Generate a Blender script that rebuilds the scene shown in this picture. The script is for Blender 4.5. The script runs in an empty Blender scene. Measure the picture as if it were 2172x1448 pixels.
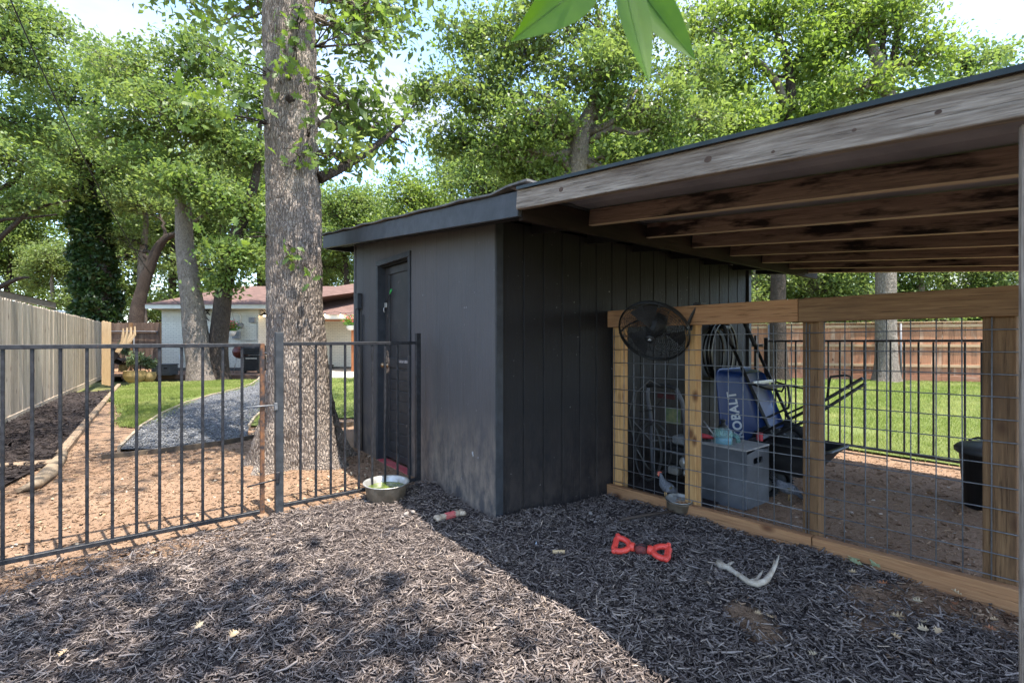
import bpy, math, random
import numpy as np
from mathutils import Vector, Matrix

R = math.radians
random.seed(11)
rng = np.random.default_rng(11)
SC = bpy.context.scene

# ------------------------------------------------------------------ camera, sky, sun, exposure
FPX, CXP, CYP, EYE = 1012.0, 1086.0, 724.0, 1.25        # focal length and centre for a 2172 px wide frame
FW = (0.6132, 0.7900)                                    # camera heading on the ground
RT = (0.7900, -0.6132)
YAW = -math.atan2(FW[0], FW[1])
cam_d = bpy.data.cameras.new('camera')
cam_d.sensor_width = 36.0
cam_d.lens = 36.0 * FPX / 2172.0
cam_d.clip_start = 0.05
cam_d.clip_end = 900.0
cam = bpy.data.objects.new('camera', cam_d)
SC.collection.objects.link(cam)
cam.location = (0, 0, EYE)
cam.rotation_euler = (R(90), 0, YAW)
SC.camera = cam
cam_d.dof.use_dof = True
cam_d.dof.focus_distance = 4.6
cam_d.dof.aperture_fstop = 5.6

SUN = Vector((0.055, -0.34, 0.92)).normalized()         # direction towards the sun
world = bpy.data.worlds.new('World')
SC.world = world
world.use_nodes = True
wn = world.node_tree
wn.nodes.clear()
sky = wn.nodes.new('ShaderNodeTexSky')
sky.sky_type = 'NISHITA'
sky.sun_disc = False
sky.sun_elevation = math.asin(SUN.z)
sky.sun_rotation = math.atan2(SUN.x, SUN.y)
sky.air_density = 1.0
sky.dust_density = 0.6
sky.ozone_density = 2.2
tcw = wn.nodes.new('ShaderNodeTexCoord')
mpw = wn.nodes.new('ShaderNodeMapping')
mpw.inputs['Scale'].default_value = (1.0, 1.0, 2.4)
mpw.inputs['Location'].default_value = (0.35, 0.1, 0.2)
nzw = wn.nodes.new('ShaderNodeTexNoise')
nzw.inputs['Scale'].default_value = 2.3
nzw.inputs['Detail'].default_value = 7
nzw.inputs['Roughness'].default_value = 0.56
rpw = wn.nodes.new('ShaderNodeValToRGB')
rpw.color_ramp.elements[0].position = 0.475
rpw.color_ramp.elements[1].position = 0.66
mxw = wn.nodes.new('ShaderNodeMix')
mxw.data_type = 'RGBA'
mxw.inputs['B'].default_value = (1.6, 1.58, 1.6, 1)
bgw = wn.nodes.new('ShaderNodeBackground')
bgw.inputs['Strength'].default_value = 0.14
ouw = wn.nodes.new('ShaderNodeOutputWorld')
L = wn.links.new
L(tcw.outputs['Generated'], mpw.inputs['Vector'])
L(mpw.outputs['Vector'], nzw.inputs['Vector'])
L(nzw.outputs['Fac'], rpw.inputs['Fac'])
L(rpw.outputs['Color'], mxw.inputs['Factor'])
L(sky.outputs['Color'], mxw.inputs['A'])
L(mxw.outputs['Result'], bgw.inputs['Color'])
L(bgw.outputs['Background'], ouw.inputs['Surface'])

sun_d = bpy.data.lights.new('sun', 'SUN')
sun_d.energy = 2.55
sun_d.angle = R(0.53)
sun_d.color = (1.0, 0.95, 0.87)
sun_o = bpy.data.objects.new('sun', sun_d)
SC.collection.objects.link(sun_o)
sun_o.location = (0, 0, 30)
sun_o.rotation_euler = (-SUN).to_track_quat('-Z', 'Y').to_euler()

SC.view_settings.view_transform = 'Standard'
SC.view_settings.look = 'None'
SC.view_settings.exposure = 2.35
SC.view_settings.gamma = 1.0
SC.render.engine = 'CYCLES'
SC.cycles.use_denoising = True
SC.cycles.max_bounces = 7
SC.cycles.diffuse_bounces = 4
SC.cycles.glossy_bounces = 3
SC.cycles.transmission_bounces = 5
SC.cycles.transparent_max_bounces = 6
SC.cycles.sample_clamp_indirect = 6.0

# ------------------------------------------------------------------ helpers: places
def cw(X, Z):
    return RT[0] * X + FW[0] * Z, RT[1] * X + FW[1] * Z
def pt(px, py, Z):
    x, y = cw((px - CXP) / FPX * Z, Z)
    return Vector((x, y, EYE + (CYP - py) / FPX * Z))
def gp(px, py, z=0.0):
    return pt(px, py, (EYE - z) * FPX / (py - CYP))
def lerp(a, b, t):
    return a + (b - a) * t

# ------------------------------------------------------------------ helpers: noise
def _h(ix, iy, iz):
    n = (ix * 374761393 + iy * 668265263 + iz * 2147483647 * 3 + 1442695) & 0xffffffff
    n = ((n ^ (n >> 13)) * 1274126177) & 0xffffffff
    return ((n ^ (n >> 16)) & 0xffff) / 65535.0
def vn(x, y, z=0.0):
    x, y, z = np.broadcast_arrays(np.asarray(x, float), np.asarray(y, float), np.asarray(z, float))
    ix, iy, iz = np.floor(x).astype(np.int64), np.floor(y).astype(np.int64), np.floor(z).astype(np.int64)
    fx, fy, fz = x - ix, y - iy, z - iz
    fx, fy, fz = fx * fx * (3 - 2 * fx), fy * fy * (3 - 2 * fy), fz * fz * (3 - 2 * fz)
    r = 0
    for a in (0, 1):
        for b in (0, 1):
            for c in (0, 1):
                w = (fx if a else 1 - fx) * (fy if b else 1 - fy) * (fz if c else 1 - fz)
                r = r + w * _h(ix + a, iy + b, iz + c)
    return r - 0.5
def fbm(x, y, z=0.0, o=4):
    r, a = 0, 1.0
    for k in range(o):
        r = r + a * vn(np.asarray(x) * 2 ** k + 17 * k, np.asarray(y) * 2 ** k + 5 * k, np.asarray(z) * 2 ** k)
        a *= 0.5
    return r

# ------------------------------------------------------------------ helpers: objects
COL = SC.collection
def wm(o):
    m = o.matrix_basis
    if o.parent:
        return wm(o.parent) @ o.matrix_parent_inverse @ m
    return m.copy()
def setp(o, p):
    if p is not None:
        o.parent = p
        o.matrix_parent_inverse = wm(p).inverted()
    return o
def tag(o, label=None, cat=None, group=None, kind=None):
    if label: o['label'] = label
    if cat: o['category'] = cat
    if group: o['group'] = group
    if kind: o['kind'] = kind
    return o
def thing(name, label, cat, loc=(0, 0, 0), rz=0.0, group=None):
    o = bpy.data.objects.new(name, None)
    o.empty_display_size = 0.1
    COL.objects.link(o)
    o.location = loc
    o.rotation_euler = (0, 0, rz)
    return tag(o, label, cat, group)
def obj(name, me, parent=None, mat=None, M=None):
    o = bpy.data.objects.new(name, me)
    COL.objects.link(o)
    if mat is not None:
        me.materials.clear()
        me.materials.append(mat)
    if M is not None:
        o.matrix_basis = M
    return setp(o, parent)
def npmesh(name, v, f, smooth=False):
    """v (n,3) array, f (m,k) int array, all faces with k corners"""
    v = np.asarray(v, np.float32); f = np.asarray(f, np.int32)
    me = bpy.data.meshes.new(name)
    me.vertices.add(len(v)); me.vertices.foreach_set('co', v.ravel())
    k = f.shape[1]
    me.loops.add(f.size); me.loops.foreach_set('vertex_index', f.ravel())
    me.polygons.add(len(f))
    me.polygons.foreach_set('loop_start', np.arange(0, f.size, k, dtype=np.int32))
    me.polygons.foreach_set('loop_total', np.full(len(f), k, np.int32))
    if smooth:
        me.polygons.foreach_set('use_smooth', np.ones(len(f), bool))
    me.update(calc_edges=True)
    return me

class MB:
    def __init__(s):
        s.v, s.f, s.sm = [], [], []
    def add(s, vs, fs, smooth=False):
        n = len(s.v)
        s.v += [tuple(q) for q in vs]
        s.f += [tuple(i + n for i in q) for q in fs]
        s.sm += [smooth] * len(fs)
        return s
    def box(s, x0, x1, y0, y1, z0, z1, c=0.0):
        if c <= 0:
            vs = [(x, y, z) for z in (z0, z1) for y in (y0, y1) for x in (x0, x1)]
            return s.add(vs, [(0, 2, 3, 1), (4, 5, 7, 6), (0, 1, 5, 4), (2, 6, 7, 3), (0, 4, 6, 2), (1, 3, 7, 5)])
        cx, cy, cz = (x0 + x1) / 2, (y0 + y1) / 2, (z0 + z1) / 2
        hx, hy, hz = abs(x1 - x0) / 2, abs(y1 - y0) / 2, abs(z1 - z0) / 2
        vs, idx = [], {}
        for sx in (-1, 1):
            for sy in (-1, 1):
                for sz in (-1, 1):
                    for a in range(3):
                        d = [hx - c, hy - c, hz - c]
                        d[a] += c
                        idx[sx, sy, sz, a] = len(vs)
                        vs.append((cx + sx * d[0], cy + sy * d[1], cz + sz * d[2]))
        fs = []
        def q(*k):
            p = [Vector(vs[i]) for i in k]
            nrm = (p[1] - p[0]).cross(p[2] - p[0])
            mid = sum(p, Vector()) / len(p) - Vector((cx, cy, cz))
            fs.append(k if nrm.dot(mid) > 0 else k[::-1])
        for a in range(3):
            b, e = (a + 1) % 3, (a + 2) % 3
            for sa in (-1, 1):
                def K(sb, se, ax):
                    t = [0, 0, 0]; t[a], t[b], t[e] = sa, sb, se
                    return idx[t[0], t[1], t[2], ax]
                q(K(-1, -1, a), K(1, -1, a), K(1, 1, a), K(-1, 1, a))
                for sb in (-1, 1):
                    q(K(sb, -1, a), K(sb, 1, a), K(sb, 1, b), K(sb, -1, b))
        for sx in (-1, 1):
            for sy in (-1, 1):
                for sz in (-1, 1):
                    q(idx[sx, sy, sz, 0], idx[sx, sy, sz, 1], idx[sx, sy, sz, 2])
        return s.add(vs, fs)
    def tube(s, pts, r, n=8, cap=True, closed=False, flat=None, smooth=True):
        """pts list of points; r number or list of numbers or (a,b) pairs; flat = reference up vector"""
        P = [Vector(p) for p in pts]
        m = len(P)
        rr = r if isinstance(r, (list, tuple)) else [r] * m
        T = []
        for i in range(m):
            if closed:
                t = P[(i + 1) % m] - P[i - 1]
            else:
                t = P[min(i + 1, m - 1)] - P[max(i - 1, 0)]
            T.append(t.normalized() if t.length > 1e-9 else Vector((0, 0, 1)))
        if flat is not None:
            u = Vector(flat)
        else:
            u = Vector((0, 0, 1)) if abs(T[0].z) < 0.9 else Vector((1, 0, 0))
        vs = []
        for i in range(m):
            u = (u - T[i] * u.dot(T[i]))
            u = u.normalized() if u.length > 1e-6 else T[i].orthogonal().normalized()
            w = T[i].cross(u)
            a, b = rr[i] if isinstance(rr[i], (list, tuple)) else (rr[i], rr[i])
            for k in range(n):
                g = 2 * math.pi * k / n
                vs.append(P[i] + w * (a * math.cos(g)) + u * (b * math.sin(g)))
        fs = []
        for i in range(m if closed else m - 1):
            j = (i + 1) % m
            for k in range(n):
                l = (k + 1) % n
                fs.append((i * n + k, i * n + l, j * n + l, j * n + k))
        s.add(vs, fs, smooth)
        if cap and not closed:
            b = len(s.v) - m * n
            s.f.append(tuple(b + k for k in range(n))[::-1]); s.sm.append(False)
            s.f.append(tuple(b + (m - 1) * n + k for k in range(n))); s.sm.append(False)
        return s
    def lathe(s, prof, n=28, M=None, smooth=True):
        M = M or Matrix()
        vs = [M @ Vector((r * math.cos(2 * math.pi * k / n), r * math.sin(2 * math.pi * k / n), z)) for r, z in prof for k in range(n)]
        fs = [(i * n + k, i * n + (k + 1) % n, (i + 1) * n + (k + 1) % n, (i + 1) * n + k) for i in range(len(prof) - 1) for k in range(n)]
        return s.add(vs, fs, smooth)
    def ball(s, c, r, n=14, m=9, M=None):
        r = r if isinstance(r, (list, tuple)) else (r, r, r)
        M = M or Matrix()
        c = Vector(c)
        vs, fs = [], []
        for i in range(m + 1):
            t = math.pi * i / m
            for k in range(n):
                g = 2 * math.pi * k / n
                vs.append(c + M @ Vector((r[0] * math.sin(t) * math.cos(g), r[1] * math.sin(t) * math.sin(g), -r[2] * math.cos(t))))
        for i in range(m):
            for k in range(n):
                l = (k + 1) % n
                fs.append((i * n + k, i * n + l, (i + 1) * n + l, (i + 1) * n + k))
        return s.add(vs, fs, True)
    def prism(s, poly, p0, ax, ay, az, d):
        """polygon (a,b) in plane axes ax, ay at p0, thickness d along az"""
        p0, ax, ay, az = Vector(p0), Vector(ax), Vector(ay), Vector(az)
        n = len(poly)
        vs = [p0 + ax * a + ay * b for a, b in poly] + [p0 + ax * a + ay * b + az * d for a, b in poly]
        fs = [tuple(range(n))[::-1], tuple(range(n, 2 * n))] + [(i, (i + 1) % n, n + (i + 1) % n, n + i) for i in range(n)]
        return s.add(vs, fs)
    def mesh(s, name):
        me = bpy.data.meshes.new(name)
        me.from_pydata(s.v, [], s.f)
        me.polygons.foreach_set('use_smooth', s.sm)
        me.update()
        return me
    def build(s, name, mat, parent=None, M=None):
        return obj(name, s.mesh(name), parent, mat, M)

_bc = {}
def board(name, p0, p1, w, t, mat, parent=None, up=(0, 0, 1), c=0.003):
    """a plank from p0 to p1 (centre line), width w along up, thickness t; grain runs along local X"""
    p0, p1 = Vector(p0), Vector(p1)
    ln = (p1 - p0).length
    key = (round(ln, 3), round(w, 4), round(t, 4), c, mat.name)
    if key not in _bc:
        m = MB(); m.box(-ln / 2, ln / 2, -t / 2, t / 2, -w / 2, w / 2, c)
        me = m.mesh(name); me.materials.append(mat); _bc[key] = me
    x = (p1 - p0).normalized()
    z = Vector(up); z = (z - x * z.dot(x)).normalized()
    y = z.cross(x)
    M = Matrix((x, y, z)).transposed().to_4x4()
    M.translation = (p0 + p1) / 2
    return obj(name, _bc[key], parent, None, M)

# ------------------------------------------------------------------ helpers: materials
class NT:
    def __init__(s, name):
        s.m = bpy.data.materials.new(name)
        s.m.use_nodes = True
        s.t = s.m.node_tree
        s.t.nodes.clear()
        s.out = s.t.nodes.new('ShaderNodeOutputMaterial')
    def n(s, typ, props=None, **inp):
        nd = s.t.nodes.new('ShaderNode' + typ)
        for k, v in (props or {}).items():
            setattr(nd, k, v)
        for k, v in inp.items():
            s.set(nd, k.replace('_', ' '), v)
        return nd
    def set(s, nd, k, v):
        sock = nd.inputs[int(k[1:])] if (k[0] == 'i' and k[1:].isdigit()) else nd.inputs[k]
        if isinstance(v, bpy.types.NodeSocket):
            s.t.links.new(v, sock)
        elif isinstance(v, (tuple, list)) and len(v) == 3 and sock.type == 'RGBA':
            sock.default_value = (*v, 1)
        else:
            sock.default_value = v
    def noise(s, vec, scale, detail=5, rough=0.55):
        return s.n('TexNoise', Vector=vec, Scale=scale, Detail=detail, Roughness=rough).outputs['Fac']
    def rng(s, v, a, b, c=0.0, d=1.0):
        return s.n('MapRange', Value=v, From_Min=a, From_Max=b, To_Min=c, To_Max=d).outputs[0]
    def mix(s, f, a, b, blend='MIX'):
        nd = s.n('Mix', {'data_type': 'RGBA', 'blend_type': blend})
        s.set(nd, 'Factor', f)
        for key, v in (('A', a), ('B', b)):
            sk = [q for q in nd.inputs if q.name == key and q.type == 'RGBA'][0]
            if isinstance(v, bpy.types.NodeSocket): s.t.links.new(v, sk)
            else: sk.default_value = (*v[:3], 1)
        return [q for q in nd.outputs if q.type == 'RGBA'][0]
    def math(s, op, a, b=0.0):
        return s.n('Math', {'operation': op}, i0=a, i1=b).outputs[0]
    def hsv(s, col, h=0.5, sat=1.0, v=1.0):
        return s.n('HueSaturation', Hue=h, Saturation=sat, Value=v, Color=col).outputs['Color']
    def bump(s, h, st, dist=0.01):
        return s.n('Bump', Strength=st, Distance=dist, Height=h).outputs['Normal']
    def coord(s, kind='Object', st=(1, 1, 1), rnd=True):
        if kind == 'World':
            v = s.n('NewGeometry').outputs['Position']
        else:
            v = s.n('TexCoord').outputs['Object']
            if rnd:
                r = s.n('ObjectInfo').outputs['Random']
                r = s.math('MULTIPLY', r, 71.0)
                c = s.n('CombineXYZ', X=r, Y=r, Z=r).outputs[0]
                v = s.n('VectorMath', {'operation': 'ADD'}, i0=v, i1=c).outputs[0]
        if st != (1, 1, 1):
            v = s.n('Mapping', Vector=v, Scale=st).outputs[0]
        return v
    def principled(s, col, rough=0.6, nrm=None, **kw):
        p = s.n('BsdfPrincipled')
        s.set(p, 'Base Color', col)
        s.set(p, 'Roughness', rough)
        if nrm is not None: s.set(p, 'Normal', nrm)
        for k, v in kw.items(): s.set(p, k.replace('_', ' '), v)
        s.t.links.new(p.outputs[0], s.out.inputs['Surface'])
        return p

def mk(name, c1, c2=None, scale=6.0, st=(1, 1, 1), rough=0.7, bump=0.0, bs=None, rnd=0.0, isl=0.0, metal=0.0,
       coord='Object', lo=0.35, hi=0.65, spots=None, spec=0.3, detail=6, dist=0.01, r2=None):
    t = NT(name)
    v = t.coord(coord, st)
    c2 = c2 or tuple(q * 0.75 for q in c1)
    col = t.mix(t.rng(t.noise(v, scale, detail), lo, hi), c1, c2)
    for sp in (spots or []):
        sc, ss, a, b = sp
        col = t.mix(t.rng(t.noise(t.coord(coord), ss, 4), a, b), col, sc)
    if rnd:
        col = t.hsv(col, v=t.rng(t.n('ObjectInfo').outputs['Random'], 0, 1, 1 - rnd, 1 + rnd))
    if isl:
        col = t.hsv(col, v=t.rng(t.n('NewGeometry').outputs['Random Per Island'], 0, 1, 1 - isl, 1 + isl))
    nrm = None
    if bump:
        nrm = t.bump(t.noise(v, bs or scale * 3, 6, 0.65), bump, dist)
    ro = rough
    if r2 is not None:
        ro = t.rng(t.noise(v, scale * 1.7, 4), 0.3, 0.7, rough, r2)
    t.principled(col, ro, nrm, Metallic=metal, Specular_IOR_Level=spec)
    return t.m

def wood(name, c1, c2, rough=0.75, rnd=0.15, blotch=None, knots=None, bump=0.35, grain=(1.2, 22, 22), edge=None):
    t = NT(name)
    v = t.coord('Object')
    g = t.n('Mapping', Vector=v, Scale=grain).outputs[0]
    wv = t.noise(g, 3.0, 7, 0.62)
    col = t.mix(t.rng(wv, 0.32, 0.68), c1, c2)
    fine = t.noise(t.n('Mapping', Vector=v, Scale=(2.0, 90, 90)).outputs[0], 4.0, 3)
    col = t.mix(t.rng(fine, 0.45, 0.7, 0, 0.45), col, tuple(q * 0.55 for q in c2))
    crk = t.noise(t.n('Mapping', Vector=v, Scale=(1.6, 48, 48)).outputs[0], 2.2, 4, 0.6)
    col = t.mix(t.rng(crk, 0.60, 0.66, 0, 0.65), col, tuple(q * 0.28 for q in c2))
    if blotch:
        bc, bs, a, b = blotch
        col = t.mix(t.rng(t.noise(t.n('Mapping', Vector=v, Scale=(0.45, 2.2, 2.2)).outputs[0], bs, 5, 0.6), a, b), col, bc)
    if knots:
        vo = t.n('TexVoronoi', Vector=t.n('Mapping', Vector=v, Scale=(0.55, 1.0, 1.0)).outputs[0], Scale=5.0).outputs['Distance']
        col = t.mix(t.rng(vo, 0.06, 0.17, 1, 0), col, knots)
    if edge:                                             # bounce light painted in as a paler lower edge of the board
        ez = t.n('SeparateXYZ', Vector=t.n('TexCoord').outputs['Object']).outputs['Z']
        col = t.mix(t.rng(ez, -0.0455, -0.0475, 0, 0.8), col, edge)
    if rnd:
        col = t.hsv(col, v=t.rng(t.n('ObjectInfo').outputs['Random'], 0, 1, 1 - rnd, 1 + rnd))
    h = t.math('SUBTRACT', t.math('ADD', wv, t.math('MULTIPLY', fine, 0.5)), t.rng(crk, 0.58, 0.66, 0, 0.8))
    t.principled(col, rough, t.bump(h, bump, 0.008), Specular_IOR_Level=0.2)
    return t.m

def leafmat(name, c1, c2, c3, trans=0.45):
    t = NT(name)
    r = t.n('NewGeometry').outputs['Random Per Island']
    big = t.noise(t.n('NewGeometry').outputs['Position'], 0.9, 3)
    col = t.mix(r, c1, c2)
    col = t.mix(t.rng(big, 0.45, 0.68), col, c3)
    d = t.n('BsdfPrincipled')
    t.set(d, 'Base Color', col); t.set(d, 'Roughness', 0.45); t.set(d, 'Specular IOR Level', 0.45)
    tr = t.n('BsdfTranslucent')
    t.set(tr, 'Color', t.hsv(col, 0.485, 1.1, 1.7))
    ms = t.n('MixShader')
    ms.inputs[0].default_value = trans
    t.t.links.new(d.outputs[0], ms.inputs[1]); t.t.links.new(tr.outputs[0], ms.inputs[2])
    t.t.links.new(ms.outputs[0], t.out.inputs['Surface'])
    return t.m

def barkmat(name, c1, c2, c3, s=1.0, bump=0.9, vs=24.0, ve=0.85):
    t = NT(name)
    v = t.coord('World')
    w = t.noise(v, 3.0 * s, 3)
    vv = t.n('VectorMath', {'operation': 'ADD'}, i0=v, i1=t.n('VectorMath', {'operation': 'SCALE'}, i0=t.n('TexNoise', Vector=v, Scale=6.0 * s, Detail=3.0).outputs['Color'], Scale=0.05).outputs[0]).outputs[0]
    g = t.n('Mapping', Vector=vv, Scale=(1, 1, 0.2)).outputs[0]
    vo = t.n('TexVoronoi', {'feature': 'DISTANCE_TO_EDGE'}, Vector=g, Scale=vs * s).outputs['Distance']
    fi = t.noise(t.n('Mapping', Vector=v, Scale=(1, 1, 0.35)).outputs[0], 60 * s, 6, 0.7)
    h = t.math('ADD', t.math('MULTIPLY', t.rng(vo, 0.0, 0.28), 0.7), t.math('MULTIPLY', fi, 0.8))
    col = t.mix(t.rng(fi, 0.35, 0.68), c2, c1)
    col = t.mix(t.rng(vo, 0.0, 0.14, ve, 0), col, c3)
    col = t.mix(t.rng(w, 0.52, 0.72, 0, 0.5), col, tuple(q * 1.35 for q in c1))
    col = t.mix(t.rng(t.noise(t.n('Mapping', Vector=v, Scale=(1, 1, 0.55)).outputs[0], 15, 5, 0.7), 0.50, 0.66, 0, 0.6), col, tuple(q * 0.55 for q in c2))
    t.principled(col, 0.9, t.bump(h, bump, 0.025), Specular_IOR_Level=0.15)
    return t.m

BLK = mk('black paint', (0.012, 0.012, 0.014), (0.03, 0.03, 0.034), 30, rough=0.38, r2=0.6, bump=0.15, coord='World', spots=[((0.10, 0.05, 0.025), 55, 0.66, 0.74)])
RUST = mk('rusty paint', (0.03, 0.028, 0.03), (0.20, 0.09, 0.04), 22, rough=0.6, bump=0.2, coord='World')
SIDE = None
def siding(name, tone, dirt, sp=0.4):
    t = NT(name)
    v = t.coord('World')
    g = t.n('Mapping', Vector=v, Scale=(14, 14, 0.9)).outputs[0]
    gr = t.noise(g, 4.0, 6, 0.65)
    col = t.mix(t.rng(gr, 0.3, 0.7), tone, tuple(q * 1.45 for q in tone))
    col = t.mix(t.rng(t.noise(v, 1.6, 4), 0.45, 0.72, 0, 0.5), col, tuple(q * 1.7 for q in tone))
    z = t.n('SeparateXYZ', Vector=v).outputs['Z']
    low = t.rng(z, 0.05, 0.75, 1, 0)
    dm = t.math('MULTIPLY', t.rng(t.noise(t.n('Mapping', Vector=v, Scale=(1, 1, 0.5)).outputs[0], 9, 7, 0.7), 0.38, 0.60), low)
    col = t.mix(dm, col, dirt)
    sc = t.noise(v, 46, 2, 0.4)
    col = t.mix(t.rng(sc, 0.77, 0.80, 0, 0.8), col, (0.28, 0.27, 0.26))
    h = t.math('ADD', gr, t.math('MULTIPLY', t.noise(t.n('Mapping', Vector=v, Scale=(60, 60, 4)).outputs[0], 3, 4), 0.5))
    t.principled(col, t.rng(gr, 0.3, 0.7, 0.5, 0.7), t.bump(h, 0.6, 0.008), Specular_IOR_Level=sp)
    return t.m
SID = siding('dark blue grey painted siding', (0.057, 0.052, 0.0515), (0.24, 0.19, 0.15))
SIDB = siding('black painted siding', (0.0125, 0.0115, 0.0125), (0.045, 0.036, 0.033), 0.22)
TRIM = mk('dark painted trim', (0.028, 0.031, 0.036), (0.045, 0.048, 0.055), 12, st=(1, 1, 1), rough=0.5, bump=0.2, coord='World')
DOORM = mk('dark door paint', (0.028, 0.028, 0.030), (0.042, 0.04, 0.04), 10, rough=0.5, bump=0.15, coord='World', spots=[((0.16, 0.13, 0.11), 18, 0.66, 0.8)])
KW1 = wood('golden construction lumber', (0.60, 0.36, 0.155), (0.44, 0.235, 0.09), rnd=0.12, blotch=((0.22, 0.12, 0.06), 2.6, 0.56, 0.8), knots=(0.16, 0.07, 0.03))
KW2 = wood('brown weathered lumber', (0.25, 0.145, 0.07), (0.15, 0.08, 0.038), rnd=0.12, blotch=((0.08, 0.045, 0.025), 2.4, 0.52, 0.75), knots=(0.08, 0.04, 0.02))
KW3 = wood('reddish lumber beam', (0.44, 0.24, 0.115), (0.33, 0.16, 0.075), rnd=0.1, blotch=((0.20, 0.10, 0.05), 2.2, 0.56, 0.75), knots=(0.14, 0.06, 0.03))
FASC = wood('grey weathered rafter', (0.36, 0.30, 0.245), (0.15, 0.115, 0.09), rnd=0.05, blotch=((0.10, 0.07, 0.052), 2.2, 0.52, 0.76), knots=(0.07, 0.045, 0.035), bump=0.7, grain=(2.2, 34, 34))
RAFT = wood('stained rafter', (0.23, 0.155, 0.125), (0.13, 0.084, 0.068), rnd=0.12, edge=(0.50, 0.39, 0.27), blotch=((0.016, 0.010, 0.009), 4.6, 0.50, 0.60), knots=(0.05, 0.025, 0.02))  # edge: pale colour painted for light bounced up from the ground
CEDG = wood('grey weathered cedar', (0.60, 0.50, 0.385), (0.36, 0.275, 0.195), rnd=0.26, blotch=((0.27, 0.21, 0.16), 1.6, 0.5, 0.8), knots=(0.17, 0.12, 0.09))
CEDN = wood('fresh cedar', (0.58, 0.42, 0.24), (0.46, 0.30, 0.16), rnd=0.12)
CEDR = wood('red cedar', (0.43, 0.21, 0.115), (0.30, 0.13, 0.07), rnd=0.22, blotch=((0.52, 0.36, 0.25), 1.5, 0.55, 0.75), knots=(0.12, 0.05, 0.03))
CEDRR = wood('sunbleached cedar rail', (0.52, 0.36, 0.22), (0.40, 0.25, 0.14), rnd=0.1)
CEDB = wood('old brown cedar', (0.17, 0.105, 0.07), (0.09, 0.055, 0.038), rnd=0.25, blotch=((0.24, 0.17, 0.12), 1.6, 0.55, 0.75))
TIMB = wood('landscape timber', (0.34, 0.25, 0.17), (0.22, 0.15, 0.10), rnd=0.1)
GALV = mk('galvanised wire', (0.12, 0.122, 0.128), (0.19, 0.19, 0.195), 40, rough=0.55, metal=0.2, spec=0.5)
STEEL = mk('stainless steel', (0.56, 0.55, 0.52), (0.40, 0.38, 0.34), 18, rough=0.28, r2=0.5, metal=0.6, bump=0.05)
DULL = mk('dirty dull steel', (0.22, 0.17, 0.12), (0.11, 0.082, 0.055), 14, rough=0.45, r2=0.7, metal=0.1, bump=0.25, spec=0.5)
RUBB = mk('black rubber', (0.015, 0.015, 0.016), (0.03, 0.03, 0.03), 20, rough=0.7)
PLBK = mk('black plastic', (0.012, 0.012, 0.013), (0.022, 0.022, 0.023), 14, rough=0.45, spec=0.4)
GREY = mk('grey enamel', (0.19, 0.195, 0.2), (0.24, 0.245, 0.25), 10, rough=0.5)
WHITE = mk('white paint', (0.74, 0.73, 0.69), (0.66, 0.65, 0.61), 5, rough=0.6)

# ------------------------------------------------------------------ ground
def mulch_z(x, y):
    """height of the mulch surface in the dog run"""
    x, y = np.asarray(x, float), np.asarray(y, float)
    d = -0.055 * np.clip((x - 1.8) / 1.4, 0, 1) * np.clip((y - 1.0) / 1.6, 0, 1)
    d = d + 0.055 * np.exp(-((x - 1.82) ** 2 / 0.05 + (y - 3.35) ** 2 / 0.16))
    d = d + 0.03 * np.exp(-((x - 2.2) ** 2 / 0.10 + (y - 2.6) ** 2 / 0.03))
    d = d + 0.04 * np.exp(-((y - 3.62) ** 2 / 0.03)) * np.clip((x - 0.55) / 0.5, 0, 1)
    return d + 0.045 * fbm(x * 1.9, y * 1.9, 0.3, 3) + 0.028 * fbm(x * 7, y * 7, 1.7, 3)
def grid_sheet(name, x0, x1, y0, y1, st, zf, mat, kind='structure', mask=None):
    xs = np.arange(x0, x1 + st * 0.5, st); ys = np.arange(y0, y1 + st * 0.5, st)
    X, Y = np.meshgrid(xs, ys)
    Z = zf(X, Y)
    v = np.stack([X, Y, Z], -1).reshape(-1, 3)
    n, m = len(xs), len(ys)
    i = (np.arange(m - 1)[:, None] * n + np.arange(n - 1)[None]).ravel()
    f = np.stack([i, i + 1, i + n + 1, i + n], -1)
    if mask is not None:
        c = v[f].mean(1)
        f = f[mask(c[:, 0], c[:, 1])]
    return tag(obj(name, npmesh(name, v, f, True), None, mat), kind=kind)

def dirtmat(name, c1, c2, c3, s=1.0):
    t = NT(name)
    v = t.coord('World')
    col = t.mix(t.rng(t.noise(v, 1.1 * s, 5), 0.35, 0.66), c1, c2)
    col = t.mix(t.rng(t.noise(v, 48 * s, 3, 0.7), 0.50, 0.66, 0, 0.75), col, c3)
    col = t.mix(t.rng(t.noise(v, 110 * s, 2, 0.7), 0.58, 0.70, 0, 0.7), col, tuple(min(1, q * 1.7) for q in c1))
    h = t.math('ADD', t.noise(v, 30 * s, 6, 0.7), t.math('MULTIPLY', t.noise(v, 120 * s, 3, 0.6), 0.5))
    t.principled(col, 0.95, t.bump(h, 0.8, 0.02), Specular_IOR_Level=0.1)
    return t.m
DIRT = dirtmat('reddish dirt', (0.31, 0.205, 0.135), (0.26, 0.162, 0.103), (0.17, 0.103, 0.064))
DIRT2 = dirtmat('brown yard dirt', (0.34, 0.20, 0.12), (0.26, 0.15, 0.085), (0.15, 0.085, 0.05))  # brown dirt colours for the ground beyond the lawns
MULG = dirtmat('dark mulch base', (0.040, 0.034, 0.034), (0.065, 0.05, 0.045), (0.018, 0.015, 0.016))
LAWNM = dirtmat('lawn soil under grass', (0.13, 0.165, 0.05), (0.17, 0.19, 0.065), (0.09, 0.11, 0.035))
FARG = dirtmat('far ground', (0.16, 0.15, 0.06), (0.12, 0.13, 0.05), (0.08, 0.07, 0.04), 0.3)

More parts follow.
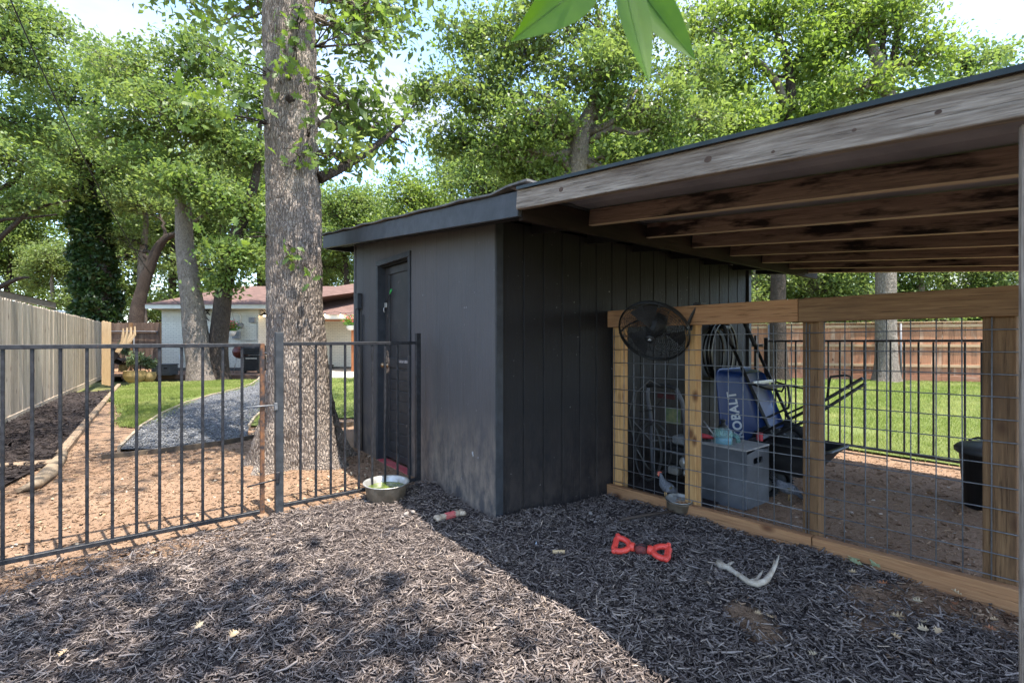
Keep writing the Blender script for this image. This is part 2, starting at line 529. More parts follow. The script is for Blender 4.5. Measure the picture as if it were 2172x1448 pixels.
xs = np.sign(np.linspace(-1, 1, 61)) * np.abs(np.linspace(-1, 1, 61)) ** 3 * 400
Xg, Yg = np.meshgrid(xs, xs)
i = (np.arange(60)[:, None] * 61 + np.arange(60)[None]).ravel()
tag(obj('ground', npmesh('ground', np.stack([Xg, Yg, np.full_like(Xg, -0.22)], -1).reshape(-1, 3), np.stack([i, i + 1, i + 62, i + 61], -1)), None, FARG), kind='structure')

def dirt_z(x, y):
    base = 0.016 * fbm(x * 1.4, y * 1.4, 4.0, 4) - 0.004
    run = (x < 3.30) & (y < 3.66)
    ken = np.clip((3.9 - x) / 0.7, 0, 1) * np.clip((y - 1.6) / 0.7, 0, 1) * (x > 3.25) * (y < 2.8) * -0.03
    root = 0.03 * np.exp(-(((x - 1.30) ** 2 + (y - 5.25) ** 2) / 0.34))
    return np.where(run, -0.17, base + ken + root)
grid_sheet('dirt_yard', -7.0, 7.4, -5.0, 13.0, 0.1, dirt_z, DIRT)

def mulch_sheet_z(x, y):
    return mulch_z(x, y) - 0.012
def mulch_cov(x, y):
    """0 bare dirt, 1 deep mulch"""
    c = 1.0 - 0.75 * np.clip(1 - np.abs(3.55 - y) / 0.28, 0, 1) * np.clip((0.75 - x) / 0.6, 0, 1)
    n = fbm(x * 2.2 + 3.1, y * 2.2, 8.0, 3)
    for (px, py, s, a) in ((1580, 1300, 0.10, 0.9), (1625, 1345, 0.08, 0.8), (1880, 1270, 0.18, 1.0), (2030, 1310, 0.20, 0.9), (1960, 1350, 0.16, 0.9), (2100, 1300, 0.16, 0.9), (1830, 1330, 0.12, 0.6), (2000, 1260, 0.14, 0.9), (60, 1200, 0.22, 0.8), (20, 1245, 0.2, 0.55), (1830, 1258, 0.1, 0.8), (480, 1335, 0.08, 0.5)):
        q = gp(px, py)
        c = c - a * np.exp(-(((x - q.x) ** 2 + (y - q.y) ** 2) / s ** 2)) * np.clip(0.75 + 1.6 * n, 0, 1.3)
    return np.clip(c, 0.04, 1)
def mulch_mat():
    t = NT('dark wood mulch')
    v = t.coord('World')
    a = t.n('Attribute', {'attribute_name': 'cover'}).outputs['Fac']
    dk = t.mix(t.rng(t.noise(v, 34, 5, 0.7), 0.35, 0.68), (0.034, 0.027, 0.026), (0.11, 0.089, 0.083))
    br = t.mix(t.rng(t.noise(v, 40, 5, 0.7), 0.35, 0.68), (0.36, 0.235, 0.15), (0.20, 0.125, 0.08))
    col = t.mix(t.rng(t.math('ADD', a, t.math('MULTIPLY', t.math('SUBTRACT', t.noise(v, 26, 5, 0.7), 0.5), 0.9)), 0.35, 0.7), br, dk)
    t.principled(col, 0.95, t.bump(t.noise(v, 60, 6, 0.75), 0.9, 0.02), Specular_IOR_Level=0.1)
    return t.m
MULM = mulch_mat()
mb_ = grid_sheet('mulch_bed', -4.0, 3.26, -3.0, 3.72, 0.045, mulch_sheet_z, MULM)
co = np.zeros(len(mb_.data.vertices) * 3, np.float32); mb_.data.vertices.foreach_get('co', co); co = co.reshape(-1, 3)
at = mb_.data.attributes.new('cover', 'FLOAT', 'POINT'); at.data.foreach_set('value', mulch_cov(co[:, 0], co[:, 1]).astype(np.float32))

def inpoly(x, y, poly):
    r = np.zeros(len(x), bool)
    n = len(poly)
    for k in range(n):
        x0, y0 = poly[k][0], poly[k][1]; x1, y1 = poly[(k + 1) % n][0], poly[(k + 1) % n][1]
        if y0 == y1: continue
        c = ((y0 > y) != (y1 > y)) & (x < (x1 - x0) * (y - y0) / (y1 - y0) + x0)
        r ^= c
    return r
def sheet(name, poly, z, mat, skirt=0.05):
    n = len(poly)
    m = MB()
    m.add([(p[0], p[1], z) for p in poly], [tuple(range(n))])
    return tag(m.build(name, mat), kind='structure')
def ccw(p):
    a = sum(p[k][0] * p[(k + 1) % len(p)][1] - p[(k + 1) % len(p)][0] * p[k][1] for k in range(len(p)))
    return p if a > 0 else p[::-1]
def gl(lst, z=0.0):
    return [tuple(gp(a, b, z)[:2]) for a, b in lst]

# left fence line, 6 ft tall
FA, FB = Vector((-1.93, 4.4, 0)), Vector((-1.08, 21.3, 0))
def fence_x(y): return FA.x + (FB.x - FA.x) * (y - FA.y) / (FB.y - FA.y)

bed_edge = gl([(133, 972), (170, 920), (205, 872), (243, 826)])
bed = ccw([(fence_x(4.6), 4.6), (-1.2, 4.75)] + gl([(95, 990)]) + bed_edge + [(fence_x(15.4) + 0.5, 15.6), (fence_x(15.6), 15.6)])
sheet('mulch_bed_by_fence', bed, 0.022, MULG)
path_l = gl([(252, 957), (300, 908), (345, 880), (395, 857), (450, 840), (500, 828), (533, 817), (548, 806), (552, 799)])
path_r = gl([(640, 799), (622, 822), (590, 850), (560, 872), (540, 890), (528, 908), (524, 930)])
path_b = gl([(460, 940), (400, 948), (330, 956)])
path = ccw(path_l + path_r + path_b)
GRAV = None
def gravmat():
    t = NT('blue grey gravel')
    v = t.coord('World')
    vo = t.n('TexVoronoi', Vector=v, Scale=34.0)
    col = t.mix(t.rng(t.n('SeparateXYZ', Vector=vo.outputs['Color']).outputs['X'], 0, 1), (0.12, 0.125, 0.135), (0.28, 0.285, 0.295))
    col = t.mix(t.rng(vo.outputs['Distance'], 0.25, 0.6, 0, 0.7), col, (0.05, 0.05, 0.055))
    t.principled(col, 0.9, t.bump(t.rng(vo.outputs['Distance'], 0, 0.6, 1, 0), 0.9, 0.03), Specular_IOR_Level=0.2)
    return t.m
GRAV = gravmat()
sheet('gravel_path', path, 0.026, GRAV)
lawn_a = ccw(gl([(258, 905), (272, 880), (262, 862), (246, 845), (256, 826), (300, 814), (380, 813), (440, 810), (500, 808), (540, 808)]) + [path_l[k] for k in (6, 5, 4, 3, 2, 1)])
def ragged(poly, amp, keep=()):
    o = []
    for k in range(len(poly)):
        a, b = Vector(poly[k]), Vector(poly[(k + 1) % len(poly)])
        m = max(1, int((b - a).length / 0.12))
        nn = Vector((-(b - a).y, (b - a).x)).normalized()
        for j in range(m):
            p = a.lerp(b, j / m); p = p + nn * (amp * 2 * float(fbm(p.x * 3.1, p.y * 3.1, 5.5, 3)) - amp * 0.9)
            o.append((p.x, p.y))
    return o
lawn_a0 = lawn_a
sheet('lawn', ragged(lawn_a, 0.12), 0.02, LAWNM)
lawn_b = ccw([path_r[0], path_r[1], path_r[2], path_r[3], path_r[4]] + gl([(545, 905), (590, 892), (650, 890), (720, 887), (800, 884), (1000, 890), (1300, 880), (1300, 802), (900, 803), (700, 803)]))
sheet('lawn', ragged(lawn_b, 0.12), 0.021, LAWNM)
lawn_c = ccw([(6.42, -6.0), (6.42, 3.4), (6.6, 8.5), (13.5, 12.5), tuple(pt(1560, 800, 16.2)[:2]), tuple(pt(2400, 800, 13.2)[:2]), tuple(pt(3000, 800, 10.5)[:2])])
sheet('lawn', lawn_c, 0.022, LAWNM)
# grassy earth beyond everything (between lawns and the houses)
far_y = ccw(gl([(-600, 800), (560, 797), (1500, 797), (1540, 788), (1540, 760), (-600, 760)]))
sheet('yard_beyond', far_y, -0.01, DIRT2)
# mulch strip under the far cedar fence
RF0, RF1 = cw(5.0, 17.55), cw(20.0, 12.2)
RF0, RF1 = Vector((*RF0, 0)), Vector((*RF1, 0))
rd = (RF1 - RF0).normalized(); rn = Vector((rd.y, -rd.x, 0))
if rn.dot(Vector((*FW, 0))) > 0: rn = -rn
sheet('mulch_strip', ccw([tuple(p[:2]) for p in (RF0, RF1, RF1 + rn * 0.55, RF0 + rn * 0.55)]), 0.03, MULG)
# dark mulch inside the kennel by the shed wall
sheet('kennel_mulch', [(3.32, 1.9), (3.9, 2.0), (4.6, 2.15), (5.0, 2.76), (3.32, 2.76)], 0.004, MULG)

# scattered real pieces -----------------------------------------------------
def chips(name, P, Ln, Wd, Th, pitch, mat, label, cat, parent=None, up=0.5):
    n = len(P)
    yaw = rng.uniform(0, 2 * np.pi, n); pi_ = rng.normal(0, pitch, n); ro = rng.normal(0, 0.6, n)
    d = np.stack([np.cos(yaw) * np.cos(pi_), np.sin(yaw) * np.cos(pi_), np.sin(pi_)], -1)
    s0 = np.stack([-np.sin(yaw), np.cos(yaw), np.zeros(n)], -1)
    u0 = np.cross(d, s0)
    s = s0 * np.cos(ro)[:, None] + u0 * np.sin(ro)[:, None]
    u = np.cross(d, s)
    V = []
    bend = rng.normal(0, 0.14, n)
    tri = ((-1, -0.6), (1, -0.6), (0.1, 1))
    for a, taper in ((-0.5, rng.uniform(0.15, 0.9, n)), (0.0, np.ones(n)), (0.5, rng.uniform(0.1, 0.8, n))):
        for b, c in tri:
            V.append(P + d * (a * Ln)[:, None] + s * (b * 0.5 * Wd * taper + (bend * Ln * 0.5 if a else 0))[:, None] + u * (c * 0.5 * Th)[:, None])
    V = np.stack(V, 1).reshape(-1, 3)
    F0 = [(A + k, A + (k + 1) % 3, A + 3 + (k + 1) % 3, A + 3 + k) for A in (0, 3) for k in range(3)]
    f = (np.arange(n)[:, None, None] * 9 + np.array(F0)[None]).reshape(-1, 4)
    o = obj(name, npmesh(name, V, f), parent, mat)
    return tag(o, label, cat, kind='stuff')

def chipmat(name, a, b, c, d):
    t = NT(name)
    r = t.n('NewGeometry').outputs['Random Per Island']
    cr = t.n('ValToRGB', Fac=r)
    e = cr.color_ramp.elements
    e[0].position, e[0].color = 0.0, (*a, 1)
    e[1].position, e[1].color = 1.0, (*d, 1)
    for p, q in ((0.5, b), (0.93, c)):
        k = e.new(p); k.color = (*q, 1)
    v = t.coord('World')
    col = t.mix(t.rng(t.noise(v, 300, 2), 0.35, 0.7, 0, 0.35), cr.outputs['Color'], (0.02, 0.016, 0.015))
    t.principled(col, 0.85, None, Specular_IOR_Level=0.12)
    return t.m
CHIP = chipmat('mulch chips', (0.070, 0.055, 0.048), (0.200, 0.160, 0.140), (0.36, 0.298, 0.260), (0.50, 0.39, 0.30))
SHAV = chipmat('dry wood litter', (0.17, 0.10, 0.058), (0.27, 0.172, 0.108), (0.35, 0.245, 0.16), (0.46, 0.355, 0.26))

N = 250000
x = rng.uniform(-3.4, 3.24, N); y = rng.uniform(-0.4, 3.70, N)
Zc = FW[0] * x + FW[1] * y; Xc = RT[0] * x + RT[1] * y
k = (Zc > 1.25) & (np.abs(Xc) < Zc * 1.14 + 0.12) & ~((x > 1.96) & (y > 2.74))
dens = np.clip(1.35 - 0.22 * Zc, 0.45, 1.0)
k &= (rng.random(N) < mulch_cov(x, y) * dens + 0.02)
x, y = x[k], y[k]
n = len(x)
print('chips', n)
Lc = np.exp(rng.normal(np.log(0.022), 0.58, n)).clip(0.006, 0.085)
P = np.stack([x, y, mulch_z(x, y) + rng.uniform(-0.006, 0.012, n)], -1)
chips('mulch_chips', P, Lc, Lc ** 0.75 * rng.uniform(0.028, 0.105, n), rng.uniform(0.0015, 0.007, n), 0.30, CHIP, 'loose shredded dark wood mulch covering the dog run floor', 'mulch')
# brown bits where the mulch is thin
N = 60000
x = rng.uniform(-3.0, 3.2, N); y = rng.uniform(0.0, 3.66, N)
Zc = FW[0] * x + FW[1] * y; Xc = RT[0] * x + RT[1] * y
k = (Zc > 1.3) & (np.abs(Xc) < Zc * 1.14 + 0.12) & ~((x > 1.96) & (y > 2.74)) & (rng.random(N) < (1 - mulch_cov(x, y)) * 0.8)
x, y = x[k], y[k]; n = len(x)
Lc = np.exp(rng.normal(np.log(0.020), 0.5, n)).clip(0.006, 0.06)
P = np.stack([x, y, mulch_z(x, y) - 0.003], -1)
BITS = chipmat('brown wood bits', (0.09, 0.05, 0.03), (0.22, 0.135, 0.085), (0.38, 0.255, 0.165), (0.55, 0.43, 0.30))
chips('wood_bits', P, Lc, Lc * rng.uniform(0.2, 0.5, n), rng.uniform(0.002, 0.005, n), 0.2, BITS, 'brown wood bits showing where the mulch is thin', 'litter')
# tan litter on the dirt yard beyond the gate and inside the kennel
N = 34000
x = rng.uniform(-4, 3.0, N); y = rng.uniform(3.55, 8.0, N)
Zc = FW[0] * x + FW[1] * y; Xc = RT[0] * x + RT[1] * y
k = (np.abs(Xc) < Zc * 1.14 + 0.1) & (rng.random(N) < np.clip(1.5 - Zc * 0.14, 0.1, 1)) & ~((x > 1.95) & (y > 2.7)) & ((x - 1.26) ** 2 + (y - 5.27) ** 2 > 0.14)
k &= ~inpoly(x, y, path) & ~inpoly(x, y, bed) & ~inpoly(x, y, lawn_a)
x, y = x[k], y[k]; n = len(x)
Lc = np.exp(rng.normal(np.log(0.017), 0.55, n)).clip(0.006, 0.07)
P = np.stack([x, y, dirt_z(x, y) + 0.006], -1)
chips('wood_litter', P, Lc, Lc * rng.uniform(0.2, 0.6, n), rng.uniform(0.002, 0.004, n), 0.12, SHAV, 'tan wood litter strewn on dirt yard behind the gate', 'litter')
N = 9000
x = rng.uniform(3.36, 6.3, N); y = rng.uniform(-0.6, 2.7, N)
Zc = FW[0] * x + FW[1] * y; Xc = RT[0] * x + RT[1] * y
k = (np.abs(Xc) < Zc * 1.14 + 0.1)
x, y = x[k], y[k]; n = len(x)
Lc = np.exp(rng.normal(np.log(0.014), 0.55, n)).clip(0.005, 0.05)
P = np.stack([x, y, dirt_z(x, y) + 0.005], -1)
SHAV2 = chipmat('brown litter', (0.15, 0.08, 0.045), (0.28, 0.165, 0.095), (0.40, 0.26, 0.16), (0.60, 0.52, 0.44))
chips('wood_litter', P, Lc, Lc * rng.uniform(0.2, 0.6, n), rng.uniform(0.002, 0.004, n), 0.12, SHAV2, 'brown wood litter strewn over the dirt inside the kennel', 'litter')
# bed mulch by the left fence
N = 26000
x = rng.uniform(-2.2, 1.6, N); y = rng.uniform(4.6, 15.5, N)
k = inpoly(x, y, bed) & (rng.random(N) < np.clip(1.4 - 0.08 * y, 0.3, 1))
x, y = x[k], y[k]; n = len(x)
Lc = np.exp(rng.normal(np.log(0.04), 0.4, n)).clip(0.015, 0.12)
P = np.stack([x, y, np.full(n, 0.03) + rng.uniform(0, 0.03, n)], -1)
CHIPD = chipmat('fresh black mulch chips', (0.016, 0.012, 0.011), (0.036, 0.028, 0.026), (0.07, 0.056, 0.05), (0.12, 0.09, 0.07))
chips('mulch_chips', P, Lc, Lc * rng.uniform(0.15, 0.35, n), rng.uniform(0.005, 0.012, n), 0.3, CHIPD, 'dark mulch in the planting bed along the grey fence', 'mulch')
# gravel stones
N = 60000
x = rng.uniform(-1, 6, N); y = rng.uniform(5, 16, N)
k = inpoly(x, y, path) & (rng.random(N) < np.clip(1.6 - 0.09 * y, 0.3, 1))
x, y = x[k], y[k]; n = len(x)
Lc = rng.uniform(0.012, 0.026, n)
P = np.stack([x, y, np.full(n, 0.032) + rng.uniform(0, 0.01, n)], -1)
STON = chipmat('gravel stones', (0.14, 0.138, 0.134), (0.25, 0.245, 0.238), (0.38, 0.372, 0.36), (0.42, 0.42, 0.42))
chips('gravel', P, Lc, Lc * 0.8, Lc * 0.5, 0.4, STON, 'blue grey gravel filling the curving path', 'gravel')

def grassmat(name, a, b, c):
    t = NT(name)
    r = t.n('NewGeometry').outputs['Random Per Island']
    col = t.mix(r, a, b)
    col = t.mix(t.rng(t.noise(t.n('NewGeometry').outputs['Position'], 0.8, 4), 0.48, 0.7), col, c)
    d = t.n('BsdfDiffuse'); t.set(d, 'Color', col)
    tr = t.n('BsdfTranslucent'); t.set(tr, 'Color', t.hsv(col, 0.49, 1.1, 1.4))
    ms = t.n('MixShader'); ms.inputs[0].default_value = 0.35
    t.t.links.new(d.outputs[0], ms.inputs[1]); t.t.links.new(tr.outputs[0], ms.inputs[2])
    t.t.links.new(ms.outputs[0], t.out.inputs['Surface'])
    return t.m
GRS = grassmat('grass blades', (0.15, 0.20, 0.05), (0.27, 0.32, 0.095), (0.37, 0.38, 0.15))
def grass(poly, n, h, label, zb, edge=0.10):
    p = np.array(poly)
    x = rng.uniform(p[:, 0].min(), p[:, 0].max(), n * 4); y = rng.uniform(p[:, 1].min(), p[:, 1].max(), n * 4)
    Zc = FW[0] * x + FW[1] * y; Xc = RT[0] * x + RT[1] * y
    k = inpoly(x, y, poly) & (np.abs(Xc) < Zc * 1.2 + 0.3) & (Zc > 1)
    k &= rng.random(n * 4) < np.clip((9.0 / np.maximum(Zc, 1)) ** 1.2, 0.12, 1)
    k &= fbm(x * 0.9, y * 0.9, 2.2, 3) > -0.33
    x, y = x[k][:n], y[k][:n]
    m = len(x)
    x = x + rng.normal(0, edge, m) * (rng.random(m) < 0.5); y = y + rng.normal(0, edge, m) * (rng.random(m) < 0.5)
    Zc = FW[0] * x + FW[1] * y
    a = rng.uniform(0, 2 * np.pi, m); hh = h * rng.uniform(0.5, 1.25, m); w = 0.004 * np.clip(Zc / 6, 1, 3.0)
    lean = rng.normal(0, 0.5, (m, 2)) * hh[:, None]
    b = np.stack([x, y, np.full(m, zb)], -1)
    s = np.stack([np.cos(a) * w, np.sin(a) * w, np.zeros(m)], -1)
    top = b + np.stack([lean[:, 0], lean[:, 1], hh], -1)
    V = np.stack([b - s, b + s, top], 1).reshape(-1, 3)
    f = np.arange(m * 3).reshape(-1, 3)
    tag(obj('grass', npmesh('grass', V, f), None, GRS), label, 'grass', kind='stuff')
grass(lawn_a, 70000, 0.055, 'green mown grass beside the gravel path', 0.015)
grass(lawn_b, 45000, 0.055, 'green grass behind the big oak trunk by the shed', 0.015)
grass(lawn_c, 130000, 0.06, 'bright green lawn beyond the black metal rear fence', 0.015)
# sparse weeds at the lawn edges
# edging strips, timbers and rock
def strip(name, label, pts, w, h, mat, z0=-0.03):
    m = MB()
    P = [Vector((p[0], p[1], z0 + h / 2)) for p in pts]
    m.tube(P, [(w / 2 * 1.41, h / 2 * 1.41)] * len(P), 4, flat=(0, 0, 1), smooth=False)
    # rotate section: four-sided tube drawn as a strip
    return tag(m.build(name, mat), label, 'edging')
EDGE = mk('pale edging', (0.42, 0.34, 0.24), (0.30, 0.23, 0.16), 9, rough=0.8, bump=0.3, coord='World')
EDGD = mk('dark edging', (0.06, 0.05, 0.042), (0.12, 0.09, 0.06), 9, rough=0.8, coord='World')
def wall_strip(name, label, pts, w, z0, z1, mat):
    m = MB()
    P = [Vector((p[0], p[1], 0)) for p in pts]
    V = []
    for i, p in enumerate(P):
        t = (P[min(i + 1, len(P) - 1)] - P[max(0, i - 1)]).normalized()
        s = Vector((-t.y, t.x, 0)) * w / 2
        V += [p - s + Vector((0, 0, z0)), p + s + Vector((0, 0, z0)), p + s + Vector((0, 0, z1)), p - s + Vector((0, 0, z1))]
    F = []
    for i in range(len(P) - 1):
        for k in range(4):
            l = (k + 1) % 4
            F.append((i * 4 + k, i * 4 + l, i * 4 + 4 + l, i * 4 + 4 + k))
    F += [(3, 2, 1, 0), tuple(len(V) - 4 + k for k in range(4))]
    m.add(V, F)
    return tag(m.build(name, mat), label, 'edging')
wall_strip('path_edging', 'thin pale edging curving between lawn and gravel path', path_l, 0.03, -0.05, 0.055, EDGE)
wall_strip('path_edging', 'short pale edging on the gravel path side by the oak', path_r[:6], 0.03, -0.05, 0.055, EDGE)
wall_strip('dark_edging', 'dark edging strip along the lower end of the gravel path', gl([(215, 974), (330, 961), (460, 944), (560, 926)]), 0.035, -0.06, 0.05, EDGD)
wall_strip('dark_edging', 'dark edging board between oak roots and shed wall', gl([(690, 908), (750, 902), (790, 898)]), 0.035, -0.06, 0.06, EDGD)
bt = thing('landscape_timber', 'long weathered landscape timbers edging the planting bed beside the lawn', 'timber', gp(170, 920))
P4 = [gp(a, b) for a, b in ((128, 968), (176, 908), (218, 858), (252, 818))]
for k in range(3):
    a, b = P4[k], P4[k + 1]
    g = (b - a).normalized() * 0.01
    board('timber', a + g + Vector((0, 0, 0.02)), b - g + Vector((0, 0, 0.02)), 0.085, 0.09, TIMB, bt, c=0.015)
board('timber', gp(-60, 1000) + Vector((0, 0, 0.01)), gp(118, 985) + Vector((0, 0, 0.01)), 0.09, 0.09, TIMB, bt, c=0.02)
m = MB()
rk = [gp(40, 1046), gp(70, 1035), gp(100, 1010), gp(122, 982), gp(134, 968)]
m.tube([q + Vector((0, 0, 0.02)) for q in rk], [(0.025, 0.02), (0.06, 0.04), (0.075, 0.05), (0.06, 0.045), (0.04, 0.03)], 9)
me = m.mesh('boulder')
v = np.array([q.co[:] for q in me.vertices]); nn = fbm(v[:, 0] * 9, v[:, 1] * 9, v[:, 2] * 9, 3) * 0.035
for q, d in zip(me.vertices, nn): q.co.z += d
ROCK = mk('tan stone', (0.31, 0.235, 0.16), (0.20, 0.15, 0.10), 14, rough=0.9, bump=0.9, coord='World')
tag(obj('boulder', me, None, ROCK), 'long tan stone lying at the end of the bed timbers', 'stone')

# ------------------------------------------------------------------ shed
X0, X1, Y0, Y1 = 1.99, 5.755, 2.77, 5.60               # walls (outer faces): front x = X0, carport side y = Y0
def roof_z(y): return 1.88 + 0.105 * y                  # top of rafters
shed = thing('shed', 'black painted wooden shed with a low sloping roof behind the dog run', 'shed', (X0, Y0, 0))
BACKM = mk('dark gap', (0.008, 0.008, 0.009), None, 5, rough=0.9)
m = MB()
zt = lambda y: roof_z(y) - 0.05
def wallpanel(x0, x1, y0, y1, z0, ya, yb):
    vs = [(x, y, z0) for y in (y0, y1) for x in (x0, x1)] + [(x, y, zt(y)) for y in (y0, y1) for x in (x0, x1)]
    m.add(vs, [(0, 2, 3, 1), (4, 5, 7, 6), (0, 1, 5, 4), (2, 6, 7, 3), (0, 4, 6, 2), (1, 3, 7, 5)])
wallpanel(X0 + 0.03, X0 + 0.10, Y0 + 0.03, 4.12, -0.15, 0, 0)
wallpanel(X0 + 0.03, X0 + 0.10, 4.90, Y1 - 0.01, -0.15, 0, 0)
m.box(X0 + 0.03, X0 + 0.10, 4.12, 4.90, 2.03, zt(4.12))
wallpanel(X0 + 0.10, X1 - 0.01, Y0 + 0.03, Y0 + 0.10, -0.15, 0, 0)
wallpanel(X1 - 0.08, X1, Y0 + 0.10, Y1 - 0.08, -0.15, 0, 0)
wallpanel(X0 + 0.10, X1, Y1 - 0.08, Y1, -0.15, 0, 0)
m.build('wall', BACKM, shed)
def plank_front(y0, y1, z0, mat):
    g = 0.0003
    q = MB()
    a, b = y0 + g, y1 - g
    c = 0.0016
    V = []
    for (x, ya, yb) in ((X0 + 0.03, a, b), (X0 + c, a, b), (X0, a + c, b - c)):
        V += [(x, ya, z0), (x, yb, z0), (x, yb, zt(yb)), (x, ya, zt(ya))]
    F = [(8, 11, 10, 9)]
    for l in (0, 4):
        for k in range(4):
            j = (k + 1) % 4
            F.append((l + k, l + 4 + k, l + 4 + j, l + j))
    q.add(V, F)
    q.build('siding_plank', mat, shed)
def plank_side(x0, x1, mat):
    g = 0.0025
    q = MB(); a, b = x0 + g, x1 - g; c = 0.006; z0 = -0.15; z1 = zt(Y0)
    V = []
    for (y, xa, xb) in ((Y0 + 0.03, a, b), (Y0 + c, a, b), (Y0, a + c, b - c)):
        V += [(xa, y, z0), (xb, y, z0), (xb, y, z1), (xa, y, z1)]
    F = [(8, 9, 10, 11)]
    for l in (0, 4):
        for k in range(4):
            j = (k + 1) % 4
            F.append((l + k, l + j, l + 4 + j, l + 4 + k))
    q.add(V, F)
    q.build('siding_plank', mat, shed)
ys = [Y0 + 0.045 + 0.2 * k for k in range(7)]
ys = [q for q in ys if q < 4.02] + [4.10]
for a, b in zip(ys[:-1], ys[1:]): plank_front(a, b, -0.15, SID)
ys = [4.10, 4.30, 4.50, 4.70, 4.92]
for a, b in zip(ys[:-1], ys[1:]): plank_front(a, b, 2.06, SID)
ys = [4.92, 5.12, 5.32, 5.55]
for a, b in zip(ys[:-1], ys[1:]): plank_front(a, b, -0.15, SID)
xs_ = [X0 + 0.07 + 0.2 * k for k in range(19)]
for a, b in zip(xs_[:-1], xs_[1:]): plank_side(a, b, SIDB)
m = MB(); m.box(X0 - 0.004, X0 + 0.04, Y0 - 0.012, Y0 + 0.045, -0.15, zt(Y0) - 0.003, 0.003); m.build('corner_trim', SID, shed)
m = MB(); m.box(X0 + 0.003, X0 + 0.068, Y0 - 0.018, Y0 + 0.03, -0.15, zt(Y0) - 0.004, 0.003); m.build('corner_trim', TRIM, shed)
m = MB(); m.box(X0 - 0.008, X0 + 0.04, Y1 - 0.05, Y1 + 0.012, -0.1, zt(Y1) - 0.003, 0.003); m.build('corner_trim', SID, shed)
m = MB(); m.box(X1 - 0.05, X1 + 0.012, Y0 - 0.016, Y0 + 0.03, -0.1, zt(Y0) - 0.003, 0.003); m.build('corner_trim', TRIM, shed)
# door frame and door
DY0, DY1 = 4.15, 4.87
fr = MB()
fr.box(X0 - 0.016, X0 + 0.12, DY1, DY1 + 0.045, -0.05, 2.045, 0.003)
fr.build('door_frame', TRIM, shed)
fr = MB(); fr.box(X0 - 0.016, X0 + 0.12, DY0 - 0.045, DY0, -0.05, 2.045, 0.003); fr.build('door_frame', TRIM, shed)
fr = MB(); fr.box(X0 - 0.018, X0 + 0.12, DY0 - 0.05, DY1 + 0.05, 2.047, 2.10, 0.003); fr.build('door_frame', TRIM, shed)
door = MB()
xd = X0 + 0.085
door.box(xd, xd + 0.04, DY0 + 0.004, DY1 - 0.004, 0.03, 2.035)
dr = door.build('door', DOORM, shed)
for (z0, z1) in ((1.95, 2.035), (0.98, 1.08), (0.03, 0.10)):
    q = MB(); q.box(xd - 0.014, xd + 0.001, DY0 + 0.006, DY1 - 0.006, z0, z1, 0.004); q.build('door_rail', DOORM, dr)
for (y0, y1) in ((DY0 + 0.006, DY0 + 0.10), (DY1 - 0.10, DY1 - 0.006)):
    q = MB(); q.box(xd - 0.0135, xd + 0.001, y0, y1, 0.10, 1.95, 0.004); q.build('door_stile', DOORM, dr)
for k in range(8):
    q = MB(); z = 0.105 + k * 0.108; q.box(xd - 0.007, xd + 0.001, DY0 + 0.104, DY1 - 0.104, z, z + 0.102, 0.004); q.build('door_slat', DOORM, dr)
CHALK = mk('bare chalky scrape', (0.36, 0.33, 0.31), (0.12, 0.11, 0.11), 40, rough=0.9)
q = MB(); q.box(xd - 0.0155, xd - 0.0138, DY0 + 0.02, DY0 + 0.42, 1.035, 1.062); q.build('scraped_strip', CHALK, dr)
BRASS = mk('worn brass', (0.42, 0.28, 0.16), (0.25, 0.17, 0.11), 30, rough=0.35, metal=0.9)
yk = DY1 - 0.055
Mk = Matrix.Translation((xd - 0.014, yk, 1.0)) @ Matrix.Rotation(-math.pi / 2, 4, 'Y')
q = MB(); q.lathe([(0.0, 0.0), (0.03, 0.0), (0.03, 0.006), (0.012, 0.01), (0.012, 0.035), (0.026, 0.042), (0.029, 0.055), (0.02, 0.068), (0.0, 0.07)], 18, Mk); q.build('door_knob', BRASS, dr)
q = MB(); q.add([(xd - 0.0152, yk + 0.045 + 0.0 * k, 0) for k in ()], [])
ang = [(-0.05, -0.11), (0.03, -0.12), (0.045, -0.04), (0.04, 0.06), (0.015, 0.13), (-0.02, 0.12), (-0.035, 0.07), (-0.06, 0.02)]
q.prism(ang, (xd - 0.0136, yk, 1.03), (0, 1, 0), (0, 0, 1), (-1, 0, 0), 0.0012)
q.build('bare_wood_patch', mk('splintered bare wood', (0.34, 0.24, 0.17), (0.05, 0.045, 0.04), 34, rough=0.9, lo=0.42, hi=0.58), dr)
q = MB(); q.box(xd - 0.03, xd - 0.013, DY1 - 0.06, DY1 - 0.01, 1.61, 1.66, 0.003); q.tube([(xd - 0.028, DY1 - 0.035, 1.62), (xd - 0.045, DY1 - 0.035, 1.60), (xd - 0.045, DY1 - 0.035, 1.57), (xd - 0.03, DY1 - 0.035, 1.56)], 0.005, 6)
q.build('hasp', STEEL, dr)
q = MB(); q.tube([(xd - 0.03, DY1 - 0.07, 1.66), (xd - 0.03, DY1 - 0.13, 1.72), (xd - 0.028, DY1 - 0.16, 1.75)], 0.004, 6); q.build('pull_cord', PLBK, dr)
q = MB(); q.tube([(xd - 0.03, DY1 - 0.16, 1.745), (xd - 0.03, DY1 - 0.185, 1.775), (xd - 0.03, DY1 - 0.20, 1.79)], [0.006, 0.012, 0.008], 6); q.build('cord_tag', mk('bright green tape', (0.08, 0.55, 0.12), (0.05, 0.42, 0.1), 20, rough=0.4), dr)
q = MB(); q.box(X0 - 0.02, X0 + 0.085, DY0, DY1, -0.06, 0.004, 0.004)
q.build('threshold', mk('faded red paint', (0.42, 0.05, 0.07), (0.34, 0.12, 0.11), 12, rough=0.6), shed)['label'] = 'faded red painted door sill'
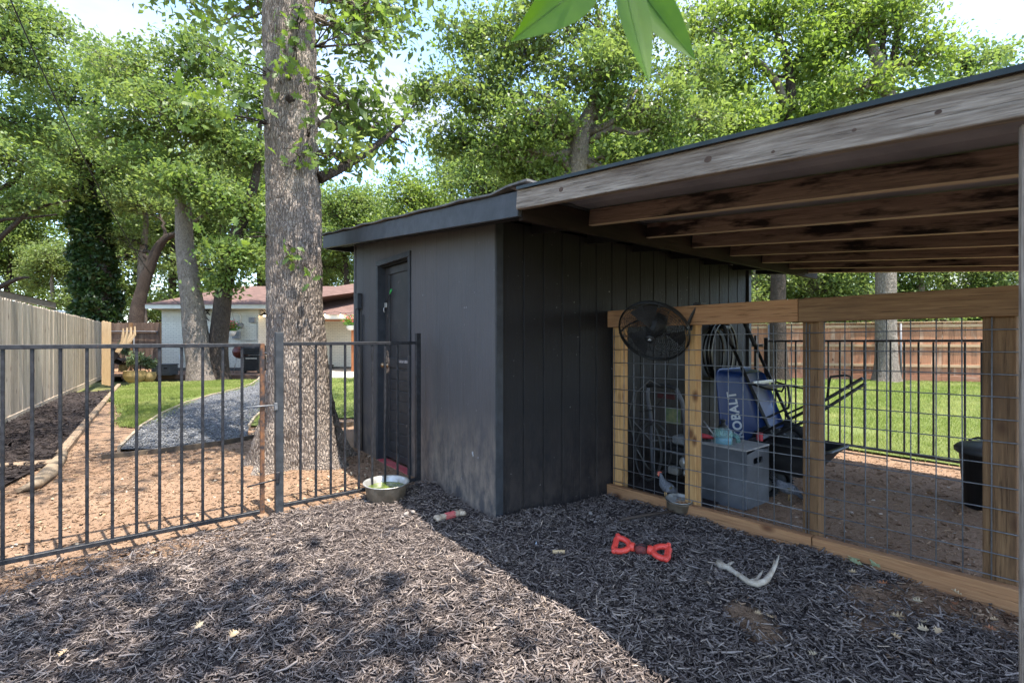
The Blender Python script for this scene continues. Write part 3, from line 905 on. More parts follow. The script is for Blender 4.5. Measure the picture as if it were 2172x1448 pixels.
# conduit and box on the wall
q = MB(); q.box(X0 - 0.05, X0 + 0.002, 5.36, 5.45, 1.62, 1.80, 0.006); cb = q.build('junction_box', TRIM, shed)
q = MB(); q.tube([(X0 - 0.02, 5.405, 1.625), (X0 - 0.02, 5.405, 0.0)], 0.014, 8); q.build('conduit', TRIM, shed)
q = MB(); q.tube([(X0 - 0.012, 5.30, 1.55), (X0 - 0.015, 5.315, 1.1), (X0 - 0.012, 5.31, 0.02)], 0.006, 6); q.build('cable', PLBK, shed)
# paint scuffs on the front wall
PAINT = mk('spattered white paint', (0.55, 0.55, 0.55), (0.2, 0.2, 0.21), 60, rough=0.8)
for (px, py, w, h) in ((1003, 962, 0.030, 0.05), (897, 626, 0.008, 0.02), (985, 652, 0.006, 0.02), (989, 652, 0.006, 0.02), (1014, 970, 0.014, 0.012)):
    u = (px - CXP) / FPX; t_ = X0 / (RT[0] * u + FW[0]); c = pt(px, py, t_)
    q = MB()
    pol = [(w * 0.5 * math.cos(g) * random.uniform(0.35, 1), h * 0.5 * math.sin(g) * random.uniform(0.45, 1)) for g in np.linspace(0, 2 * math.pi, 13)[:-1]]
    q.prism(pol, (X0 - 0.0005, c.y, c.z), (0, 1, 0), (0, 0, 1), (-1, 0, 0), 0.001)
    q.build('paint_scuff', PAINT, shed)

# shed roof
RAFD = wood('dark stained ledger', (0.034, 0.021, 0.017), (0.018, 0.012, 0.010), rnd=0.05, blotch=((0.012, 0.008, 0.007), 2.4, 0.45, 0.6))
ROOFM = mk('grey roll roofing', (0.10, 0.095, 0.09), (0.16, 0.15, 0.14), 26, rough=0.95, bump=0.6, coord='World')
XF, XB = 1.70, 6.02
rf = MB()
def slab(mb, x0, x1, y0, y1, o0, o1):
    vs = [(x, y, roof_z(y) + o0) for y in (y0, y1) for x in (x0, x1)] + [(x, y, roof_z(y) + o1) for y in (y0, y1) for x in (x0, x1)]
    mb.add(vs, [(0, 2, 3, 1), (4, 5, 7, 6), (0, 1, 5, 4), (2, 6, 7, 3), (0, 4, 6, 2), (1, 3, 7, 5)])
slab(rf, XF + 0.035, XB, 2.13, 5.84, -0.012, 0.008)
rb = rf.build('roof', TRIM, shed)
rf = MB(); 
nseg = 22
V, F = [], []
for k in range(nseg + 1):
    y = lerp(2.02, 5.88, k / nseg)
    dz = 0.012 + 0.006 * math.sin(k * 1.9) + (0.028 if k == 0 else 0.012 if k == 1 else 0)
    for x in (XF - 0.03 - 0.006 * math.sin(k * 2.3), XB + 0.04):
        V.append((x, y, roof_z(y) + dz)); V.append((x, y, roof_z(y) + dz + 0.012))
for k in range(nseg):
    a = k * 4; b = a + 4
    F += [(a, b, b + 1, a + 1), (a + 1, b + 1, b + 3, a + 3), (a + 2, a + 3, b + 3, b + 2), (a, a + 2, b + 2, b)]
F += [(0, 1, 3, 2), (len(V) - 4, len(V) - 2, len(V) - 1, len(V) - 3)]
rf.add(V, F); rf.build('roofing_sheet', ROOFM, rb)
def sl(x, y, o): return Vector((x, y, roof_z(y) + o))
board('fascia', sl(XF + 0.015, 2.13, -0.067), sl(XF + 0.015, 5.85, -0.067), 0.145, 0.032, TRIM, rb)
board('fascia', sl(XF + 0.034, 5.845, -0.08), sl(XB, 5.845, -0.08), 0.14, 0.03, TRIM, rb)
board('eave_beam', Vector((XF + 0.036, 2.155, roof_z(2.155) - 0.085)), Vector((XB, 2.155, roof_z(2.155) - 0.085)), 0.14, 0.038, RAFD, rb)
for xx in (2.35, 2.95, 3.55, 4.15, 4.75, 5.35, 5.9):
    board('lookout', sl(xx, 2.18, -0.06), sl(xx, 2.76, -0.06), 0.09, 0.038, SIDB, rb)
for xx in (1.9,):
    board('lookout', sl(xx, 2.18, -0.06), sl(xx, 5.8, -0.06), 0.09, 0.038, SIDB, rb)

# ------------------------------------------------------------------ lean-to (carport) roof
lt = thing('lean_to_roof', 'open lean-to roof with exposed brown rafters over the kennel', 'roof', (1.75, 0.12, 0))
YE = -0.75
board('rafter', sl(XF, YE, -0.05), sl(XF, 2.125, -0.05), 0.105, 0.04, FASC, lt)['label'] = 'grey weathered front rafter'
for k, xx in enumerate((2.30, 2.90, 3.49, 4.09, 4.69, 5.28, 5.76)):
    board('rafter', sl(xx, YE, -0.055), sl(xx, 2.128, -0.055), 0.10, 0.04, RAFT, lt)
METL = mk('grey metal roof sheet', (0.20, 0.195, 0.205), (0.27, 0.26, 0.265), 5, rough=0.55, r2=0.75, metal=0.0, coord='World')
rp = MB()
V, F = [], []
nx = 130
yv = (YE - 0.05, 0.3, 1.3, 2.16)
for k in range(nx + 1):
    x = lerp(XF - 0.035, XB, k / nx)
    ph = (k % 13)
    h = 0.012 if ph in (0, 1) else 0.0
    for y in yv:
        V.append((x, y, roof_z(y) + 0.003 + h))
for k in range(nx):
    for j in range(len(yv) - 1):
        a = k * len(yv) + j
        F.append((a, a + 1, a + len(yv) + 1, a + len(yv)))
nv = len(V)
V += [(a, b, c + 0.002) for a, b, c in V]
F += [tuple(i + nv for i in q)[::-1] for q in F]
rp.add(V, F)
rp.build('roof_sheet', METL, lt)
q = MB()
q.box(XF - 0.045, XF - 0.028, 0, 1, 0, 1)
q = MB()
V = [(x, y, roof_z(y) + z) for y in (YE - 0.05, 2.10) for x, z in ((XF - 0.040, 0.001), (XF - 0.036, 0.001), (XF - 0.030, 0.016), (XF - 0.040, 0.017))]
q.add(V, [(0, 1, 2, 3), (7, 6, 5, 4), (0, 4, 5, 1), (1, 5, 6, 2), (2, 6, 7, 3), (3, 7, 4, 0)])
q.build('drip_edge', mk('dark green metal edge', (0.02, 0.026, 0.025), (0.035, 0.04, 0.038), 9, rough=0.35, metal=0.5, coord='World'), lt)
board('post', Vector((1.765, 0.12, -0.2)), Vector((1.765, 0.12, roof_z(0.12) - 0.105)), 0.09, 0.09, FASC, lt, up=(0, 1, 0), c=0.006)['label'] = 'grey weathered corner post'
board('post', Vector((5.76, -0.02, -0.2)), Vector((5.76, -0.02, roof_z(-0.02) - 0.11)), 0.09, 0.09, KW2, lt, up=(0, 1, 0), c=0.006)
board('beam', sl(1.722, 0.12, -0.155), sl(1.722, 0.12, -0.155) + Vector((4.1, 0, 0)), 0.001, 0.001, KW2, lt) if False else None

KNOT = mk('dark knot', (0.05, 0.03, 0.022), (0.11, 0.07, 0.05), 60, rough=0.8)
for (px, py, rr) in ((1190, 402, 0.012), (1502, 338, 0.012), (1640, 322, 0.005), (1990, 238, 0.006), (1812, 276, 0.005)):
    u = (px - CXP) / FPX; t_ = (XF - 0.0203) / (RT[0] * u + FW[0]); c = pt(px, py, t_)
    q = MB(); q.prism([(rr * 1.3 * math.cos(a) * random.uniform(0.85, 1.1), rr * math.sin(a)) for a in np.linspace(0, 6.283, 15)[:-1]], (XF - 0.0198, c.y, c.z), (0, 1, 0), (0, 0, 1), (-1, 0, 0), 0.0012); q.build('knot', KNOT, lt)

# ------------------------------------------------------------------ kennel front (timber frame with wire mesh)
kn = thing('kennel_fence', 'timber kennel frame filled with grey square wire mesh under the lean-to', 'fence', (3.27, 1.5, 0))
XK = 3.225
def kpost(y, w, mat, z1=1.375, dx=0.09, z0=-0.2):
    return board('post', Vector((XK + 0.02 + dx / 2, y, z0)), Vector((XK + 0.02 + dx / 2, y, z1)), w, dx, mat, kn, up=(0, 1, 0), c=0.004)
kpost(2.70, 0.09, KW1); kpost(2.005, 0.09, KW1, dx=0.09); kpost(1.19, 0.09, KW2, 1.52); kpost(0.375, 0.115, KW2, 1.372)
kpost(-0.45, 0.09, KW2)
board('top_beam', Vector((XK - 0.002, 2.80, 1.443)), Vector((XK - 0.002, 1.247, 1.443)), 0.142, 0.04, KW3, kn)
board('top_beam', Vector((XK - 0.004, 1.243, 1.440)), Vector((XK - 0.004, -0.6, 1.440)), 0.142, 0.042, KW2, kn)
def bz(y): return lerp(0.105, 0.015, (y - 0.31) / 2.46)
board('base_board', Vector((XK - 0.010, 2.765, bz(2.765) - 0.075)), Vector((XK - 0.010, 1.165, bz(1.165) - 0.075)), 0.145, 0.055, KW3, kn)
board('base_board', Vector((XK - 0.014, 1.158, bz(1.158) - 0.072)), Vector((XK - 0.014, -0.6, bz(-0.6) - 0.072)), 0.145, 0.055, KW3, kn)
_wc = {}
def wire(p0, p1, r=0.0031):
    p0, p1 = Vector(p0), Vector(p1)
    ln = round((p1 - p0).length, 2)
    if ln not in _wc:
        q = MB(); q.tube([(-ln / 2, 0, 0), (ln / 2, 0, 0)], r, 5); me = q.mesh('wire'); me.materials.append(GALV); _wc[ln] = me
    x = (p1 - p0).normalized(); z = x.orthogonal().normalized(); y = z.cross(x)
    M = Matrix((x, y, z)).transposed().to_4x4(); M.translation = (p0 + p1) / 2
    return obj('mesh_wire', _wc[ln], kn, None, M)
for (ya, yb, xo, mo) in ((2.735, 1.205, 0.0, 0), (1.225, -0.55, -0.004, 0)):
    nv = int((ya - yb) / 0.1016)
    for k in range(nv + 1):
        y = ya - 0.012 - k * 0.1016
        j = random.uniform(-0.005, 0.005)
        wire((XK + 0.0165 + xo, y, bz(y) - 0.01), (XK + 0.0165 + xo, y + j, 1.375 - (0.02 if ya > 2 else 0.0)))
    for k in range(12):
        z = 0.085 + k * 0.1105
        t0 = -0.055 * max(0, 1 - k / 8.0)
        wire((XK + 0.0115 + xo, ya, z + (bz(ya) - 0.06) * (1 - k / 13)), (XK + 0.0115 + xo, yb, z + (bz(yb) - 0.06) * (1 - k / 13)))

# ------------------------------------------------------------------ black metal gate, panel and rear fence
YG = 3.715
def bar(nm, p0, p1, w, parent, mat=None, t=None):
    return board(nm, p0, p1, w, t or w, mat or BLK, parent, up=(0, 1, 0) if abs((Vector(p1) - Vector(p0)).normalized().z) > 0.5 else (0, 0, 1), c=0.0025)
XS = 0.655                                             # gate free end
gt = thing('metal_gate', 'black metal picket gate closing the dog run, latch side by the post', 'gate', (XS - 0.6, YG, 0))
XGL = -1.55
bar('top_rail', (XGL, YG, 1.215), (XS - 0.002, YG, 1.225), 0.025, gt, t=0.032)
bar('bottom_rail', (XGL, YG, 0.062), (XS - 0.002, YG, 0.062), 0.026, gt, t=0.032)
bar('stile', (XS + 0.012, YG, 0.05), (XS + 0.012, YG, 1.237), 0.028, gt, RUST)
bar('stile', (XGL - 0.014, YG, 0.05), (XGL - 0.014, YG, 1.237), 0.028, gt)
k = 0
xx = XS - 0.112
while xx > XGL + 0.05:
    bar('picket', (xx, YG, 0.075), (xx, YG, 1.211), 0.0165, gt)
    xx -= 0.1135
q = MB(); q.tube([(XS - 0.09, YG - 0.022, 0.80), (XS + 0.10, YG - 0.022, 0.80)], 0.006, 6); q.box(XS + 0.085, XS + 0.105, YG - 0.034, YG - 0.006, 0.765, 0.815, 0.002); q.build('latch', GALV, gt)
q = MB(); q.tube([(XS - 0.085, YG - 0.022, 0.255), (XS + 0.11, YG - 0.022, 0.275)], 0.006, 6); q.box(XS + 0.095, XS + 0.118, YG - 0.034, YG - 0.006, 0.25, 0.325, 0.002); q.build('drop_bolt', BLK, gt)
pn = thing('metal_fence_panel', 'black metal picket panel between gate post and shed wall', 'fence', (1.3, YG, 0))
GP = mk('grey black post paint', (0.03, 0.033, 0.037), (0.05, 0.053, 0.058), 18, rough=0.45, coord='World')
PX = 0.775
bar('post', (PX, YG, -0.2), (PX, YG, 1.315), 0.052, pn, GP)
bar('post', (1.865, YG, -0.2), (1.865, YG, 1.32), 0.04, pn)
bar('top_rail', (PX + 0.028, YG, 1.232), (1.843, YG, 1.238), 0.025, pn, t=0.03)
bar('bottom_rail', (PX + 0.028, YG, 0.075), (1.843, YG, 0.075), 0.026, pn, t=0.03)
for k in range(9):
    xx = PX + 0.145 + k * 0.1085
    bar('picket', (xx, YG, 0.09), (xx, YG, 1.222), 0.0165, pn)
rfence = thing('rear_metal_fence', 'black metal picket fence between kennel dirt and bright lawn', 'fence', (6.33, 1.0, 0))
XR = 6.33
bar('top_rail', (XR, -3.6, 1.265), (XR, 2.80, 1.255), 0.026, rfence)
bar('bottom_rail', (XR, -3.6, 0.03), (XR, 2.80, 0.085), 0.026, rfence)
bar('post', (XR, 2.83, -0.1), (XR, 2.83, 1.30), 0.05, rfence)
bar('post', (XR, -3.63, -0.1), (XR, -3.63, 1.30), 0.05, rfence)
for k in range(54):
    yy = 2.72 - k * 0.117
    bar('picket', (XR, yy, lerp(0.097, 0.045, k / 54)), (XR, yy, 1.243), 0.0165, rfence)
rg = thing('rear_gate', 'narrow black metal gate beside the shed rear corner', 'gate', (XR, 3.3, 0))
bar('top_rail', (XR - 0.01, 2.98, 1.24), (XR - 0.01, 3.9, 1.24), 0.026, rg)
bar('bottom_rail', (XR - 0.01, 2.98, 0.09), (XR - 0.01, 3.9, 0.09), 0.026, rg)
bar('stile', (XR - 0.01, 2.965, 0.08), (XR - 0.01, 2.965, 1.33), 0.03, rg)
bar('stile', (XR - 0.01, 3.915, 0.08), (XR - 0.01, 3.915, 1.26), 0.03, rg)
for k in range(7):
    bar('picket', (XR - 0.01, 3.09 + k * 0.117, 0.10), (XR - 0.01, 3.09 + k * 0.117, 1.228), 0.0165, rg)
q = MB(); q.box(XR - 0.03, XR - 0.015, 2.86, 3.10, 1.18, 1.22, 0.003); q.build('latch', GALV, rg)

# ------------------------------------------------------------------ wooden fences
def dogear(w, h, t, mat, name='picket'):
    q = MB()
    c = 0.03
    q.prism([(-w / 2, 0), (w / 2, 0), (w / 2, h - c), (w / 2 - c, h), (-w / 2 + c, h), (-w / 2, h - c)], (0, -t / 2, 0), (1, 0, 0), (0, 0, 1), (0, 1, 0), t)
    # grain along local Z: store rotated so that local X is the length
    me = q.mesh(name)
    me.transform(Matrix.Rotation(math.pi / 2, 4, 'Y'))
    me.materials.append(mat)
    return me
def picket_row(parent, A, B, me, pitch, z0, face, jit=0.012, tilt=0.006):
    d = (B - A); ln = d.length; d.normalize()
    n = int(ln / pitch)
    for k in range(n):
        p = A + d * (pitch * (k + 0.5)) + face * random.uniform(-0.003, 0.003)
        zz = Vector((0, 0, 1)) + d * random.uniform(-tilt, tilt); zz.normalize()
        # local X is up
        xx = zz; yy = face.normalized(); z3 = xx.cross(yy).normalized()
        M = Matrix((xx, yy, z3)).transposed().to_4x4()
        M.translation = Vector((p.x, p.y, z0 + random.uniform(-jit, jit)))
        obj('picket', me, parent, None, M)
fl = thing('cedar_fence', 'tall grey weathered cedar picket fence along the planting bed', 'fence', (FA + FB) / 2)
dd = (FB - FA).normalized(); fn = Vector((dd.y, -dd.x, 0))
picket_row(fl, FA, FB, dogear(0.139, 1.80, 0.018, CEDG), 0.1415, 0.10, fn)
nb = 7
for k in range(nb):
    a, b = FA.lerp(FB, k / nb), FA.lerp(FB, (k + 1) / nb)
    board('kickboard', a + fn * 0.005 + dd * 0.003 + Vector((0, 0, 0.035)), b + fn * 0.005 - dd * 0.003 + Vector((0, 0, 0.035)), 0.13, 0.03, CEDG, fl)
    for z in (0.35, 1.0, 1.65):
        board('rail', a - fn * 0.035 + Vector((0, 0, z)), b - fn * 0.035 + Vector((0, 0, z)), 0.085, 0.035, CEDG, fl)
fr_ = thing('red_cedar_fence', 'reddish cedar privacy fence with pale rails behind the far lawn', 'fence', (RF0 + RF1) / 2)
RF0b = RF0 - rd * 1.0
picket_row(fr_, RF0b, RF1, dogear(0.139, 1.66, 0.018, CEDR), 0.1405, 0.17, -rn)
nb = 7
for k in range(nb):
    a, b = RF0b.lerp(RF1, k / nb) + rn * 0.03, RF0b.lerp(RF1, (k + 1) / nb) + rn * 0.03
    for z, w in ((0.50, 0.085), (1.12, 0.085), (1.73, 0.085)):
        board('rail', a + rd * 0.003 + Vector((0, 0, z)), b - rd * 0.003 + Vector((0, 0, z)), w, 0.038, CEDRR, fr_)
    board('kickboard', a + rd * 0.003 - rn * 0.012 + Vector((0, 0, 0.12)), b - rd * 0.003 - rn * 0.012 + Vector((0, 0, 0.12)), 0.17, 0.03, CEDR, fr_)
    board('cap_board', a + rd * 0.003 - rn * 0.01 + Vector((0, 0, 1.846)), b - rd * 0.003 - rn * 0.01 + Vector((0, 0, 1.846)), 0.11, 0.028, CEDRR, fr_, up=rn)
def on_rf(px):
    u = (px - CXP) / FPX
    dx, dy = RT[0] * u + FW[0], RT[1] * u + FW[1]
    # solve t*(dx,dy) = RF0 + s*rd
    det = dx * (-rd.y) + dy * rd.x
    t_ = (RF0.x * (-rd.y) + RF0.y * rd.x) / det
    return Vector((t_ * dx, t_ * dy, 0)), t_
for px in (1908, 1630, 2210):
    p, _ = on_rf(px); p = p + rn * 0.09
    q = MB(); q.tube([p + Vector((0, 0, -0.1)), p + Vector((0, 0, 1.80))], 0.03, 10); q.ball(p + Vector((0, 0, 1.80)), (0.032, 0.032, 0.015), 10, 5); q.build('steel_post', GALV, fr_)
# old brown fence and gate between cedar fence and house
bg = thing('brown_fence', 'old dark brown wooden fence and gate beside the brick house', 'fence', pt(290, 790, 19.2))
A_, B_ = pt(212, 724, 19.6), pt(350, 724, 18.9)
A_.z = B_.z = 0
bd = (B_ - A_).normalized(); bn = Vector((bd.y, -bd.x, 0))
if bn.dot(Vector((*FW, 0))) > 0: bn = -bn
picket_row(bg, A_, B_, dogear(0.139, 1.86, 0.018, CEDB), 0.1425, 0.14, -bn)
for z in (0.45, 1.62, 1.2):
    board('rail', A_ + bn * 0.035 + Vector((0, 0, z)), A_.lerp(B_, 0.45) + bn * 0.035 + Vector((0, 0, z)), 0.085, 0.038, CEDB, bg)
    if z != 1.2: board('rail', A_.lerp(B_, 0.55) + bn * 0.035 + Vector((0, 0, z)), A_.lerp(B_, 0.90) + bn * 0.035 + Vector((0, 0, z)), 0.085, 0.038, CEDB, bg)
for f_, mt in ((0.5, KW2), (0.975, KW2)):
    p = A_.lerp(B_, f_) + bn * 0.05
    board('post', p + Vector((0, 0, -0.1)), p + Vector((0, 0, 2.0)), 0.10, 0.10, mt, bg, up=bd)
q = MB(); p0, p1, p2 = A_.lerp(B_, 0.18) + bn * 0.10, A_.lerp(B_, 0.57) + bn * 0.10, A_.lerp(B_, 0.92) + bn * 0.10
q.tube([p0 + Vector((0, 0, 1.66)), p1 + Vector((0, 0, 1.66)), p2 + Vector((0, 0, 1.64)), p2 + Vector((0, 0, 1.5))], 0.02, 6)
q.tube([p1 + Vector((0, 0, 1.66)), p1 + Vector((0, 0, 0.3))], 0.022, 6)
q.build('gate_bracing', GALV, bg)
# fresh cedar screen at the end of the bed
sc = thing('cedar_screen', 'fresh cedar picket screen standing at the end of planting bed', 'fence', gp(226, 818))
A_, B_ = gp(216, 818), gp(237, 818)
zz = (A_ - B_).length
dsg = (B_ - A_).normalized()
me = dogear(0.085, 1.80, 0.02, CEDN)
picket_row(sc, A_, B_, me, 0.088, 0.02, Vector((dsg.y, -dsg.x, 0)), jit=0.02)
for k in range(4):
    s_ = 0.10 * k
    base = B_ + dsg * (0.08 + s_ * 0.2) + Vector((*FW, 0)) * 0.05
    pts = [base + Vector((0, 0, 0.95)), base + dsg * 0.10 + Vector((0, 0, 1.08)), base + dsg * (0.17 + s_ * 0.55) + Vector((0, 0, 1.25)), base + dsg * (0.20 + s_ * 0.9) + Vector((0, 0, 1.45)), base + dsg * (0.20 + s_ * 0.9) + Vector((0, 0, 1.62 + 0.02 * k))]
    q = MB(); q.tube(pts, [(0.008, 0.042)] * 4 + [(0.006, 0.02)], 4, flat=dsg, smooth=False); q.build('curved_slat', CEDN, sc)

# ------------------------------------------------------------------ house
def brickmat():
    t = NT('painted white brick')
    v = t.coord('Object', rnd=False)
    s = t.n('SeparateXYZ', Vector=v)
    uv = t.n('CombineXYZ', X=t.math('ADD', s.outputs['X'], s.outputs['Y']), Y=s.outputs['Z'], Z=0.0).outputs[0]
    b = t.n('TexBrick', Vector=uv, Scale=1.0, Mortar_Size=0.006, Mortar_Smooth=0.4, Bias=0.0, Brick_Width=0.21, Row_Height=0.072)
    t.set(b, 'Color1', (0.66, 0.63, 0.53)); t.set(b, 'Color2', (0.60, 0.57, 0.48)); t.set(b, 'Mortar', (0.33, 0.31, 0.26))
    t.principled(b.outputs['Color'], 0.7, t.bump(b.outputs['Fac'], -0.6, 0.01), Specular_IOR_Level=0.3)
    return t.m
def shinglemat():
    t = NT('brown shingles')
    v = t.coord('World')
    c = t.coord('Object', rnd=False)
    s = t.n('SeparateXYZ', Vector=c)
    uv = t.n('CombineXYZ', X=s.outputs['X'], Y=t.math('MULTIPLY', s.outputs['Z'], 2.4), Z=0.0).outputs[0]
    b = t.n('TexBrick', Vector=uv, Scale=1.0, Mortar_Size=0.012, Mortar_Smooth=0.3, Bias=0.0, Brick_Width=0.30, Row_Height=0.15)
    t.set(b, 'Color1', (0.17, 0.105, 0.09)); t.set(b, 'Color2', (0.12, 0.075, 0.064)); t.set(b, 'Mortar', (0.09, 0.055, 0.045))
    col = t.mix(t.rng(t.noise(v, 30, 4), 0.35, 0.7, 0, 0.35), b.outputs['Color'], (0.23, 0.155, 0.135))
    t.principled(col, 0.95, t.bump(b.outputs['Fac'], -0.5, 0.02), Specular_IOR_Level=0.1)
    return t.m
BRK, SHG = brickmat(), shinglemat()
CREAM = mk('cream trim', (0.66, 0.63, 0.54), (0.58, 0.55, 0.47), 3, rough=0.6)
GLASS = mk('dark window glass', (0.02, 0.022, 0.025), (0.035, 0.038, 0.04), 3, rough=0.08, spec=0.6)
DKBASE = mk('dark foundation', (0.07, 0.065, 0.06), (0.10, 0.09, 0.085), 4, rough=0.8)
hx, hy = cw(0, 18.5)
HL = thing('brick_house', 'white painted brick house with brown shingle roof behind the oak', 'house', (hx, hy, 0), YAW)
# house axes: local x to the side, local y away; parts are built in that local frame
HM = HL.matrix_basis.copy() if False else Matrix.Translation((hx, hy, 0)) @ Matrix.Rotation(YAW, 4, 'Z')
def hpart(mb, name, mat, parent=None):
    return mb.build(name, mat, parent or HL, HM)
def hX(px, t): return (px - CXP) / FPX * t
def hZ(py, t): return EYE + (CYP - py) / FPX * t
wl, wr = hX(343, 18.5), hX(548, 18.5)
zb, ztp = 0.14, hZ(657, 18.5)
q = MB(); q.box(wl, wr, 0, 0.25, zb + 0.10, ztp); hpart(q, 'brick_wall', BRK)
q = MB(); q.box(wr - 0.25, wr, 0.252, 4.6, zb + 0.10, ztp); hpart(q, 'brick_wall', BRK)
q = MB(); q.box(wl, wl + 0.25, 0.252, 6, zb + 0.10, ztp); hpart(q, 'brick_wall', BRK)
q = MB(); q.box(wl - 0.01, wr + 0.01, -0.01, 4.6, -0.2, zb + 0.098); hpart(q, 'foundation', DKBASE)
# soldier course along the top
q = MB()
xx = wl + 0.02
while xx < wr - 0.06:
    q.box(xx, xx + 0.062, -0.006, 0.01, ztp - 0.44, ztp - 0.24); xx += 0.074
hpart(q, 'soldier_course', mk('white brick face', (0.60, 0.57, 0.49), (0.54, 0.51, 0.43), 4, rough=0.7))['kind'] = 'stuff'
q = MB(); q.box(wl, wr + 0.004, -0.008, 0.0, ztp - 0.21, ztp + 0.02); hpart(q, 'frieze_board', CREAM)
# eaves and roof of the wing
el, er, ey = hX(310, 17.95), wr + 0.55, -0.55
q = MB(); q.box(el, er, ey, 0.0, ztp + 0.02, ztp + 0.045); q.box(wr, er, 0.001, 4.6, ztp + 0.02, ztp + 0.045); q.box(el, wl, 0.001, 6, ztp + 0.02, ztp + 0.045); hpart(q, 'soffit', CREAM)
q = MB(); q.box(el, er, ey - 0.025, ey, ztp + 0.01, ztp + 0.17); hpart(q, 'fascia', CREAM)
q = MB(); q.box(er, er + 0.025, ey - 0.025, 4.8, ztp + 0.01, ztp + 0.17); hpart(q, 'fascia', CREAM)
q = MB(); q.box(el - 0.025, el, ey - 0.025, 6.4, ztp + 0.01, ztp + 0.17); hpart(q, 'fascia', CREAM)
ze, zr = ztp + 0.165, hZ(607, 22.4)
rx0 = hX(505, 22.4); yr = 3.9
q = MB()
e0, e1 = (el - 0.06, ey - 0.07, ze), (er + 0.06, ey - 0.07, ze)
r0, r1 = (rx0, yr, zr), (er + 4.0, yr, zr)
bk0, bk1 = (el - 0.06, yr * 2 + 0.6, ze), (er + 4.0, yr * 2 + 0.6, ze)
vv = [e0, e1, (er + 0.06, 4.9, ze), (er + 4, 4.9, ze), r1, r0, bk0, bk1]
q.add(vv, [(0, 1, 5), (0, 5, 6), (1, 4, 5), (5, 4, 7, 6)])
vt = (1,)
q.add([e1, (er + 0.06, yr, ze), r1], [(0, 1, 2)])
rf_ = hpart(q, 'roof', SHG)
q = MB(); q.tube([(hX(492, 20), 1.5, zr - 1.0), (hX(492, 20), 1.5, zr - 0.45)], 0.05, 10); hpart(q, 'vent_pipe', mk('brown vent', (0.16, 0.10, 0.08), None, 5), rf_)
# recessed main house and porch on the right
t2 = 21.4; d2 = t2 - 18.5
pl, pr = hX(548, t2) + 0.6, hX(1090, t2)
q = MB(); q.box(pl, pr, d2, d2 + 0.25, 0.0, 2.5); hpart(q, 'brick_wall', BRK)
q = MB(); q.box(pl, pr, d2 - 0.012, d2, -0.1, 0.12); hpart(q, 'foundation', DKBASE)
q = MB(); q.box(hX(684, t2), hX(708, t2), d2 - 0.5, d2 - 0.014, -0.1, 0.22); hpart(q, 'step', DKBASE)
q = MB(); q.box(hX(690, t2), hX(694, t2), d2 - 0.03, d2, 0.1, 2.3); hpart(q, 'door_trim', CREAM)
t3 = 19.3; d3 = t3 - 18.5
zf0, zf1 = hZ(676, t3), hZ(667, t3)
q = MB(); q.box(hX(585, t3), pr, d3 - 0.03, d3, zf0, zf1); hpart(q, 'fascia', WHITE)
q = MB(); q.box(hX(585, t3), pr, d3 + 0.02, d2, zf0 - 0.02, zf0 - 0.004); hpart(q, 'porch_ceiling', CREAM)
BRN = mk('orange brown beam', (0.33, 0.13, 0.05), (0.25, 0.09, 0.035), 5, rough=0.6)
q = MB(); q.box(hX(585, t3), pr, d3 + 0.03, d3 + 0.12, zf0 - 0.10, zf0 - 0.022); hpart(q, 'porch_beam', BRN)
for px in (747, 1000):
    q = MB(); q.box(hX(px, t3) - 0.05, hX(px, t3) + 0.05, d3 + 0.03, d3 + 0.13, 0, zf0 - 0.102); hpart(q, 'porch_post', BRN)
q = MB()
zt0, ztr = zf1 - 0.01, 4.4
q.add([(hX(560, t3), d3 - 0.1, zt0), (pr + 1, d3 - 0.1, zt0), (pr + 1, d3 + 6, ztr), (hX(770, 25.3), d3 + 6, ztr), (hX(640, 23.5), d3 + 3.6, lerp(zt0, ztr, 0.6))], [(0, 1, 2, 3, 4)])
hpart(q, 'roof', SHG)
# windows and wall fittings
q = MB(); q.box(wr - 0.002, wr + 0.03, 1.0, 1.9, 1.15, 2.05); wnd = hpart(q, 'window', CREAM)
q = MB(); q.box(wr + 0.031, wr + 0.04, 1.1, 1.8, 1.22, 1.98); hpart(q, 'pane', GLASS, wnd)
q = MB(); q.box(wr - 0.002, wr + 0.06, 0.95, 1.95, 1.08, 1.148); hpart(q, 'sill', CREAM, wnd)
def fit(px0, px1, py0, py1, dep, name, mat, t=18.5, par=None):
    q = MB(); q.box(hX(px0, t), hX(px1, t), -dep, 0.003, hZ(py1, t), hZ(py0, t), 0.01); return hpart(q, name, mat, par)
fit(495, 511, 703, 718, 0.10, 'electric_box', GREY)
fit(530, 543, 673, 684, 0.10, 'electric_box', GREY)
fit(382, 390, 752, 762, 0.06, 'vent_cover', WHITE)
Mm = Matrix.Translation((hX(510, 18.5), 0.0, hZ(690, 18.5))) @ Matrix.Rotation(math.pi / 2, 4, 'X')
q = MB(); q.lathe([(0.0, 0.16), (0.08, 0.15), (0.10, 0.10), (0.10, 0.03), (0.13, 0.02), (0.13, -0.01)], 16, Mm); hpart(q, 'electric_meter', GREY)
q = MB(); z1 = hZ(660, 18.5); q.tube([(hX(470, 18.5), -0.04, z1), (hX(497, 18.5), -0.04, z1), (hX(506, 18.5), -0.04, z1 - 0.06), (hX(511, 18.5), -0.04, z1 - 0.2), (hX(511, 18.5), -0.04, hZ(686, 18.5))], 0.025, 8); hpart(q, 'conduit', CREAM)
q = MB(); q.tube([(hX(511, 18.5), -0.03, hZ(722, 18.5)), (hX(546, 18.5), -0.03, hZ(722, 18.5)), (hX(546, 18.5), -0.03, hZ(684, 18.5))], 0.012, 6); hpart(q, 'conduit', GREY)
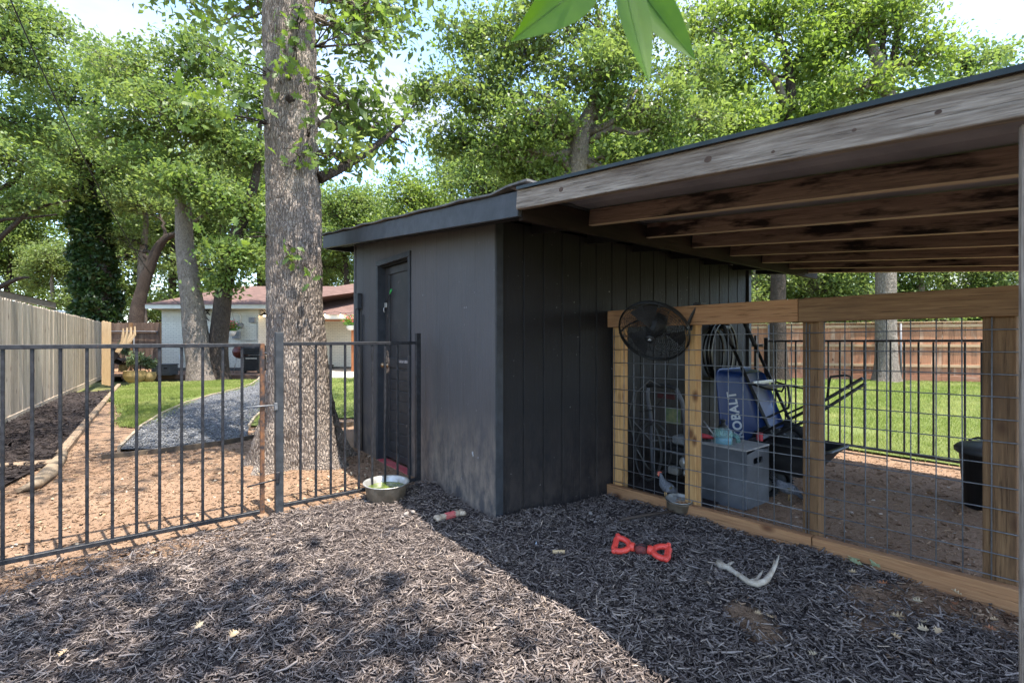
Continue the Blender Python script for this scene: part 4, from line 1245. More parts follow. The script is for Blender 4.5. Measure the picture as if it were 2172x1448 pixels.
# gable lamp
LAMPM = NT('lamp glow')
e_ = LAMPM.n('Emission'); e_.inputs['Color'].default_value = (1.0, 0.72, 0.4, 1); e_.inputs['Strength'].default_value = 6.0
LAMPM.t.links.new(e_.outputs[0], LAMPM.out.inputs['Surface']); LAMPM = LAMPM.m
lx, lz = hX(555, 18.4), hZ(668, 18.4)
q = MB(); q.lathe([(0.02, 0.14), (0.03, 0.10), (0.15, 0.0), (0.16, -0.01)], 16, Matrix.Translation((lx, 0.1, lz))); q.tube([(lx, 0.1, lz + 0.13), (lx - 0.1, 0.1, lz + 0.2), (wr, 0.1, lz + 0.16)], 0.012, 6)
bl = hpart(q, 'barn_lamp', PLBK)
q = MB(); q.ball((lx, 0.1, lz - 0.01), 0.045, 10, 6); hpart(q, 'bulb', LAMPM, bl)
# porch string lights
sl_ = thing('string_lights', 'string of small lit bulbs hanging along the porch eave', 'string lights', HM @ Vector((hX(690, t3), d3 - 0.1, 2.2)))
cpts = []
for k in range(25):
    f = k / 24; px = lerp(575, 760, f); cpts.append(HM @ Vector((hX(px, t3), d3 - 0.12, hZ(662, t3) - 0.05 * math.sin(f * math.pi * 4) ** 2)))
q = MB(); q.tube(cpts, 0.008, 5); q.build('cord', PLBK, sl_)
for px in (585, 692, 725, 757):
    p = HM @ Vector((hX(px, t3), d3 - 0.12, hZ(669, t3)))
    q = MB(); q.tube([p + Vector((0, 0, 0.12)), p + Vector((0, 0, 0.03))], 0.022, 8); sk_ = q.build('socket', PLBK, sl_)
    q = MB(); q.ball(p, (0.035, 0.035, 0.045), 10, 6); q.build('bulb', LAMPM, sl_)
# patio and deck
PAT = mk('patio concrete', (0.46, 0.40, 0.34), (0.38, 0.33, 0.28), 2.0, rough=0.9, coord='World', bump=0.2)
tag(MB().box(hX(575, 16), hX(1200, 18), 16 - 18.5, d2, -0.10, 0.035).build('patio', PAT, None, HM), kind='structure')
DECKW = wood('brown deck', (0.20, 0.125, 0.09), (0.13, 0.08, 0.055), rnd=0.2)
dk = tag(MB().box(hX(300, 17), hX(572, 17.0), -2.3, 0, -0.1, 0.085).build('deck', DKBASE, None, HM), kind='structure')
for k in range(15):
    y = -2.26 + k * 0.15
    board('deck_board', HM @ Vector((hX(300, 17), y, 0.105)), HM @ Vector((hX(572, 17), y, 0.105)), 0.14, 0.035, DECKW, dk, up=(HM.to_3x3() @ Vector((0, 1, 0))))
board('deck_fascia', HM @ Vector((hX(300, 17), -2.36, 0.05)), HM @ Vector((hX(572, 17), -2.36, 0.05)), 0.14, 0.035, DECKW, dk)
DZ = 0.124
# potted plants
OLIVE = leafmat('olive leaves', (0.10, 0.14, 0.06), (0.17, 0.21, 0.10), (0.12, 0.16, 0.08), 0.3)
FLOW = mk('red petals', (0.75, 0.05, 0.06), (0.75, 0.16, 0.22), 8, rough=0.6)
POTM = mk('tan glazed pot', (0.42, 0.31, 0.14), (0.30, 0.21, 0.09), 7, rough=0.4, bump=0.2)
SOILM = mk('potting soil', (0.05, 0.035, 0.025), None, 20, rough=0.95)
def leaf_quads(C, Ln, Wd, upb=0.5, D=None):
    n = len(C)
    d = rng.normal(0, 1, (n, 3)) if D is None else D + rng.normal(0, 0.45, (n, 3))
    d /= np.linalg.norm(d, axis=1)[:, None]
    nrm = rng.normal(0, 1, (n, 3)); nrm[:, 2] = np.abs(nrm[:, 2]) + upb
    nrm -= d * (nrm * d).sum(1)[:, None]; nrm /= np.linalg.norm(nrm, axis=1)[:, None] + 1e-9
    s = np.cross(d, nrm)
    Ln = np.broadcast_to(Ln, n)[:, None]; Wd = np.broadcast_to(Wd, n)[:, None]
    V = np.stack([C, C + d * Ln * 0.5 + s * Wd * 0.5 + nrm * Wd * 0.15, C + d * Ln - nrm * Ln * 0.12, C + d * Ln * 0.5 - s * Wd * 0.5 + nrm * Wd * 0.15], 1).reshape(-1, 3)
    return V, np.arange(n * 4).reshape(-1, 4)
def pot_plant(px, py, t, r, h, label, ph, nl):
    b = pt(px, py, t); b.z = DZ if t > 16.3 else 0.0
    o = thing('potted_plant', label, 'plant', b)
    q = MB(); q.lathe([(0.0, 0.0), (r * 0.55, 0.0), (r * 0.85, h * 0.3), (r, h * 0.65), (r * 0.93, h * 0.95), (r * 0.97, h), (r * 0.86, h), (r * 0.84, h * 0.9), (0.0, h * 0.9)], 28, Matrix.Translation(b)); pp = q.build('pot', POTM, o)
    q = MB(); q.lathe([(0.0, h * 0.93), (r * 0.83, h * 0.92)], 20, Matrix.Translation(b)); q.build('soil', SOILM, pp)
    q = MB()
    C, D = [], []
    for k in range(9):
        a = random.uniform(0, 6.28); e = random.uniform(0.1, 0.8)
        tip = b + Vector((math.cos(a) * r * 1.2 * e, math.sin(a) * r * 1.2 * e, h + ph * random.uniform(0.5, 1)))
        mid = b + Vector((math.cos(a) * r * 0.3, math.sin(a) * r * 0.3, h + ph * 0.4))
        q.tube([b + Vector((0, 0, h * 0.9)), mid, tip], [0.008, 0.006, 0.003], 5)
        for j in range(nl // 9):
            f = random.uniform(0.35, 1.05); c = mid.lerp(tip, f) + Vector([random.gauss(0, 0.05) for _ in range(3)]); C.append(c[:])
    q.build('stems', mk('plant stem', (0.10, 0.09, 0.05), None, 10), o)
    V, F = leaf_quads(np.array(C), 0.10, 0.045)
    obj('leaves', npmesh('leaves', V, F), o, OLIVE)['kind'] = 'stuff'
    return o
pot_plant(286, 814, 14.6, 0.30, 0.36, 'wide tan glazed pot with a grey green shrub by the deck', 0.55, 500)
pot_plant(316, 812, 14.9, 0.20, 0.30, 'smaller tan glazed pot with a leafy shrub by the deck', 0.45, 420)
pot_plant(262, 792, 17.9, 0.16, 0.25, 'dark shadowed potted plant behind the cedar screen', 0.9, 380)
bb = pt(350, 800, 16.0)
bx_ = thing('storage_box', 'charcoal grey storage box standing on the deck', 'box', (bb.x, bb.y, DZ), YAW)
BM = bx_.matrix_basis.copy() if False else Matrix.Translation((bb.x, bb.y, DZ)) @ Matrix.Rotation(YAW, 4, 'Z')
q = MB(); q.box(-0.32, 0.30, -0.2, 0.2, 0, 0.34, 0.01); q.build('body', mk('charcoal box', (0.06, 0.062, 0.066), (0.08, 0.082, 0.085), 6), bx_, BM)
q = MB(); q.box(-0.34, 0.32, -0.22, 0.22, 0.342, 0.38, 0.01); q.build('lid', mk('charcoal lid', (0.10, 0.102, 0.106), None, 6), bx_, BM)
q = MB(); q.box(0.10, 0.22, -0.206, -0.2005, 0.22, 0.26, 0.002); q.build('handle_hole', BACKM, bx_, BM)
# two lounge chairs behind the screen
LCH = mk('dark brown wicker', (0.035, 0.022, 0.015), (0.07, 0.045, 0.03), 60, rough=0.6, bump=0.4)
def lounge(px, t, label, rz):
    b = pt(px, 724, t); b.z = DZ
    o = thing('lounge_chair', label, 'chair', b, rz)
    M0 = Matrix.Translation(b) @ Matrix.Rotation(rz, 4, 'Z')
    q = MB(); P_ = [(-0.75, 0, 0.95), (-0.55, 0, 0.88), (-0.40, 0, 0.62), (-0.25, 0, 0.34), (0.05, 0, 0.28), (0.35, 0, 0.40), (0.6, 0, 0.50), (0.8, 0, 0.40)]
    q.tube([Vector(p) for p in P_], [(0.27, 0.022)] * len(P_), 8, flat=(0, 0, 1)); q.build('seat', LCH, o, M0)
    for s in (-1, 1):
        for xx in (-0.35, 0.45):
            q = MB(); q.tube([(xx, s * 0.22, 0.0), (xx, s * 0.22, 0.44 if xx < 0 else 0.40)], 0.02, 6); q.build('leg', LCH, o, M0)
    return o
lounge(262, 17.6, 'dark curved lounge chair behind the tan pots', YAW)
lounge(226, 17.6, 'dark curved lounge chair between grey fence and cedar screen', YAW)
# hanging baskets
def basket(p, label, zc):
    o = thing('hanging_basket', label, 'plant', p)
    q = MB(); q.lathe([(0.0, 0.0), (0.10, 0.0), (0.16, 0.1), (0.18, 0.17), (0.185, 0.18), (0.17, 0.18)], 20, Matrix.Translation(p)); q.build('pot', WHITE, o)
    C = np.array(p)[None] + np.stack([rng.normal(0, 0.11, 420), rng.normal(0, 0.11, 420), 0.18 + np.abs(rng.normal(0, 0.16, 420))], -1)
    V, F = leaf_quads(C, 0.09, 0.045); obj('leaves', npmesh('leaves', V, F), o, leafmat('basket leaves', (0.08, 0.19, 0.03), (0.15, 0.28, 0.05), (0.12, 0.24, 0.05), 0.4))['kind'] = 'stuff'
    C = np.array(p)[None] + np.stack([rng.normal(0, 0.13, 60), rng.normal(0, 0.13, 60), 0.30 + np.abs(rng.normal(0, 0.14, 60))], -1)
    V, F = leaf_quads(C, 0.075, 0.065, 1.0); obj('flowers', npmesh('flowers', V, F), o, FLOW)['kind'] = 'stuff'
    q = MB()
    for k in range(3):
        a = k * 2.09; q.tube([p + Vector((0.17 * math.cos(a), 0.17 * math.sin(a), 0.18)), p + Vector((0, 0, zc - p.z))], 0.005, 4)
    q.build('hanger', PLBK, o)
p = HM @ Vector((hX(487, 17.9), -0.5, hZ(712, 17.9))); basket(p, 'white hanging basket of red flowers on the brick wall', ztp + 0.03)
p = HM @ Vector((hX(747, 19.1), d3 - 0.4, hZ(700, 19.1))); basket(p, 'hanging basket of red flowers at the porch post', 2.33)
# wall ornament: three crossed metal rods with a ball
orn = thing('wall_ornament', 'metal star ornament with a round knob on the brick wall', 'ornament', HM @ Vector((hX(441, 18.5), -0.05, hZ(668, 18.5))))
q = MB()
c0 = Vector((hX(439, 18.5), -0.05, hZ(668, 18.5)))
for (a, b) in (((-0.25, 0.22), (0.12, -0.22)), ((-0.22, -0.18), (0.16, 0.2)), ((0.14, 0.0), (-0.05, 0.25))):
    q.tube([c0 + Vector((a[0], 0, a[1])), c0 + Vector((b[0], -0.03, b[1]))], 0.018, 6)
q.build('rods', PLBK, orn, HM)
q = MB(); q.ball(c0 + Vector((0.06, -0.02, 0.24)), 0.06, 12, 8); q.build('knob', LCH, orn, HM)
# grills
b = pt(541, 785, 17.2); b.z = DZ
g = thing('gas_grill', 'black gas grill with side panel standing near the house wall', 'grill', b, YAW)
GMx = Matrix.Translation(b) @ Matrix.Rotation(YAW, 4, 'Z')
q = MB(); q.box(-0.28, 0.28, -0.25, 0.25, 0.08, 0.62, 0.02); q.build('cabinet', PLBK, g, GMx)
q = MB(); q.box(-0.20, 0.20, -0.262, -0.252, 0.50, 0.55, 0.002); q.build('handle', STEEL, g, GMx)
q = MB(); q.box(-0.30, 0.30, -0.28, 0.28, 0.64, 0.74, 0.02); q.build('firebox', PLBK, g, GMx)
q = MB()
q.prism([(-0.27, 0.742), (0.27, 0.742), (0.25, 0.92), (0.12, 1.0), (-0.14, 1.0), (-0.27, 0.9)], (-0.3, 0, 0), (0, 1, 0), (0, 0, 1), (1, 0, 0), 0.6); q.build('lid', PLBK, g, GMx)
q = MB(); q.box(0.302, 0.62, -0.22, 0.22, 0.70, 0.73, 0.006); q.build('side_shelf', GREY, g, GMx)
for sx in (-0.24, 0.24):
    q = MB(); q.lathe([(0.0, -0.02), (0.07, -0.02), (0.07, 0.02), (0.0, 0.02)], 14, Matrix.Translation((sx, -0.2, 0.07)) @ Matrix.Rotation(math.pi / 2, 4, 'Y')); q.build('wheel', RUBB, g, GMx)
b = pt(511, 787, 17.4); b.z = DZ
g = thing('kettle_grill', 'rusty red kettle grill on thin legs by the brick wall', 'grill', b)
KM = mk('rusty red enamel', (0.17, 0.045, 0.03), (0.10, 0.03, 0.02), 6, rough=0.35)
q = MB(); q.lathe([(0.0, 0.50), (0.15, 0.53), (0.25, 0.62), (0.28, 0.74)], 24, Matrix.Translation(b)); q.build('bowl', KM, g)
q = MB(); q.lathe([(0.285, 0.74), (0.26, 0.86), (0.17, 0.96), (0.0, 1.0)], 24, Matrix.Translation(b)); q.build('lid', KM, g)
for k in range(3):
    a = k * 2.09 + 0.4
    q = MB(); q.tube([b + Vector((0.14 * math.cos(a), 0.14 * math.sin(a), 0.56)), b + Vector((0.27 * math.cos(a), 0.27 * math.sin(a), 0.0))], 0.012, 6); q.build('leg', STEEL, g)
# neighbours beyond the left fence
nbh = thing('neighbour_shed', 'low brown roofed neighbour outbuilding behind the grey cedar fence', 'shed', pt(20, 724, 13.0) * 1.0)
nbh.location.z = 0
P0, P1 = pt(-260, 560, 9.6), pt(118, 652, 17.0)
P0.z, P1.z = 2.72, 2.52
dn = (P1 - P0); dn.z = 0; dn.normalize(); nn_ = Vector((-dn.y, dn.x, 0))
TANF = mk('tan fascia', (0.26, 0.215, 0.155), (0.20, 0.16, 0.12), 4, rough=0.7, coord='World')
board('fascia', P0, P1, 0.20, 0.03, TANF, nbh)
q = MB(); u_ = Vector((0, 0, 0.11))
q.add([P0 + u_ - nn_ * 0.04, P1 + u_ - nn_ * 0.04 + dn * 0.05, P1 + u_ + nn_ * 4 + Vector((0, 0, 0.5)), P0 + u_ + nn_ * 4 + Vector((0, 0, 0.5))], [(0, 1, 2, 3)]); q.build('roof', mk('dark shingle', (0.07, 0.06, 0.05), (0.10, 0.085, 0.07), 9, rough=0.9, coord='World'), nbh)
q = MB(); a, b = P0 + nn_ * 0.5, P1 + nn_ * 0.5 - dn * 0.4
q.add([(a.x, a.y, -0.2), (b.x, b.y, -0.2), (b.x, b.y, 2.45), (a.x, a.y, 2.45)], [(0, 1, 2, 3)]); q.build('wall', mk('brown wall', (0.07, 0.05, 0.035), None, 4), nbh)
wt = thing('white_carport', 'pale metal neighbour roof showing above the grey fence', 'roof', pt(140, 724, 27.0))
wt.location.z = 0
a = [pt(96, 657, 27), pt(172, 660, 29), pt(190, 684, 26), pt(105, 700, 24)]
q = MB(); q.add(a + [p_ - Vector((0, 0, 0.12)) for p_ in a], [(0, 1, 2, 3), (7, 6, 5, 4), (0, 4, 5, 1), (1, 5, 6, 2), (2, 6, 7, 3), (3, 7, 4, 0)]); q.build('sheet', WHITE, wt)
q = MB()
for p_ in a:
    q.tube([Vector((p_.x, p_.y, -0.2)), p_ - Vector((0, 0, 0.12))], 0.05, 6)
q.build('supports', GREY, wt)
# service cable
A_, B_ = pt(-30, -120, 7.0), pt(388, 650, 18.0)
cb_ = []
for k in range(41):
    f = k / 40; p_ = A_.lerp(B_, f); p_.z -= 1.0 * 4 * f * (1 - f) * 0.9; cb_.append(p_)
q = MB(); q.tube(cb_, 0.012, 6); tag(q.build('power_cable', PLBK), 'black overhead power cable sagging down to the house roof', 'cable')

# ------------------------------------------------------------------ trees
BARK = barkmat('grey brown oak bark', (0.40, 0.335, 0.275), (0.21, 0.162, 0.132), (0.085, 0.065, 0.052), 1.0, 1.0, 46.0, 0.75)
BARKF = barkmat('pale oak bark', (0.36, 0.305, 0.25), (0.18, 0.145, 0.118), (0.08, 0.062, 0.05), 0.6, 1.0, 75.0, 0.45)
BARKD = barkmat('dark bark', (0.10, 0.076, 0.06), (0.058, 0.043, 0.035), (0.025, 0.02, 0.016), 0.6, 1.0, 70.0, 0.6)
LF1 = leafmat('oak leaves', (0.082, 0.140, 0.036), (0.145, 0.210, 0.056), (0.185, 0.245, 0.070), 0.45)
LF2 = leafmat('bright leaves', (0.095, 0.160, 0.034), (0.160, 0.235, 0.050), (0.190, 0.258, 0.064), 0.50)
LF3 = leafmat('pale far leaves', (0.100, 0.155, 0.045), (0.165, 0.225, 0.066), (0.200, 0.250, 0.085), 0.48)
LFI = leafmat('ivy leaves', (0.018, 0.045, 0.012), (0.045, 0.085, 0.022), (0.03, 0.06, 0.018), 0.2)

def trunk_mesh(path, rad, n, seg, rough=0.03, flare=0.0, seed=0, furrow=0.0):
    P = [Vector(p) for p in path]
    # resample
    cum = [0.0]
    for a, b in zip(P[:-1], P[1:]): cum.append(cum[-1] + (b - a).length)
    T = np.linspace(0, cum[-1], seg)
    C, Rr = [], []
    for t_ in T:
        k = max(0, min(len(P) - 2, np.searchsorted(cum, t_) - 1)); f = (t_ - cum[k]) / max(1e-6, cum[k + 1] - cum[k])
        p0, p1, p2, p3 = P[max(k - 1, 0)], P[k], P[k + 1], P[min(k + 2, len(P) - 1)]
        C.append(0.5 * ((2 * p1) + (p2 - p0) * f + (2 * p0 - 5 * p1 + 4 * p2 - p3) * f * f + (3 * p1 - p0 - 3 * p2 + p3) * f ** 3)); Rr.append(lerp(rad[k], rad[k + 1], f))
    C = np.array([c[:] for c in C]); Rr = np.array(Rr)
    th = np.linspace(0, 2 * np.pi, n, endpoint=False)
    tg = np.gradient(C, axis=0); tg /= np.linalg.norm(tg, axis=1)[:, None]
    u = np.cross(tg, np.array([0.0, 1, 0.05])); u /= np.linalg.norm(u, axis=1)[:, None]
    w = np.cross(tg, u)
    ct, st = np.cos(th), np.sin(th)
    hgt = T[:, None]
    r = Rr[:, None] * (1 + rough * 2 * fbm(ct[None] * 1.6 + seed, st[None] * 1.6 + seed, hgt * 1.1, 3))
    if flare:
        lob = 0.55 + 0.45 * np.cos(th[None] * 5 + seed + 0.8 * np.sin(th[None] * 2))
        r = r * (1 + flare * np.exp(-hgt / 0.36) * lob + flare * 0.25 * np.exp(-hgt / 0.7))
    if furrow:
        a = Rr[:, None] * 0 + Rr.mean()
        f1 = np.abs(vn(ct[None] * a * 42 + seed, st[None] * a * 42, hgt * 9)) 
        f2 = np.abs(vn(ct[None] * a * 80 + 9, st[None] * a * 80, hgt * 22))
        r = r + furrow * (np.clip(f1 * 3.2, 0, 1) * 0.7 + np.clip(f2 * 3, 0, 1) * 0.4 - 0.6)
    V = C[:, None, :] + u[:, None, :] * (r * ct[None])[..., None] + w[:, None, :] * (r * st[None])[..., None]
    V = V.reshape(-1, 3)
    i = np.arange(seg - 1)[:, None] * n; k = np.arange(n)[None]; l = (k + 1) % n
    F = np.stack([i + k, i + l, i + n + l, i + n + k], -1).reshape(-1, 4)
    return npmesh('trunk', V, F, True), C, Rr

def limb_tubes(segs, n=6):
    """segs: list of (points array, r0, r1) -> merged tube verts, faces"""
    VV, FF, off = [], [], 0
    th = np.linspace(0, 2 * np.pi, n, endpoint=False)
    for P, r0, r1 in segs:
        P = np.asarray(P); m = len(P)
        tg = np.gradient(P, axis=0); tg /= np.linalg.norm(tg, axis=1)[:, None] + 1e-9
        ref = np.array([0.31, 0.87, 0.38])
        u = np.cross(tg, ref); u /= np.linalg.norm(u, axis=1)[:, None] + 1e-9
        w = np.cross(tg, u)
        r = np.linspace(r0, r1, m)
        V = P[:, None] + u[:, None] * (r[:, None] * np.cos(th))[..., None] + w[:, None] * (r[:, None] * np.sin(th))[..., None]
        i = np.arange(m - 1)[:, None] * n; k = np.arange(n)[None]; l = (k + 1) % n
        FF.append(np.stack([i + k, i + l, i + n + l, i + n + k], -1).reshape(-1, 4) + off)
        VV.append(V.reshape(-1, 3)); off += m * n
    return np.concatenate(VV), np.concatenate(FF)
def crooked(a, b, n, amp, arch=0.0):
    t_ = np.linspace(0, 1, n)[:, None]
    a, b = np.asarray(a, float), np.asarray(b, float)
    P = a + (b - a) * t_
    ln = np.linalg.norm(b - a)
    j = np.cumsum(rng.normal(0, 1, (n, 3)), 0); j -= j[0] + (j[-1] - j[0]) * t_
    P = P + j * amp * ln / n
    P[:, 2] += (arch * ln * 4 * t_ * (1 - t_))[:, 0]
    return P

def grow(C, Rr, blobs, leaf, per, sig, limb_r=0.30, twig=0.012):
    """limbs from the trunk into crown blobs, twigs to leaf clumps; returns tubes and leaf centres"""
    segs, LC = [], []
    zs = C[:, 2]
    for (c, rad, ncl) in blobs:
        c = np.array(c, float); rad = np.array(rad, float)
        dist = np.linalg.norm((C - c) * np.array([1, 1, 0.8]), axis=1) + np.where(zs > c[2] - 0.1 * rad[2], (zs - c[2] + 0.5) * 1.5, 0)
        k = int(np.argmin(dist))
        lp = crooked(C[k], c, 14, 0.55, 0.04)
        r0 = max(0.02, Rr[k] * limb_r)
        segs.append((lp, r0, max(0.012, r0 * 0.28)))
        nb = max(3, ncl // 14)
        ends = []
        for j in range(nb):
            d = rng.normal(0, 1, 3); d /= np.linalg.norm(d); d[2] = d[2] * 0.8 + 0.1
            e = c + d * rad * rng.uniform(0.55, 0.9)
            s = lp[rng.integers(5, 14)]
            bp = crooked(s, e, 8, 0.5, 0.03)
            segs.append((bp, r0 * 0.30 + 0.006, 0.008)); ends.append(bp)
        for j in range(ncl):
            d = rng.normal(0, 1, 3); d /= np.linalg.norm(d)
            e = c + d * rad * (rng.uniform(0.25, 1.0) ** 0.55)
            bp = ends[rng.integers(0, nb)]
            s = bp[rng.integers(2, 8)]
            if np.linalg.norm(s - e) > rad.max() * 0.9:
                s = bp[np.argmin(np.linalg.norm(bp - e, axis=1))]
            tp = crooked(s, e, 5, 0.35, 0.02)
            segs.append((tp, twig, twig * 0.35))
            m = rng.poisson(per)
            f = rng.uniform(0.35, 1.0, m)
            q = tp[0] + (tp[-1] - tp[0]) * f[:, None]
            sg = np.array([sig, sig, sig * 0.62])
            LC.append(np.where((rng.random(m) < 0.72)[:, None], e + rng.normal(0, 1, (m, 3)) * sg, q + rng.normal(0, 1, (m, 3)) * sg * 0.6))
    return segs, np.concatenate(LC)

def make_tree(name, label, path, rad, blobs, leafm, bark, leaf=0.12, per=26, sig=0.24, group=None, n=20, seg=40, flare=0.35, rough=0.05, seed=0, limb_r=0.30, furrow=0.0, twig=0.012, base=None):
    o = thing(name, label, 'tree', base or path[0], 0, group)
    me, C, Rr = trunk_mesh(path, rad, n, seg, rough, flare, seed, furrow)
    obj('trunk', me, o, bark)
    if blobs:
        segs, LC = grow(C, Rr, blobs, leaf, per, sig, limb_r, twig)
        V, F = limb_tubes(segs, 6)
        obj('branches', npmesh('branches', V, F, True), o, bark)['kind'] = 'stuff'
        Ln = leaf * np.exp(rng.normal(-0.12, 0.28, len(LC))).clip(0.4, 1.7)
        V, F = leaf_quads(LC, Ln, Ln * rng.uniform(0.42, 0.66, len(LC)), 0.7)
        obj('crown', npmesh('crown', V, F), o, leafm)
        global NLEAF
        NLEAF += len(LC)
    return o
NLEAF = 0
SHADE_BLOBS = [((0.45, 0.05, 7.0), (0.95, 0.9, 0.5), 24), ((-0.5, 0.35, 7.0), (0.9, 0.9, 0.5), 22), ((0.9, -1.15, 7.2), (0.8, 0.7, 0.5), 26), ((-0.1, -1.0, 7.0), (0.9, 0.8, 0.5), 44), ((-1.7, 0.5, 7.0), (0.9, 0.9, 0.5), 36), ((-3.6, -2.6, 8.0), (2.0, 2.0, 1.0), 60), ((-1.6, -3.6, 8.2), (1.8, 1.6, 0.9), 50), ((0.9, -3.3, 7.6), (1.2, 1.0, 0.6), 26)]
def B(px, py, t, rx, rz, n, ry=None):
    """crown blob seen around a pixel at depth t, horizontal radius rx, vertical rz"""
    p = pt(px, py, t)
    return (tuple(p), (rx, ry or rx, rz), n)
def up(p, z): return Vector((p.x, p.y, z))

# --- the big oak beside the shed
ob = pt(632, 980, 4.94); ob.z = -0.05
c_ = ob.copy()
def ow(px, z, t=4.94):
    q = pt(px, 724, t); return Vector((q.x, q.y, z))
big_path = [ow(640, -0.06), ow(636, 0.35), ow(630, 1.2), ow(625, 2.2), ow(620, 3.3), ow(614, 4.6), ow(612, 6.0), ow(618, 7.2), ow(630, 8.6)]
big_rad = [0.31, 0.285, 0.265, 0.258, 0.252, 0.245, 0.225, 0.17, 0.07]
big_blobs = []
def BW(x, y, z, r, rz, n): big_blobs.append(((x, y, z), (r, r, rz), n))
cx, cy = ob.x, ob.y
for (dx, dy, z, r, n) in ((-2.6, 0.8, 7.6, 1.7, 60), (2.4, 0.4, 7.4, 1.7, 60), (0.2, 2.6, 8.2, 1.8, 60), (-0.6, -1.9, 8.2, 1.5, 45), (0.3, 0.2, 9.6, 1.8, 60), (-2.2, 3.2, 8.8, 1.6, 50), (2.6, 2.8, 8.6, 1.6, 50)):
    BW(cx + dx, cy + dy, z, r, r * 0.6, n)
big_blobs += [B(520, 18, 6.0, 0.75, 0.3, 22), B(400, -30, 6.6, 0.9, 0.35, 26), B(760, 90, 5.6, 0.45, 0.35, 16), B(830, 30, 6.4, 0.7, 0.35, 24), B(740, 235, 5.8, 0.55, 0.3, 20), B(820, 290, 6.3, 0.5, 0.25, 16), B(720, 330, 5.3, 0.30, 0.15, 9), B(760, 20, 5.2, 0.4, 0.25, 12)]
make_tree('oak_tree', 'thick grey brown oak trunk rising beside the shed door', big_path, big_rad, big_blobs, LF1, BARK, leaf=0.115, per=24, sig=0.17, n=128, seg=380, flare=0.95, rough=0.055, seed=3, limb_r=0.22, furrow=0.022, twig=0.006, base=(cx, cy, 0))
oak = [o for o in bpy.data.objects if o.name == 'oak_tree'][0]
# leafy sprouts with lobed leaves on the oak
lobe = [(0, 0), (0.06, 0.12), (0.22, 0.20), (0.10, 0.32), (0.34, 0.46), (0.13, 0.56), (0.32, 0.74), (0.12, 0.78), (0.08, 0.92), (0, 1.0)]
lobe = lobe + [(-a, b) for a, b in lobe[-2:0:-1]]
SPR = leafmat('sprout leaves', (0.075, 0.135, 0.026), (0.13, 0.20, 0.038), (0.15, 0.22, 0.045), 0.5)
LOB = np.array(lobe)
def sprout(center, n, size, spread, origin=None, parent=oak, name='sprout'):
    q = MB()
    V, F = [], []
    k = len(LOB)
    c = np.array(center)
    for j in range(n):
        p = c + rng.normal(0, 1, 3) * np.array(spread)
        d = rng.normal(0, 1, 3) + np.array([0, 0, -0.15]); d /= np.linalg.norm(d)
        nr = rng.normal(0, 1, 3) + np.array([-0.6, -0.7, 0.6]); nr -= d * nr.dot(d); nr /= np.linalg.norm(nr)
        s = np.cross(d, nr); L_ = size * rng.uniform(0.6, 1.2)
        pv = p + np.outer(LOB[:, 1] * L_, d) + np.outer(LOB[:, 0] * L_, s) + np.outer(np.abs(LOB[:, 0]) * L_ * 0.25 - (LOB[:, 1] ** 2) * L_ * 0.12, nr)
        q.add([tuple(a) for a in pv], [tuple(range(k))])
    me = q.mesh(name)
    o = obj(name, me, parent, SPR)
    o['kind'] = 'stuff'
    if origin is not None:
        g = MB()
        for j in range(4):
            g.tube([tuple(a) for a in crooked(origin, c + rng.normal(0, 1, 3) * np.array(spread) * 0.9, 6, 0.3)], [0.008, 0.006, 0.005, 0.004, 0.003, 0.002], 5)
        g.build('twig', BARKD, o)
    return o
for (px, py, t_, n, sz, sp, opx, opy) in ((618, 545, 4.62, 16, 0.11, (0.07, 0.07, 0.05), 622, 525), (650, 575, 4.62, 7, 0.10, (0.03, 0.03, 0.05), 640, 550), (640, 335, 4.62, 26, 0.11, (0.12, 0.12, 0.06), 640, 330), (690, 305, 4.75, 34, 0.11, (0.14, 0.12, 0.07), 665, 330), (655, 255, 4.65, 9, 0.11, (0.05, 0.05, 0.06), 655, 290),
        (615, 60, 4.6, 40, 0.12, (0.12, 0.10, 0.14), 620, 150), (610, 150, 4.6, 22, 0.12, (0.12, 0.1, 0.08), 612, 190), (640, 35, 4.6, 8, 0.12, (0.06, 0.05, 0.05), 630, 60), (470, 235, 4.3, 40, 0.14, (0.22, 0.2, 0.08), 575, 265), (420, 225, 4.4, 16, 0.14, (0.12, 0.1, 0.08), 575, 265), (500, 130, 4.4, 42, 0.12, (0.26, 0.2, 0.10), 575, 160), (490, 500, 4.5, 16, 0.12, (0.16, 0.1, 0.05), 578, 505), (760, 170, 4.7, 26, 0.12, (0.2, 0.15, 0.14), 668, 165), (700, 190, 4.7, 24, 0.11, (0.16, 0.1, 0.06), 668, 165), (745, 60, 4.6, 26, 0.12, (0.16, 0.15, 0.10), 665, 100), (850, 40, 4.9, 24, 0.12, (0.18, 0.15, 0.08), 665, 100)):
    c = pt(px, py, t_); og = pt(opx, opy, 4.8)
    sprout(c, n, sz, sp, np.array(og))
# visible crooked limb to the right
q = MB(); lp = [pt(676, 378, 4.95), pt(715, 362, 5.1), pt(770, 330, 5.4), pt(815, 295, 5.8), pt(850, 262, 6.1), pt(880, 220, 6.4)]
q.tube(lp, [0.06, 0.045, 0.038, 0.03, 0.022, 0.010], 8); q.build('limb', BARKD, oak)
q = MB(); q.lathe([(0.0, 0.02), (0.035, 0.015), (0.05, -0.02), (0.045, -0.05)], 10, Matrix.Translation(pt(618, 208, 4.70)) @ Matrix.Rotation(math.pi / 2, 4, 'X') ); q.build('limb_scar', BARKD, oak)

